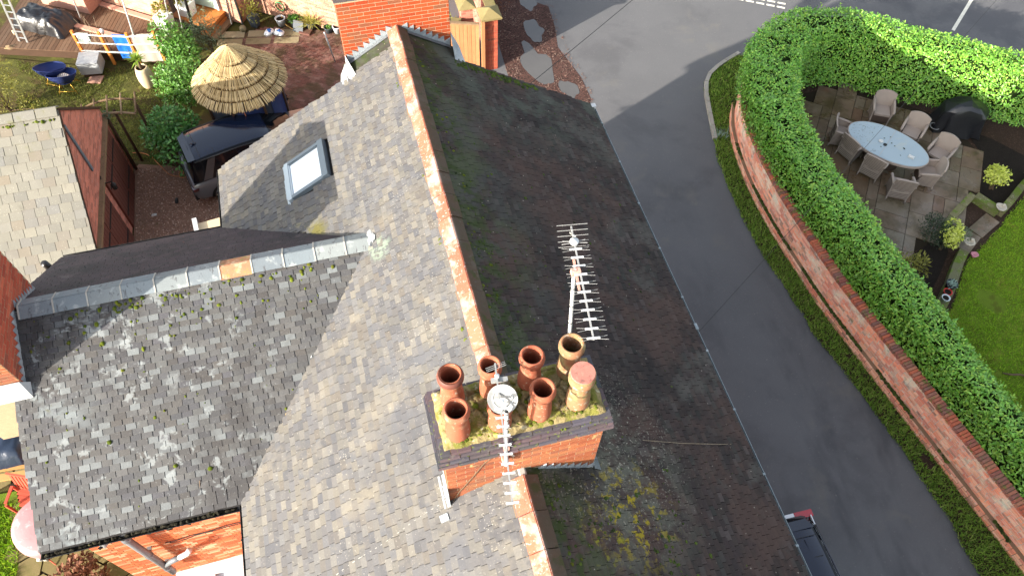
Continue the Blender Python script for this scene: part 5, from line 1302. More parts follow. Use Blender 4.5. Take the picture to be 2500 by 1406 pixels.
# ------------------------------------------------------------------ ground surfaces on the left
GRAV = [(-6.35, 11.2), (-6.38, 17.0), (-5.9, 17.5), (-4.8, 16.9), (-3.9, 16.6), (-1.2, 16.6), (-.6, 12.6), (-2.2, 11.0), (-2.4, 9.6), (-6.0, 9.6)]
sheet('gravel_drive', GRAV, -.02, 'gravel')
gc = MB(); f_ = inarea([(-6.3, 12.5), (-6.3, 17.0), (-4.0, 16.4), (-3.4, 13.0)], -.015)
for i in range(5200):
    p = f_()
    if p: s_ = R.uniform(.012, .026); gc.box((p[0], p[1], -.012), (s_*1.4, s_, s_*.8), rz=R.uniform(0, 3), rnd=R.uniform(.001, .999), rx=R.uniform(-.4, .4))
o = gc.build('gravel_stones', 'stone_chip'); o['kind'] = 'stuff'; o['label'] = 'loose brown gravel of the drive'
LAWNL = [(-11, 17.2), (-6.4, 17.2), (-5.5, 16.9), (-5.2, 18.5), (-5.3, 21.3), (-7.7, 21.8), (-10.5, 22.9), (-12, 23)]
sheet('back_lawn', LAWNL, -.015, 'lawn_worn')
blades('back_lawn_grass', 'grass_dry', inarea([(-9.6, 17.4), (-6.4, 17.3), (-5.6, 17.0), (-5.2, 18.5), (-5.3, 21.3), (-7.7, 21.7), (-10.0, 22.6)], -.015, lambda x, y: mnoise.noise((x*.9, y*.9, 2)) > -.25+(-.06*(x+7.5))*2 or R.random() < .15), 12000, .06, .010, label='worn sunlit grass of the back garden', cat='grass', lean=1.0)
# red block paving
bp = thing('block_patio', '', '', (-1, 20, 0))
for k_ in ('label', 'category'): del bp[k_]
bp['kind'] = 'structure'
PATL = [(-4.2, 21.3), (-3.0, 22.2), (-2.2, 22.45), (.1, 21.7), (2.0, 21.0), (3.0, 18.5), (3.2, 11.3), (.2, 12.4), (-1.0, 16.2), (-3.8, 16.6), (-4.0, 19)]
sheet('paving_bed', PATL, -.012, 'joint_dark', None, bp)
bpc = Pieces('paving_block', 'block_paver', 300); aa = rad(-33); bu = Vector((math.cos(aa), math.sin(aa), 0)); bv = Vector((-bu.y, bu.x, 0))
for j in range(-40, 40):
    for i in range(-22, 22):
        c = Vector((-1, 19.5, .0))+bu*(i+.5*(j % 2))*.205+bv*j*.105
        if inpoly(c.x, c.y, PATL) and c.y > 16.8 and not (c.x < -1.9 and c.y < 19.0):
            bpc.add(frame((c.x, c.y, R.uniform(-.003, .004)), bu*.198, bv*.098, Vector((R.gauss(0, .01), R.gauss(0, .01), 1))*.03), Vector((0, 0, 1)), bp)
bpc.flush(bp, 'paving_blocks')
for k in range(3):
    a = Vector((-3.3+.9*k, 22.30-.16*k)); MB().box((a.x, a.y-.18*0, .012), (.8, .32, .03), rz=rad(-12)).build('flagstone', 'slab_flag', bp)
    MB().box((a.x-.1, a.y-.36, .01), (.8, .30, .03), rz=rad(-12)).build('flagstone', 'slab_flag', bp)
# ------------------------------------------------------------------ thatched round hut
TH = Vector((-2.85, 17.75)); hut = thing('thatched_hut', 'round hut with tiered straw thatch roof and dark blue walls', 'hut', (TH.x, TH.y, 0))
MB().lathe([(1.06, 0), (1.08, 1.0), (1.06, 1.98)], (TH.x, TH.y, 0), 40).build('wall', 'tub_wall', hut, True)
for k, a0 in enumerate((-100, -48, 10, 150)):
    mb = MB(); vs = []
    for i in range(10):
        a = rad(a0+4.4*i); vs += [(TH.x+1.09*math.cos(a), TH.y+1.09*math.sin(a), .62), (TH.x+1.085*math.cos(a), TH.y+1.085*math.sin(a), 1.80)]
    mb.add(vs, [(2*i, 2*i+2, 2*i+3, 2*i+1) for i in range(9)]); mb.build('window_sheet', 'tub_cover', hut, True)
for k in range(8):
    a = rad(-106+52*k/1.0*.87); MB().bar((TH.x+1.1*math.cos(a), TH.y+1.1*math.sin(a), 0), (TH.x+1.1*math.cos(a), TH.y+1.1*math.sin(a), 1.98), .06, .06).build('post', 'timber_dark', hut)
zc = lambda r: 2.80-.72*r
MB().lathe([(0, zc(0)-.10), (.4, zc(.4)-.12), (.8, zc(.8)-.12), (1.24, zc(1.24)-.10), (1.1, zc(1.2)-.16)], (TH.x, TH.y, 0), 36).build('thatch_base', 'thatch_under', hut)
tiers = [(0.03, .44), (.34, .66), (.56, .88), (.78, 1.10), (.98, 1.30)]
for ti, (r0, r1) in reversed(list(enumerate(tiers))):
    mb = MB(); up = .062*(4-ti)+.02
    N = int(150+260*r1)
    for i in range(N):
        a = 2*math.pi*(i+R.uniform(-.6, .6))/N; e = r1+R.gauss(0, .014); w = (2*math.pi*r1/N)*R.uniform(.55, 1.15)
        h0 = zc(r0)+up+R.uniform(0, .02)-.02; h1 = zc(e)+up+R.uniform(-.012, .016)
        c, s = math.cos(a), math.sin(a); b = a+R.gauss(0, .02); cb_, sb = math.cos(b), math.sin(b)
        p0 = Vector((TH.x+r0*c, TH.y+r0*s, h0)); p1 = Vector((TH.x+e*cb_, TH.y+e*sb, h1)); t_ = Vector((-sb, cb_, 0)); w0 = w*max(.25, r0/r1)
        mb.add([p0-t_*w0/2, p1-t_*w/2, p1+Vector((0, 0, .006)), p1+t_*w/2, p0+t_*w0/2, p1-t_*w/2-Vector((0, 0, .035)), p1+t_*w/2-Vector((0, 0, .035))], [(0, 1, 2), (0, 2, 4), (4, 2, 3), (1, 5, 6, 3)], R.uniform(.001, .999))
    mb.build('thatch_tier', 'thatch', hut)
    if ti < 4: MB().lathe([(r1-.06, zc(r1)+up-.03), (r1+.006, zc(r1)+up-.025), (r1+.016, zc(r1)+up-.05), (r1-.05, zc(r1)+up-.06)], (TH.x, TH.y, 0), 44, wob=.02).build('tier_shade_ring', 'thatch_under', hut)  # dark ring added to paint the shade line below each tier edge
MB().lathe([(.07, -.02), (.075, .03), (.05, .05), (.03, .03), (0, .035)], (TH.x, TH.y, zc(0)+.10), 16).build('cap', 'timber_rustic', hut, True)
tag(MB().tube([(-2.85, 16.62, 1.7), (-2.82, 16.60, 1.45), (-2.76, 16.62, 1.25), (-2.80, 16.63, 1.05)], .012, 5).build('hanging_cord', 'orange_cable'), 'frayed orange cord hanging on the hut wall below the thatch', 'cord')
# ------------------------------------------------------------------ cars
def make_car(name, label, base, ang, S, W2, H, cols, suv=True):
    t = thing(name, label, 'car', (0, 0, 0)); L = 4.5
    def loft(st, ringf, matf, mats, nm, caps=True, par=t):
        rings = [ringf(*s) for s in st]; k = len(rings[0]); mb = MB()
        vs = [p for r in rings for p in r]
        mb.v = [tuple(p) for p in vs]
        for i in range(len(rings)-1):
            for j in range(k-1):
                mb.f.append((i*k+j, i*k+j+1, (i+1)*k+j+1, (i+1)*k+j)); mb.r.append(0); mb.mi.append(matf(i, j))
        if caps:
            mb.f.append(tuple(range(k-1, -1, -1))); mb.r.append(0); mb.mi.append(0)
            mb.f.append(tuple((len(rings)-1)*k+j for j in range(k))); mb.r.append(0); mb.mi.append(0)
        return autosmooth(mb.build(nm, mats, par), 32)
    def body(x, w, zb, zt):
        P = [(-w*.86, zb), (-w*.97, zb+.10), (-w, zb+.26), (-w*1.0, zt-.20), (-w*.985, zt-.10), (-w*.93, zt-.02), (-w*.7, zt+.015), (0, zt+.03)]
        P = P+[(-a, b) for a, b in reversed(P[:-1])]
        return [Vector((x, -a, b)) for a, b in P]
    loft([(0, W2*.84, .42, .86), (.05, W2*.93, .34, .93), (.18, W2*.98, .28, .98), (.6, W2, .26, 1.0), (2.6, W2, .25, 1.0), (3.3, W2*.99, .25, .98), (4.0, W2*.95, .28, .90), (4.35, W2*.86, .34, .78), (L, W2*.70, .40, .62)], body, lambda i, j: 0, [cols[0]], 'body')
    def house_(x, wb, wt, zb, zt):
        P = [(-wb, zb), (-wt*1.03, zt-.09), (-wt, zt-.03), (-wt*.90, zt), (-wt*.5, zt+.022), (0, zt+.03)]
        P = P+[(-a, b) for a, b in reversed(P[:-1])]
        return [Vector((x, -a, b)) for a, b in P]
    st = [(.10 if suv else .06, W2*.90, W2*.80, .93, .97), (.26, W2*.91, W2*.74, .98, H-.16), (.34, W2*.91, W2*.73, .99, H-.04), (.8, W2*.92, W2*.74, 1.0, H), (1.6, W2*.92, W2*.75, 1.0, H+.01), (2.2, W2*.92, W2*.74, 1.0, H-.02), (2.55, W2*.91, W2*.72, 1.0, H-.09), (3.35, W2*.88, W2*.80, .96, 1.02)]
    loft(st, house_, lambda i, j: (1 if (3 <= j <= 6 and 2 <= i <= 5) else 0), ['car_glass', cols[1]], 'windows')
    # roof spoiler, joints, fin
    MB().add([(.20, y, z) for y, z in ((-W2*.62, H-.06), (W2*.62, H-.06))]+[(.40, -W2*.70, H+.004), (.40, W2*.70, H+.004), (.20, -W2*.62, H-.10), (.20, W2*.62, H-.10)], [(0, 1, 3, 2), (0, 4, 5, 1), (4, 2, 3, 5)]).build('spoiler', cols[1], t)
    for s in (-1, 1):
        # pillars proud of the glass
        for (xa, xb, za, zb_, w) in ((.50, .82, 1.0, H-.07, .13 if suv else .10), (1.62, 1.58, 1.0, H-.06, .07)):
            wl2 = lambda z: W2*.92+(W2*.76-W2*.92)*((z-1.0)/(H-.09-1.0))
            MB().add([(xa-w, s*(wl2(za)+.008), za), (xa+w, s*(wl2(za)+.008), za), (xb+w*.8, s*(wl2(zb_)+.012), zb_), (xb-w*.8, s*(wl2(zb_)+.012), zb_)], [(0, 1, 2, 3), (3, 2, 1, 0)]).build('pillar', cols[0] if (suv and xa < 1) else cols[1], t)
        MB().tube([(.36, s*W2*.76, H-.045), (1.6, s*W2*.775, H-.02), (2.5, s*W2*.75, H-.10)], .02, 6).build('roof_rail', 'car_trim' if suv else cols[1], t, True)
        MB().bar((.10, s*W2*.915, .995), (3.2, s*W2*.925, 1.005), .02, .03).build('waist_trim', 'car_trim' if suv else cols[0], t)
        for xw in (.85, 3.55):
            w = MB().lathe([(.20, -.09), (.31, -.10), (.335, -.06), (.335, .06), (.31, .10), (.20, .09)], n=26)
            w.v = [(xw+a, s*(W2-.10)+c*s, .335+b) for a, b, c in w.v]; wo_ = w.build('wheel', 'tyre', t, True)
            r_ = MB().lathe([(.0, .06), (.05, .07), (.19, .05), (.215, .085), (.20, .09)], n=20); r_.v = [(xw+a, s*(W2-.10)+c*s, .335+b) for a, b, c in r_.v]; r_.build('rim', 'rim', wo_, True)
            for q in range(5):
                a = 2*math.pi*q/5; MB().bar((xw+.03*math.cos(a), s*(W2-.02), .335+.03*math.sin(a)), (xw+.2*math.cos(a), s*(W2-.02), .335+.2*math.sin(a)), .05, .02).build('spoke', 'rim', wo_)
            ar = MB(); k = 14
            vs = []
            for q in range(k+1):
                a = math.pi*q/k-.1; vs += [(xw+.36*math.cos(a), s*(W2+.006), .32+.37*math.sin(a)), (xw+.44*math.cos(a), s*(W2+.004), .32+.45*math.sin(a))]
            ar.add(vs, [(2*q, 2*q+1, 2*q+3, 2*q+2) for q in range(k)]+[(2*q+2, 2*q+3, 2*q+1, 2*q) for q in range(k)]); ar.build('wheel_arch', 'car_trim', t)
        MB().box((2.75, s*(W2+.10), 1.03), (.12, .18, .13)).build('mirror', cols[2], t)
    MB().tube([(.60, .0, H+.01), (.52, 0, H+.03), (.44, 0, H+.07), (.42, 0, H+.02)], [.03, .028, .012, .006], 6).build('antenna_fin', 'car_black', t, True)
    MB().box((.55, 0, H+.012), (.012, W2*1.3, .004)).build('roof_joint', 'car_trim', t); MB().box((.95, 0, H+.018), (.012, W2*1.25, .004)).build('roof_joint', 'car_trim', t)
    if suv:
        for s in (-1, 1): MB().box((.10, s*W2*.80, .80), (.20, W2*.34, .10)).build('tail_lamp', 'lamp_dark_red', t)
        MB().box((.02, 0, .42), (.10, W2*1.7, .18)).build('bumper', 'car_trim', t)
    else:
        for s in (-1, 1): MB().box((.05, s*W2*.79, .93), (.14, W2*.40, .09)).build('tail_lamp', 'lamp_red', t)
        MB().box((.05, 0, .935), (.13, W2*1.16, .08)).build('tail_panel', 'car_white', t)
        for k in (-2, -1, 1, 2): MB().box((1.5, k*.19, H+.028-.006*abs(k)), (1.8, .014, .010)).build('roof_rib', 'car_black', t)
    t.location = base; t.rotation_euler = (0, 0, ang); t.scale = (S, S, S); t['base'] = tuple(base)
    return t
make_car('parked_car', 'dark grey estate car with black roof on the gravel behind the thatched hut', (-4.74, 15.72, 0), rad(14.7), .95, .86, 1.66, ('car_grey', 'car_black', 'car_grey'))
make_car('parked_car', 'white car with glossy black roof parked tight under the road side gutter', (6.50, 2.97, 0), rad(-91.5), 1.0, .97, 1.36, ('car_white', 'car_black', 'car_white'), False)
# ------------------------------------------------------------------ shrubs by the hut
shrub('laurel_bush', 'large dark laurel bush between the car and the rustic fence', 'shrub', (-4.95, 17.25, .85), .80, 2600, 'shrub_green', .13, .034, squash=1.0, lobes=8)
shrub('laurel_bush', 'bright green bush left of the thatch, middle of the row', 'shrub', (-4.75, 19.15, .95), .72, 2000, 'shrub_bright', .12, .030, squash=1.1, lobes=7)
shrub('laurel_bush', 'bright sunlit bush by the rail, nearest the white planters', 'shrub', (-4.75, 20.9, .95), .70, 1900, 'shrub_bright', .12, .030, squash=1.1, lobes=7)
shrub('grey_shrub', 'grey green fine leaved shrub beside the timber steps', 'shrub', (-3.95, 21.55, .75), .62, 1900, 'shrub_grey', .07, .012, squash=1.0, lobes=6)
shrub('conifer_bush', 'dark brown green conifer at the left edge of the lawn', 'shrub', (-9.95, 20.3, 1.0), .85, 2600, 'shrub_olive', .08, .016, squash=1.25, lobes=8)
tag(MB().box((-5.1, 16.95, .12), (.75, .4, .28), rz=-.5).build('sleeper', 'timber_dark'), 'short dark timber sleeper at the foot of the laurel bush', 'timber')
tag(MB().tube([tuple(p) for p in catmull([(-6.4, 17.6, .02), (-6.1, 17.5, .03), (-5.89, 17.31, .02), (-5.7, 17.0, .02), (-5.55, 16.73, .02), (-5.4, 16.5, .02), (-5.22, 16.38, .02), (-5.05, 16.36, .02), (-5.0, 16.5, .02), (-5.12, 16.52, .02), (-5.1, 16.3, .02), (-4.9, 16.25, .05)], 4)], .011, 5).build('extension_cable', 'orange_cable', None, True), 'thin orange cable curling over the gravel to the car', 'cable')
tag(MB().blob((-5.21, 15.44, .02), (.05, .11, .045), amp=.2, half=True).build('shoe', 'black_plastic', None, True), 'single black shoe lying on the gravel', 'shoe')
tag(MB().blob((-5.81, 15.09, .0), (.07, .04, .03), amp=.5, half=True).build('paper_scrap', 'paint_white', None, True), 'crumpled white scrap on the gravel near the garage door', 'litter')
pc = thing('porch_roof', 'cream flat porch canopy with white post below the dark wing roof', 'canopy', (-3.9, 12.2, 0))
MB().box((-3.55, 12.1, 2.42), (.9, .55, .05), rz=.12).build('panel', 'planter_cream', pc); MB().box((-4.02, 12.22, 2.46), (.10, .45, .12), rz=.12).build('edge_trim', 'pvc_white', pc); MB().box((-4.45, 12.0, 2.38), (.75, .25, .04), rz=.05).build('panel', 'pvc_white', pc); MB().box((-3.95, 12.25, 1.2), (.09, .09, 2.4)).build('post', 'pvc_white', pc)
# ------------------------------------------------------------------ rustic fence arch
rf = thing('rustic_fence', 'rustic pole arch and rail beside the garage corner', 'fence', (-6.4, 18.8, 0))
for z, dy in ((1.9, 0), (1.9, -.75)):
    P = [(-7.0+.35*i, 17.55+dy*.0+.25*math.sin(i*.7)*.3+(.0 if dy == 0 else -.55), z+.12*math.sin(i/4*math.pi)) for i in range(5)]
    MB().tube(P, .032, 6).build('rail', 'timber_rustic', rf, True)
for i in range(5):
    x = -6.95+.34*i; y = 17.35+.04*i; MB().tube([(x, y-.50, 1.93+.1*math.sin(i/4*3.1)), (x-.02, y+.28, 1.98+.1*math.sin(i/4*3.1))], .024, 6).build('cross_pole', 'timber_rustic', rf, True)
for x, y in ((-6.15, 17.25), (-5.62, 17.45), (-6.3, 16.95)): MB().tube([(x, y, 0), (x, y, 1.95)], .04, 6).build('post', 'timber_dark', rf, True)
shrub('trailing_ivy', 'small grey green trailing plant on the garage corner', 'plant', (-6.35, 17.05, 2.0), .16, 160, 'shrub_grey', .06, .02, squash=.6)
# ------------------------------------------------------------------ deck, rail with washing, garden furniture
deck = thing('timber_deck', 'raised brown timber deck at the back of the garden', 'deck', (-8, 23, 0))
du = Vector((.95, -.31, 0)); dv = Vector((.31, .95, 0)); D0 = Vector((-10.7, 23.05, 0))
MB().mbox(frame(D0+du*2.85+dv*2.0+Vector((0, 0, .15)), du*5.6, dv*3.9, Vector((0, 0, .27)))).build('deck_frame', 'timber_dark', deck)
dpm = MB().mbox(Matrix.Identity(4)).mesh('deck_board', 'timber_deck')
for i in range(46):
    o = link('deck_board', dpm, deck); o.matrix_basis = frame(D0+du*(.06+.124*i)+dv*2.0+Vector((0, 0, .325+R.uniform(-.002, .003))), du*.114, dv*4.0, Vector((0, 0, .03)))
for (a, b) in (((-8.15, 23.50), (-5.95, 22.05)), ((-7.35, 24.45), (-5.35, 22.95))):
    MB().bar((a[0], a[1], .37), (b[0], b[1], .37), .17, .06).build('border_plank', 'timber_beam', deck)
rail = thing('deck_rail', 'white rail on orange timber posts along the deck edge', 'rail', (-6.6, 21.75, 0))
RP = [Vector((-7.76, 21.92, 0)), Vector((-6.97, 21.66, 0)), Vector((-6.17, 21.42, 0)), Vector((-5.38, 21.30, 0))]
for p in RP: MB().box((p.x, p.y, .66), (.075, .075, 1.22), rz=-.3).build('post', 'timber_orange', rail)
for z in (1.16, .86, .55):
    for a, b in zip(RP[:-1], RP[1:]): MB().bar((a.x, a.y-.03, z), (b.x, b.y-.03, z), .035, .035).build('bar', 'paint_white', rail)
MB().bar((-5.38, 21.28, 1.16), (-4.9, 21.2, 1.16), .035, .035).build('bar', 'paint_white', rail)
def towel(name, label, t0, t1, z0, z1, mat, k=0):
    a = RP[k].lerp(RP[k+1], t0); b = RP[k].lerp(RP[k+1], t1); mb = MB(); nx, nz = 8, 8; d = (b-a).normalized(); nn = Vector((d.y, -d.x, 0))
    for s_, zlo in ((1, z0), (-1, z1-.25)):
        o = len(mb.v)
        for j in range(nz+1):
            for i in range(nx+1):
                z = z1+.022-(z1-zlo)*j/nz if s_ == 1 else z1+.022-(z1-zlo)*j/nz
                w = .06 if j else 0.0
                p = a.lerp(b, i/nx)+nn*(s_*(w*(.55+.2*math.sin(i*1.7))+.02*mnoise.noise((i*.6, j*.5, k)))-.03); mb.v.append((p.x, p.y, z))
        for j in range(nz):
            for i in range(nx): mb.f.append((o+j*(nx+1)+i, o+j*(nx+1)+i+1, o+(j+1)*(nx+1)+i+1, o+(j+1)*(nx+1)+i)); mb.r.append(0); mb.mi.append(0)
    tag(mb.build(name, mat, None, True), label, 'towel')
towel('towel', 'grey cloth hung on the left end of the white rail', .08, .55, .78, 1.16, 'fabric_grey', 0)
towel('towel', 'bright blue towel hung over the white rail', .42, .95, .28, 1.16, 'fabric_blue', 1)
towel('towel', 'beige blanket hung over the right end of the rail', .10, .92, .15, 1.16, 'fabric_beige', 2)
def blue_chair(label, c, a, cush=False):
    t = thing('tub_chair', label, 'chair', (0, 0, 0), 'navy tub chairs on the lawn')
    mb = MB(); n = 26; rws = 9
    for i in range(rws):
        f = i/(rws-1); r = .12+.29*math.sin(f*1.45)
        for j in range(n):
            th = 2*math.pi*j/n; back = .5+.5*math.sin(th); z = .34+.06*f+(.08+.36*back**1.4)*f**1.6
            mb.v.append((r*math.cos(th), r*math.sin(th)*1.0+.07*back*f, z))
    for i in range(rws-1):
        for j in range(n): mb.f.append((i*n+j, i*n+(j+1) % n, (i+1)*n+(j+1) % n, (i+1)*n+j)); mb.r.append(0); mb.mi.append(0)
    mb.f.append(tuple(reversed(range(n)))); mb.r.append(0); mb.mi.append(0)
    mb.build('shell', 'chair_navy', t, True)
    top = [mb.v[(rws-1)*n+j] for j in range(n)]; MB().tube(top+[top[0]], .012, 5, False).build('rim', 'chair_navy', t, True)
    MB().disc((0, -.02, .37), .27, 20).build('seat', 'chair_navy', t)
    for sx, sy in ((1, 1), (1, -1), (-1, 1), (-1, -1)): MB().tube([(sx*.14, sy*.14, .36), (sx*.27, sy*.25, 0)], .012, 6).build('leg', 'brass', t, True)
    for sy in (1, -1): MB().tube([(.27, sy*.24, .10), (-.27, sy*.24, .10)], .009, 5).build('stretcher', 'brass', t, True)
    t.location = c; t.rotation_euler = (0, 0, rad(a)); t['base'] = tuple(c)
    return t
blue_chair('navy tub chair with brass legs, the back one of the pair', (-8.62, 21.25, -.01), 150)
b2 = blue_chair('navy tub chair holding a striped cushion, the front one of the pair', (-8.28, 20.88, -.01), 170)
cu = thing('cushion', 'striped cream cushion lying in the front navy chair', 'cushion', (-8.27, 20.86, .42))
cu_ = Matrix.Translation((-8.27, 20.86, .46)) @ Matrix.Rotation(-.35, 4, 'Z') @ Matrix.Rotation(.5, 4, 'X')
cm = MB().blob((0, 0, 0), (.21, .13, .055), 16, 8, .03); cm.v = [tuple(cu_ @ Vector(v)) for v in cm.v]; cm.build('pad', 'cushion', cu, True)
for i in range(6):
    x = -.15+.06*i; h = math.sqrt(max(0, 1-(x/.21)**2)); P = [cu_ @ Vector((x, .13*h*math.cos(q), .056*h*math.sin(q))) for q in (0, .5, 1.0, 1.57, 2.1, 2.6, 3.14)]; MB().tube(P, .007, 4).build('stripe', 'cushion_stripe', cu)
bx_ = thing('covered_box', 'grey covered cube table standing on boards on the lawn', 'table', (-7.6, 21.45, 0))
MB().box((-7.58, 21.52, .33), (.62, .56, .42), rz=-.12).build('cover', 'cover_grey', bx_); MB().box((-7.6, 21.5, .06), (.5, .45, .12), rz=-.12).build('base', 'timber_dark', bx_)
tag(MB().box((-7.55, 21.12, .01), (.42, .34, .03), rz=-.3).build('board', 'timber_beam'), 'small wooden board on the grass before the grey cube', 'board')
pl_ = thing('tall_planter', 'tall cream planter with a small palm on the sunlit lawn', 'planter', (-5.92, 20.42, 0))
MB().lathe([(0, 0), (.15, .0), (.20, .1), (.235, .3), (.235, .48), (.20, .66), (.175, .74), (.15, .74), (.165, .66)], (-5.92, 20.42, 0), 26).build('pot', 'planter_cream', pl_, True); MB().disc((-5.92, 20.42, .68), .165, 16).build('soil', 'soil', pl_)
mb = MB()
for i in range(60):
    d = Vector((R.gauss(0, 1), R.gauss(0, 1), abs(R.gauss(.9, .5)))).normalized(); leaf(mb, Vector((-5.95, 20.5, .95)), d, Vector((0, 0, 1)), .34*R.uniform(.6, 1.2), .022, R.uniform(.001, .999))
mb.build('palm_leaves', 'palm_leaf', pl_, kind='stuff'); MB().tube([(-5.92, 20.42, .66), (-5.95, 20.5, .97)], .05, 7).build('trunk', 'bark', pl_, True)
ld = thing('ladder', 'aluminium ladder leaning up from the deck at the left', 'ladder', (-9.65, 23.0, .34))
la, lb_ = Vector((-9.78, 23.1, .35)), Vector((-9.53, 22.98, .35)); lt = Vector((.35, -.10, 2.4))
for p in (la, lb_): MB().bar(p, p+lt, .03, .06).build('stile', 'alu', ld)
for i in range(9):
    q = lt*(.06+.1*i); MB().bar(la+q, lb_+q, .025, .025).build('rung', 'alu', ld)
tarp = MB(); NX, NY = 26, 16
tc, tu, tv = Vector((-9.0, 23.75, .34)), Vector((.85, -.52, 0)), Vector((.52, .85, 0))
for j in range(NY+1):
    for i in range(NX+1):
        a, b = -1+2*i/NX, -1+2*j/NY; e = max(abs(a), abs(b)); h = max(0, 1-e**5)
        p = tc+tu*a*.95+tv*b*.48; z = .02+h*(.52+.16*mnoise.noise((a*2, b*2, 1))+.10*mnoise.noise((a*6, b*5, 4)))
        tarp.v.append((p.x+.05*mnoise.noise((a*4, b*4, 8)), p.y+.05*mnoise.noise((a*4, b*4, 9)), .34+z))
tarp.f = [(j*(NX+1)+i, j*(NX+1)+i+1, (j+1)*(NX+1)+i+1, (j+1)*(NX+1)+i) for j in range(NY) for i in range(NX)]; tarp.r = [0]*len(tarp.f); tarp.mi = [0]*len(tarp.f)
tag(tarp.build('covered_furniture', 'tarp_black', None, True), 'garden furniture heaped under a crumpled black tarpaulin on the deck', 'tarpaulin')
sb = thing('storage_bench', 'long pale wooden bench box behind the black tarpaulin', 'bench', (-8.2, 24.7, .34))
MB().mbox(frame(Vector((-8.25, 24.75, .75)), tu*1.8, tv*.7, Vector((0, 0, .8)))).build('box', 'timber_beam', sb); MB().mbox(frame(Vector((-8.25, 24.75, 1.17)), tu*1.9, tv*.8, Vector((0, 0, .05)))).build('lid', 'fabric_beige', sb)
def pole(label, a, b, r=.022, mat='pole_metal'):
    tag(MB().tube([a, b], r, 8).build('metal_pole', mat, None, True), label, 'pole')
pole('slim metal pole standing on the deck behind the black tarpaulin', (-7.9, 23.6, .34), (-7.55, 23.4, 3.2))
pole('long white metal pole rising from the rail by the blue towel', (-6.1, 21.45, .2), (-5.7, 21.3, 3.2), .026)
pole('slim metal pole between the pink wall and white planter', (-5.15, 22.7, .3), (-4.7, 22.55, 3.0), .02)
pole('white metal pole in front of the white planter', (-4.75, 22.3, .3), (-4.35, 22.1, 3.0), .024)
pole('black post behind the bright bush', (-4.45, 22.5, .3), (-4.2, 22.4, 3.0), .045, 'iron')
pole('white metal bar lying across between poles at the planter', (-6.9, 22.5, 2.4), (-4.3, 21.75, 2.4), .022, 'alu_white')
pole('white metal pole standing on the timber steps', (-3.25, 22.6, .2), (-3.0, 22.75, 3.2), .022, 'alu_white')
tw2 = MB()
for i in range(6):
    a = R.uniform(0, 6.28); P = [(-7.3, 22.15, .3)]
    for k in range(4): q = P[-1]; P.append((q[0]+R.gauss(-.03, .08), q[1]+R.gauss(.06, .06), q[2]+.28))
    tw2.tube(P, [.010, .008, .006, .004, .003], 5)
bt = thing('bare_sapling', 'leafless pale sapling on the deck behind the grey cloth', 'sapling', (-7.3, 22.15, .3)); tw2.build('twigs', 'twig', bt)
gl = thing('garden_lantern', 'small round glass lantern by the deck rail', 'lamp', (-6.95, 21.95, .35)); MB().lathe([(0, 0), (.05, .01), (.075, .08), (.05, .15), (0, .16)], (-6.95, 21.95, 1.0), 12).build('globe', 'dish_grey', gl, True); MB().tube([(-6.95, 21.95, .34), (-6.95, 21.95, 1.0)], .012, 6).build('stem', 'iron', gl)
tag(MB().lathe([(0, 0), (.04, 0), (.04, .14), (0, .14)], (-9.95, 23.5, .34), 12).build('jar', 'planter_cream', None, True), 'small cream jar on the deck left of the ladder', 'jar')
tag(MB().blob((-10.05, 22.9, .30), (.2, .10, .09), amp=.4, seed=3, half=True).build('log', 'timber_rustic', None, True), 'pale log at the left corner of the deck', 'log')
# ------------------------------------------------------------------ neighbour building at the top
nb = thing('neighbour_house', 'pink brick house wall with mint door behind the potted plants', 'house', (-3, 23.5, 0))
def wallseg(a, b, z0, z1, th, name, mat):
    a, b = Vector(a), Vector(b); d = (b-a).normalized(); n_ = Vector((-d.y, d.x)); c = (a+b)/2+n_*th/2
    return MB().mbox(frame((c.x, c.y, (z0+z1)/2), (b-a).to_3d(), (n_*th).to_3d(), Vector((0, 0, z1-z0)))).build(name, mat, nb)
wa = wallseg((-2.72, 23.58), (.75, 21.2), 0, 4.5, .25, 'wall', 'pinkwall')
wb_ = wallseg((-4.95, 24.2), (-2.95, 22.82), 0, 4.5, .9, 'wall', 'pinkwall')
wc_ = wallseg((-8.2, 25.3), (-5.2, 23.05), 0, 4.5, .3, 'wall', 'pinkwall')
fbp = Pieces('brick', 'pinkwall', 120)
dA = (Vector((.75, 21.2))-Vector((-2.72, 23.58))).normalized()
brick_face(fbp, wa, (-2.72, 23.58, 0), (dA.x, dA.y, 0), 4.2, .15, 1.9, (dA.y, -dA.x, 0), joint=.014, proud=.008)
fbp.flush(nb, 'wall_bricks')
dB = (Vector((-2.95, 22.82))-Vector((-4.95, 24.2))).normalized(); nB = Vector((dB.y, -dB.x))
def onB(t, o, z): p = Vector((-4.95, 24.2))+dB*t+nB*o; return (p.x, p.y, z)
dr = MB().mbox(frame(onB(1.25, .03, 1.4), dB.to_3d()*.85, nB.to_3d()*.06, Vector((0, 0, 2.0)))).build('door', 'door_mint', nb)
for t in (.78, 1.72): MB().mbox(frame(onB(t, .05, 1.4), dB.to_3d()*.08, nB.to_3d()*.10, Vector((0, 0, 2.0)))).build('door_frame', 'paint_white', nb)
MB().tube([(-2.93, 22.74, 0), (-2.93, 22.74, 4)], .035, 8).build('downpipe', 'pvc_grey', nb, True)
st = thing('timber_steps', 'orange brown timber steps and landing below the mint door', 'steps', (-3.6, 22.6, 0))
MB().mbox(frame(onB(1.15, .45, .30), dB.to_3d()*1.5, nB.to_3d()*.85, Vector((0, 0, .12)))).build('landing', 'timber_step', st); MB().mbox(frame(onB(1.75, .55, .14), dB.to_3d()*.36, nB.to_3d()*1.0, Vector((0, 0, .10)))).build('tread', 'timber_step', st); MB().mbox(frame(onB(1.98, .55, .06), dB.to_3d()*.30, nB.to_3d()*1.0, Vector((0, 0, .09)))).build('tread', 'timber_rustic', st)
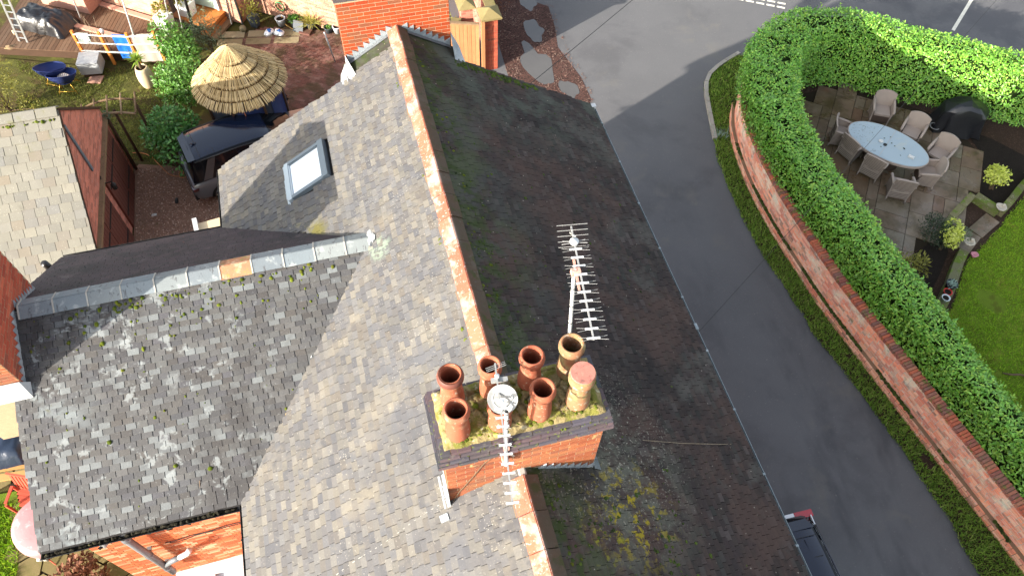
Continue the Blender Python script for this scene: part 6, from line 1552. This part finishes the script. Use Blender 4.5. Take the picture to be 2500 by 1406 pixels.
def sqplanter(label, c, w, h, mat, plant, n, L=.1, wd=.03, rz=-.6, sp=.3):
    t = thing('square_planter', label, 'planter', c)
    P = []
    for s_, z in ((.72, 0), (1, h)):
        for sx, sy in ((-1, -1), (1, -1), (1, 1), (-1, 1)):
            x, y = sx*w/2*s_, sy*w/2*s_; P.append((c[0]+x*math.cos(rz)-y*math.sin(rz), c[1]+x*math.sin(rz)+y*math.cos(rz), c[2]+z))
    MB().add(P, [(0, 3, 2, 1), (0, 1, 5, 4), (1, 2, 6, 5), (2, 3, 7, 6), (3, 0, 4, 7), (4, 5, 6, 7)]).build('box', mat, t)
    if plant:
        mb = MB()
        for i in range(n):
            d = Vector((R.gauss(0, 1), R.gauss(0, 1), R.gauss(.8, .7))).normalized(); p = Vector((c[0], c[1], c[2]+h+.12))+d*sp*R.uniform(.2, 1)
            leaf(mb, p, d+Vector((R.gauss(0, .5), R.gauss(0, .5), 0)), Vector((0, 0, 1)), L*R.uniform(.6, 1.3), wd, R.uniform(.001, .999))
        mb.build('plant', plant, t, kind='stuff')
    return t
sqplanter('tall white square planter left of the black post', (-5.25, 22.75, .05), .45, .75, 'planter_white', 'shrub_olive', 160)
sqplanter('tall white square planter right of the black post by the door', (-4.55, 23.25, .05), .45, .75, 'planter_white', 'shrub_olive', 200)
sqplanter('black and white square planter with twiggy bush by the downpipe', (-2.52, 22.62, 0), .30, .40, 'planter_dark', 'shrub_olive', 260, .08, .022, sp=.38)
potted('plant_pot', 'grey pot with pale hose at the pink wall', (-1.68, 22.45, 0), .15, .28, 'white_pot')
potted('plant_pot', 'dark square pot of glossy bright green plant by the wall', (-1.22, 22.30, 0), .17, .30, 'planter_dark', 'shrub_bright', 300, .13, .04, .9, cat='plant')
potted('plant_pot', 'pot with spiky yellow green grass by the pink wall', (-.72, 22.02, 0), .16, .28, 'planter_dark', 'spiky_leaf', 150, .50, .010, .7, cat='plant')
potted('plant_pot', 'small dark pot with green shoots near the chimney', (-.20, 21.70, 0), .13, .22, 'planter_dark', 'shrub_bright', 40, .10, .02, 1.0)
potted('plant_pot', 'white rimmed pot of bare soil next to the chimney', (.08, 21.62, 0), .13, .26, 'white_pot')
hz = thing('hose_reel', 'green hose reel on the pink wall', 'hose', (-1.60, 22.80, .4)); 
for k in range(4): 
    P = [(-1.60+.16*math.cos(a)*.82, 22.72-.57*.16*math.cos(a)-.02*k, .55+.16*math.sin(a)) for a in (2*math.pi*i/16 for i in range(17))]; MB().tube(P, .016, 6, False).build('coil', 'hose_green' if k % 2 else 'hose_tan', hz, True)
tag(MB().tube([tuple(p) for p in catmull([(-1.62, 22.55, .3), (-1.58, 22.4, .1), (-1.45, 22.25, .03), (-1.3, 22.05, .02), (-1.35, 21.95, .02)], 4)], .012, 6).build('hose_end', 'hose_tan', None, True), 'pale hose end trailing onto the paving', 'hose')
for lb2, c, rz in (('blue and white plastic sack lying flat on the paving', (-2.12, 22.08, 0), .5), ('blue and white plastic sack standing on end beside the other', (-1.80, 21.98, 0), -.9)):
    t = thing('plastic_sack', lb2, 'sack', c, 'blue and white sacks'); MB().blob((c[0], c[1], .07), (.20, .13, .09), 12, 6, .25, seed=c[0]*3, m=Matrix.Rotation(rz, 3, 'Z')).build('sack', 'white_bag', t, True)
    MB().blob((c[0]+.02, c[1], .10), (.10, .09, .075), 10, 5, .3, seed=c[0]*5, m=Matrix.Rotation(rz+.3, 3, 'Z')).build('print', 'blue_bag', t, True)
tag(MB().blob((-2.93, 22.42, .11), (.12, .12, .11), 14, 8, .02).build('stone_ball', 'slab_flag', None, True), 'round stone ball at the foot of the steps', 'ball')
tag(MB().box((-.95, 21.85, .04), (.38, .26, .08), rz=-.5).build('stone_slab', 'block_paver'), 'loose brown stone slab under the spiky grass', 'stone')
tag(MB().mbox(frame((-1.15, 21.98, .18), (.30, -.20, 0), (.02, .02, 0), (.10, .14, .34))).build('slate_sheet', 'planter_dark'), 'grey slate sheet leaning beside the bright plant', 'slate')
pole('white pole standing on the paving beside the far chimney', (-.2, 20.2, .0), (-.32, 19.6, 1.6), .025, 'pvc_white')
# ------------------------------------------------------------------ gate, piers beyond the far gable
gate = thing('timber_gate', 'brown boarded timber gate beside the far brick stack', 'gate', (3.6, 18.0, 0))
ga, gb2 = Vector((3.30, 18.92)), Vector((4.22, 18.62)); gd = (gb2-ga)
for i in range(8):
    p = ga+gd*((i+.5)/8); MB().box((p.x, p.y, .9), (gd.length/8-.008, .03, 1.8-.06*abs(i-3.5)/3.5), rz=math.atan2(gd.y, gd.x)).build('board', 'timber_gate', gate)
MB().bar((ga.x, ga.y, 1.82), (gb2.x, gb2.y, 1.82), .09, .05).build('top_rail', 'timber_rustic', gate)
MB().box((4.32, 18.55, .95), (.10, .10, 1.95)).build('post', 'timber_gate', gate)
pier = thing('brick_pier', 'brick gate pier with mossy stone cap and dark timber post', 'pier', (4.75, 17.85, 0))
MB().box((4.60, 18.86, .98), (.42, .42, 1.96)).build('core', 'mortar_old', pier)
pp_ = Pieces('brick', 'brick_wing', 120)
brick_face(pp_, pier, (4.39, 18.65, 0), (1, 0, 0), .42, 0, 1.96, (0, -1, 0)); brick_face(pp_, pier, (4.81, 18.65, 0), (0, 1, 0), .42, 0, 1.96, (1, 0, 0)); pp_.flush(pier)
MB().add([(4.28, 18.54, 1.98), (4.92, 18.54, 1.98), (4.92, 19.18, 1.98), (4.28, 19.18, 1.98), (4.6, 18.86, 2.16)]+[(4.28, 18.54, 1.92), (4.92, 18.54, 1.92), (4.92, 19.18, 1.92), (4.28, 19.18, 1.92)], [(0, 1, 4), (1, 2, 4), (2, 3, 4), (3, 0, 4), (5, 6, 1, 0), (6, 7, 2, 1), (7, 8, 3, 2), (8, 5, 0, 3)]).build('cap', 'hex_slab', pier)
pier2 = thing('brick_pier', 'second pier with pale yellow stone cap behind the gate', 'pier', (4.05, 18.75, 0))
MB().box((4.0, 19.45, .95), (.36, .36, 1.9)).build('core', 'brick_garage', pier2); MB().add([(3.72, 19.17, 1.95), (4.28, 19.17, 1.95), (4.28, 19.73, 1.95), (3.72, 19.73, 1.95), (4.0, 19.45, 2.12)], [(0, 1, 4), (1, 2, 4), (2, 3, 4), (3, 0, 4)]).build('cap', 'hex_slab', pier2)
sqplanter('mossy stone trough with dark bowl behind the gate', (3.62, 19.15, 1.2), .30, .45, 'hex_slab', None, 0, rz=-.35)
shrub('climber', 'dry twiggy climber behind the timber gate by the far stack', 'plant', (3.2, 19.5, 1.3), .40, 420, 'shrub_olive', .07, .016, squash=1.3)
shrub('red_bush', 'dark red twiggy bush behind the gate pier at the top edge', 'shrub', (5.1, 20.9, .5), .55, 600, 'shrub_brown', .07, .012, squash=.9)
bwl = thing('boundary_wall', 'brick boundary wall running back from the gate pier', 'wall', (4.9, 22, 0))
MB().box((4.72, 22.6, .95), (.24, 7.0, 1.9)).build('wall', 'brick_garage', bwl)
MB().box((4.72, 22.6, 1.94), (.32, 7.0, .06)).build('coping', 'hex_slab', bwl)
# ------------------------------------------------------------------ lower left corner
sheet('side_lawn', [(-14, -2), (-8.55, -2), (-8.55, 6.9), (-8.75, 7.9), (-14, 8.2)], -.012, 'lawn_soil')
blades('side_lawn_grass', 'grass', inarea([(-9.4, 4.8), (-8.55, 4.8), (-8.6, 7.6), (-9.5, 7.7)], -.012), 3500, .09, .012, label='bright sunlit grass at the lower left corner', cat='grass', lean=.8)
hexr = thing('hex_paving', '', '', (-7.9, 6.2, 0))
for k_ in ('label', 'category'): del hexr[k_]
hexr['kind'] = 'structure'
sheet('paving_bed', [(-8.6, 3.5), (-5.3, 3.5), (-5.3, 9.5), (-9.4, 10.8), (-9.6, 9.4), (-8.7, 7.6)], -.03, 'joint_dark', None, hexr)
for j in range(-5, 9):
    for i in range(-3, 6):
        x = -8.35+i*.50+(.25 if j % 2 else 0); y = 6.1+j*.435
        if x > -5.2 or x < -9.4 or (x < -8.62 and y < 7.9): continue
        a0 = rad(30)+rad(-8); MB().prism([(x+.268*math.cos(a0+k*math.pi/3), y+.268*math.sin(a0+k*math.pi/3)) for k in range(6)], -.05, .004+R.uniform(-.003, .003), R.random()).build('paving_slab', 'hex_slab', hexr)
pk = thing('pink_parasol', 'faded pink round sheet table cover beside the wing gable', 'table', (-7.75, 6.72, 0))
MB().lathe([(0, .86), (.3, .85), (.55, .82), (.64, .78), (.66, .70), (.64, .45)], (-7.72, 6.70, 0), 32, wob=.06).build('cover', 'pink_sheet', pk, True); MB().tube([(-7.72, 6.7, 0), (-7.72, 6.7, .85)], .04, 8).build('leg', 'iron', pk)
rc = thing('slatted_chair', 'red stained slatted wooden chair behind the pink table', 'chair', (-8.25, 7.65, 0))
for i in range(6): MB().box((-8.42+.07*i, 7.78-.03*i, .74), (.05, .02, .52), rz=-.4, rx=-.25).build('back_slat', 'wood_red', rc)
MB().bar((-8.46, 7.86, .98), (-8.02, 7.67, .98), .04, .06).build('top_rail', 'wood_red', rc)
for i in range(5): MB().bar((-8.50+.02*i, 7.72-.09*i, .44), (-8.06+.02*i, 7.53-.09*i, .44), .07, .02).build('seat_slat', 'wood_red', rc)
for dx, dy in ((-.24, .05), (.18, -.12), (-.34, -.33), (.10, -.5)): MB().box((-8.25+dx, 7.65+dy, .32), (.045, .045, .64), rz=-.4).build('leg', 'wood_red', rc)
for s in (0, 1): MB().bar((-8.50+.46*s, 7.72-.2*s, .64), (-8.60+.46*s, 7.36-.2*s, .64), .06, .025).build('arm', 'wood_red', rc)
nv = MB(); 
for j in range(13):
    for i in range(11):
        a, b = -1+2*i/10, -1+2*j/12; e = max(abs(a), abs(b)); nv.v.append((-8.62+a*.36+b*.05, 8.82+b*.58, .42+.40*(1-e**6)+.05*mnoise.noise((a*3, b*3, 2))))
nv.f = [(j*11+i, j*11+i+1, (j+1)*11+i+1, (j+1)*11+i) for j in range(12) for i in range(10)]; nv.r = [0]*len(nv.f); nv.mi = [0]*len(nv.f)
tag(nv.build('tarpaulin', 'tarp_navy', None, True), 'navy tarpaulin cover over something by the wing verge', 'tarpaulin')
for k, (lb3, y) in enumerate((('pale timber beam below the navy cover, upper one', 8.30), ('pale timber beam below the navy cover, lower one', 8.08))):
    tag(MB().bar((-9.2, y+.02, .42), (-7.6, y-.10, .42), .15, .06).build('timber_beam', 'timber_pale'), lb3, 'timber', 'pale beams by the wing')
sl_ = thing('solar_lamp', 'white capped garden lamp lying on the stone slabs', 'lamp', (-7.95, 6.2, 0)); MB().tube([(-8.12, 6.22, .16), (-8.02, 6.20, .14)], .055, 12).build('cap', 'paint_white', sl_, True); MB().tube([(-8.02, 6.2, .14), (-7.93, 6.17, .10)], .045, 12).build('body', 'stone_pot', sl_, True); MB().tube([(-7.93, 6.17, .1), (-7.75, 6.25, .03)], .012, 6).tube([(-7.93, 6.17, .1), (-7.82, 6.05, .01)], .012, 6).build('spike', 'wood_red', sl_)
shrub('dried_hydrangea', 'brown dried flower bush at the foot of the wing wall', 'shrub', (-7.0, 5.35, .45), .52, 1100, 'shrub_brown', .10, .035, squash=.8)
# lean-to at the bottom edge
lt_ = thing('lean_to', 'white framed glazed lean-to roof between wing wall and main gutter', 'lean-to', (-3.4, 3.6, 0))
MB().bar((-4.75, 4.50, 2.06), (-2.5, 4.50, 2.2), .22, .06).build('top_flashing', 'pvc_white', lt_)
MB().add([(-4.6, 4.42, 2.02), (-2.5, 4.42, 2.16), (-2.5, 1.5, 1.7), (-4.6, 1.5, 1.6)], [(0, 3, 2, 1)]).build('glazing', 'velux_light', lt_)
for i in range(5):
    x = -4.62+.52*i; MB().bar((x, 4.4, 2.06+.033*i), (x, 1.5, 1.66+.03*i), .06, .06).build('glazing_bar', 'pvc_white', lt_)
MB().bar((-3.05, 4.38, 2.17), (-3.05, 1.5, 1.75), .16, .05).build('end_frame', 'pvc_white', lt_)
# ------------------------------------------------------------------ aerials and dish on the near stack
def yagi(name, label, a, b, mast_top, mast_bot, elems, hw, side, big=None, refl=True):
    a, b = Vector(a), Vector(b); t = thing(name, label, 'aerial', tuple(mast_bot)); d = (b-a).normalized(); s = d.cross(Vector((0, 0, 1))).normalized()
    MB().bar(a, b, .015, .015).build('boom', 'alu_white', t)
    L = (b-a).length
    for i in range(elems):
        p = a+d*(L*(.22+.77*i/(elems-1)))
        e = MB()
        for k in (-1, 1):
            for q in (-1, 1):
                e.tube([p+s*k*.002+d*q*.002, p+s*k*hw+d*q*.028+Vector((0, 0, q*.012))], .002, 5)
        e.box(p, (.02, .02, .012)); e.build('element', 'alu_white', t)
        MB().mbox(frame(p+Vector((0, 0, .006)), s*.12, d*.016, Vector((0, 0, .014)))).build('element_clip', 'dish_grey', t)
    if refl:
        for i in range(5):
            p = a+d*(.025+.045*i)+Vector((0, 0, (.06, .03, 0, -.03, -.06)[i])); MB().tube([p-s*hw*1.15, p+s*hw*1.15], .003, 5).build('reflector_rod', 'alu_white', t)
        MB().bar(a+Vector((0, 0, -.1)), a+Vector((0, 0, .1))+d*.2, .015).build('reflector_arm', 'alu_white', t)
        p = a+d*L*.15; MB().lathe([(0, -.01), (.042, -.01), (.045, .02), (0, .03)], tuple(p), 14).build('dipole_box', 'dish_grey', t, True)
        e = MB()
        for k in (-1, 1): e.tube([p+s*k*.04+d*.01, p+s*k*hw*.95+d*.02], .004, 5).tube([p+s*k*.04-d*.01, p+s*k*hw*.85-d*.02], .004, 5)
        e.build('dipole', 'alu_white', t)
    MB().tube([mast_bot, mast_top], .021, 12, False).build('mast', 'pole_metal', t, True)
    for k in range(4):
        q = Vector(mast_bot).lerp(Vector(mast_top), .45+.14*k); MB().tube([q-Vector((0, 0, .006)), q+Vector((0, 0, .006))], .0235, 12).build('tape_band', 'black_plastic', t)
    return t
ya = yagi('tv_aerial', 'long white television aerial on a pole behind the pale chimney pot', (1.88, 4.33, 10.38), (1.69, 3.04, 10.38), (1.74, 3.79, 10.42), (1.86, 3.80, 8.0), 11, .135, 1)
MB().box((1.755, 3.79, 10.385), (.09, .05, .06)).bar((1.79, 3.95, 10.355), (1.735, 3.60, 10.355), .022, .014).build('clamp', 'rust_bracket', ya)
yb = yagi('tv_aerial', 'slim white aerial pointing past the front of the chimney above the dish', (.885, 3.50, 9.46), (.685, 2.05, 9.46), (.86, 2.94, 9.50), (.87, 2.93, 8.05), 13, .075, 1, refl=False)
MB().bar((.80, 3.33, 9.43), (.97, 3.31, 9.43), .05, .03).build('reflector_plate', 'alu_white', yb)
for k in range(3): MB().tube([(.78, 3.42+.03*k, 9.47-.02*k), (.99, 3.45+.03*k, 9.47-.02*k)], .003, 5).build('reflector_rod', 'alu_white', yb)
MB().tube([(.87, 3.34, 9.45), (.87, 3.36, 9.48)], .024, 12).build('dipole_box', 'dish_grey', yb, True)
MB().box((.87, 2.955, 8.55), (.06, .07, .10)).build('wall_bracket', 'rust_bracket', yb); MB().box((.87, 2.965, 8.15), (.08, .07, .10)).build('wall_bracket', 'rust_bracket', yb)
ds = thing('satellite_dish', 'white round satellite dish in front of the middle chimney pots', 'dish', (.88, 3.05, 8.6))
dm = MB(); prof = [(.0, 0), (.05, .004), (.10, .016), (.135, .03), (.15, .038), (.153, .036), (.135, .024), (.10, .010), (0, -.008)]
dn_ = Vector((-.22, -.62, .78)).normalized(); q_ = dn_.to_track_quat('Z', 'Y').to_matrix().to_4x4(); q_.translation = Vector((.87, 3.12, 9.42))
dm.lathe(prof, n=28); dm.v = [tuple(q_ @ Vector(v)) for v in dm.v]; autosmooth(dm.build('reflector', 'alu_white', ds), 50)
rm = MB().lathe([(.098, .02), (.102, .024), (.106, .02)], n=28); rm.v = [tuple(q_ @ Vector(v)) for v in rm.v]; rm.build('ring', 'dish_grey', ds)
fe = q_ @ Vector((0, 0, .16)); lo_ = q_ @ Vector((0, -.14, .02))
MB().tube([lo_, fe], .008, 6).build('feed_arm', 'dish_grey', ds); MB().tube([fe, fe+dn_*-.05], .022, 10).build('receiver', 'dish_grey', ds, True)
MB().tube([(.87, 3.12, 9.41), (.87, 3.02, 9.3), (.865, 2.955, 9.2)], .014, 8).build('bracket', 'pole_metal', ds)
# ------------------------------------------------------------------ cables and overhead wires
def wire(label, pts, r, mat='cable_black', sag=0.0, name='overhead_wire'):
    A = [Vector(p) for p in pts]
    if len(A) == 2:
        A = [A[0].lerp(A[1], i/24)-Vector((0, 0, sag*4*(i/24)*(1-i/24))) for i in range(25)]
    tag(MB().tube(A, r, 5).build(name, mat), label, 'cable')
P_ = []
for i, (x, y) in enumerate([(.17, 3.02), (-.2, 2.98), (-.75, 2.86), (-1.2, 2.80), (-1.7, 2.66), (-2.2, 2.52), (-2.5, 2.36), (-2.66, 2.15)]): P_.append((x, y, zmain(x)+.045))
P_ += [(-2.76, 2.08, 5.25), (-2.78, 2.05, 4.6)]
wire('thin white cable running down the sunlit roof from the chimney', [tuple(p) for p in catmull(P_, 4)], .003, 'cable_white', name='roof_cable')
wire('thin brown cable hanging down the front of the chimney', [(.75, 2.965, 8.35), (.62, 2.985, 8.1), (.5, 2.985, 7.8), (.3, 2.985, 7.35), (.22, 2.97, 7.12)], .006, 'bark', name='chimney_cable')
wire('black overhead wire crossing the sunlit road by the far gable', (( 3.6, 11.3, 5.9), (17.8, 20.9, 6.9)), .007, sag=.15)
wire('thin wire from the shaded roof to the gutter', [(2.95, 3.35, zmain(2.95)+.05), (3.6, 3.3, zmain(3.6)+.05), (4.3, 3.28, zmain(4.3)+.05), (4.83, 3.30, 5.32)], .0028, 'twig', name='roof_cable')
wire('thin wire stretched over the garden table and hedge', ((4.9, 5.4, 5.0), (24.0, 17.5, 6.5)), .004, sag=.3)
wire('thin wire stretched low over the lawn', ((12.6, -1.0, 5.2), (21.0, 12.4, 5.6)), .004, 'cable_white', sag=.1)
# drips and twig on the wing roof
tag(MB().tube([(-3.26, 4.62, 5.47), (-3.24, 4.72, 5.53)], .008, 5).build('twig', 'bark'), 'small dark twig lying on the wing roof above the gutter', 'twig')
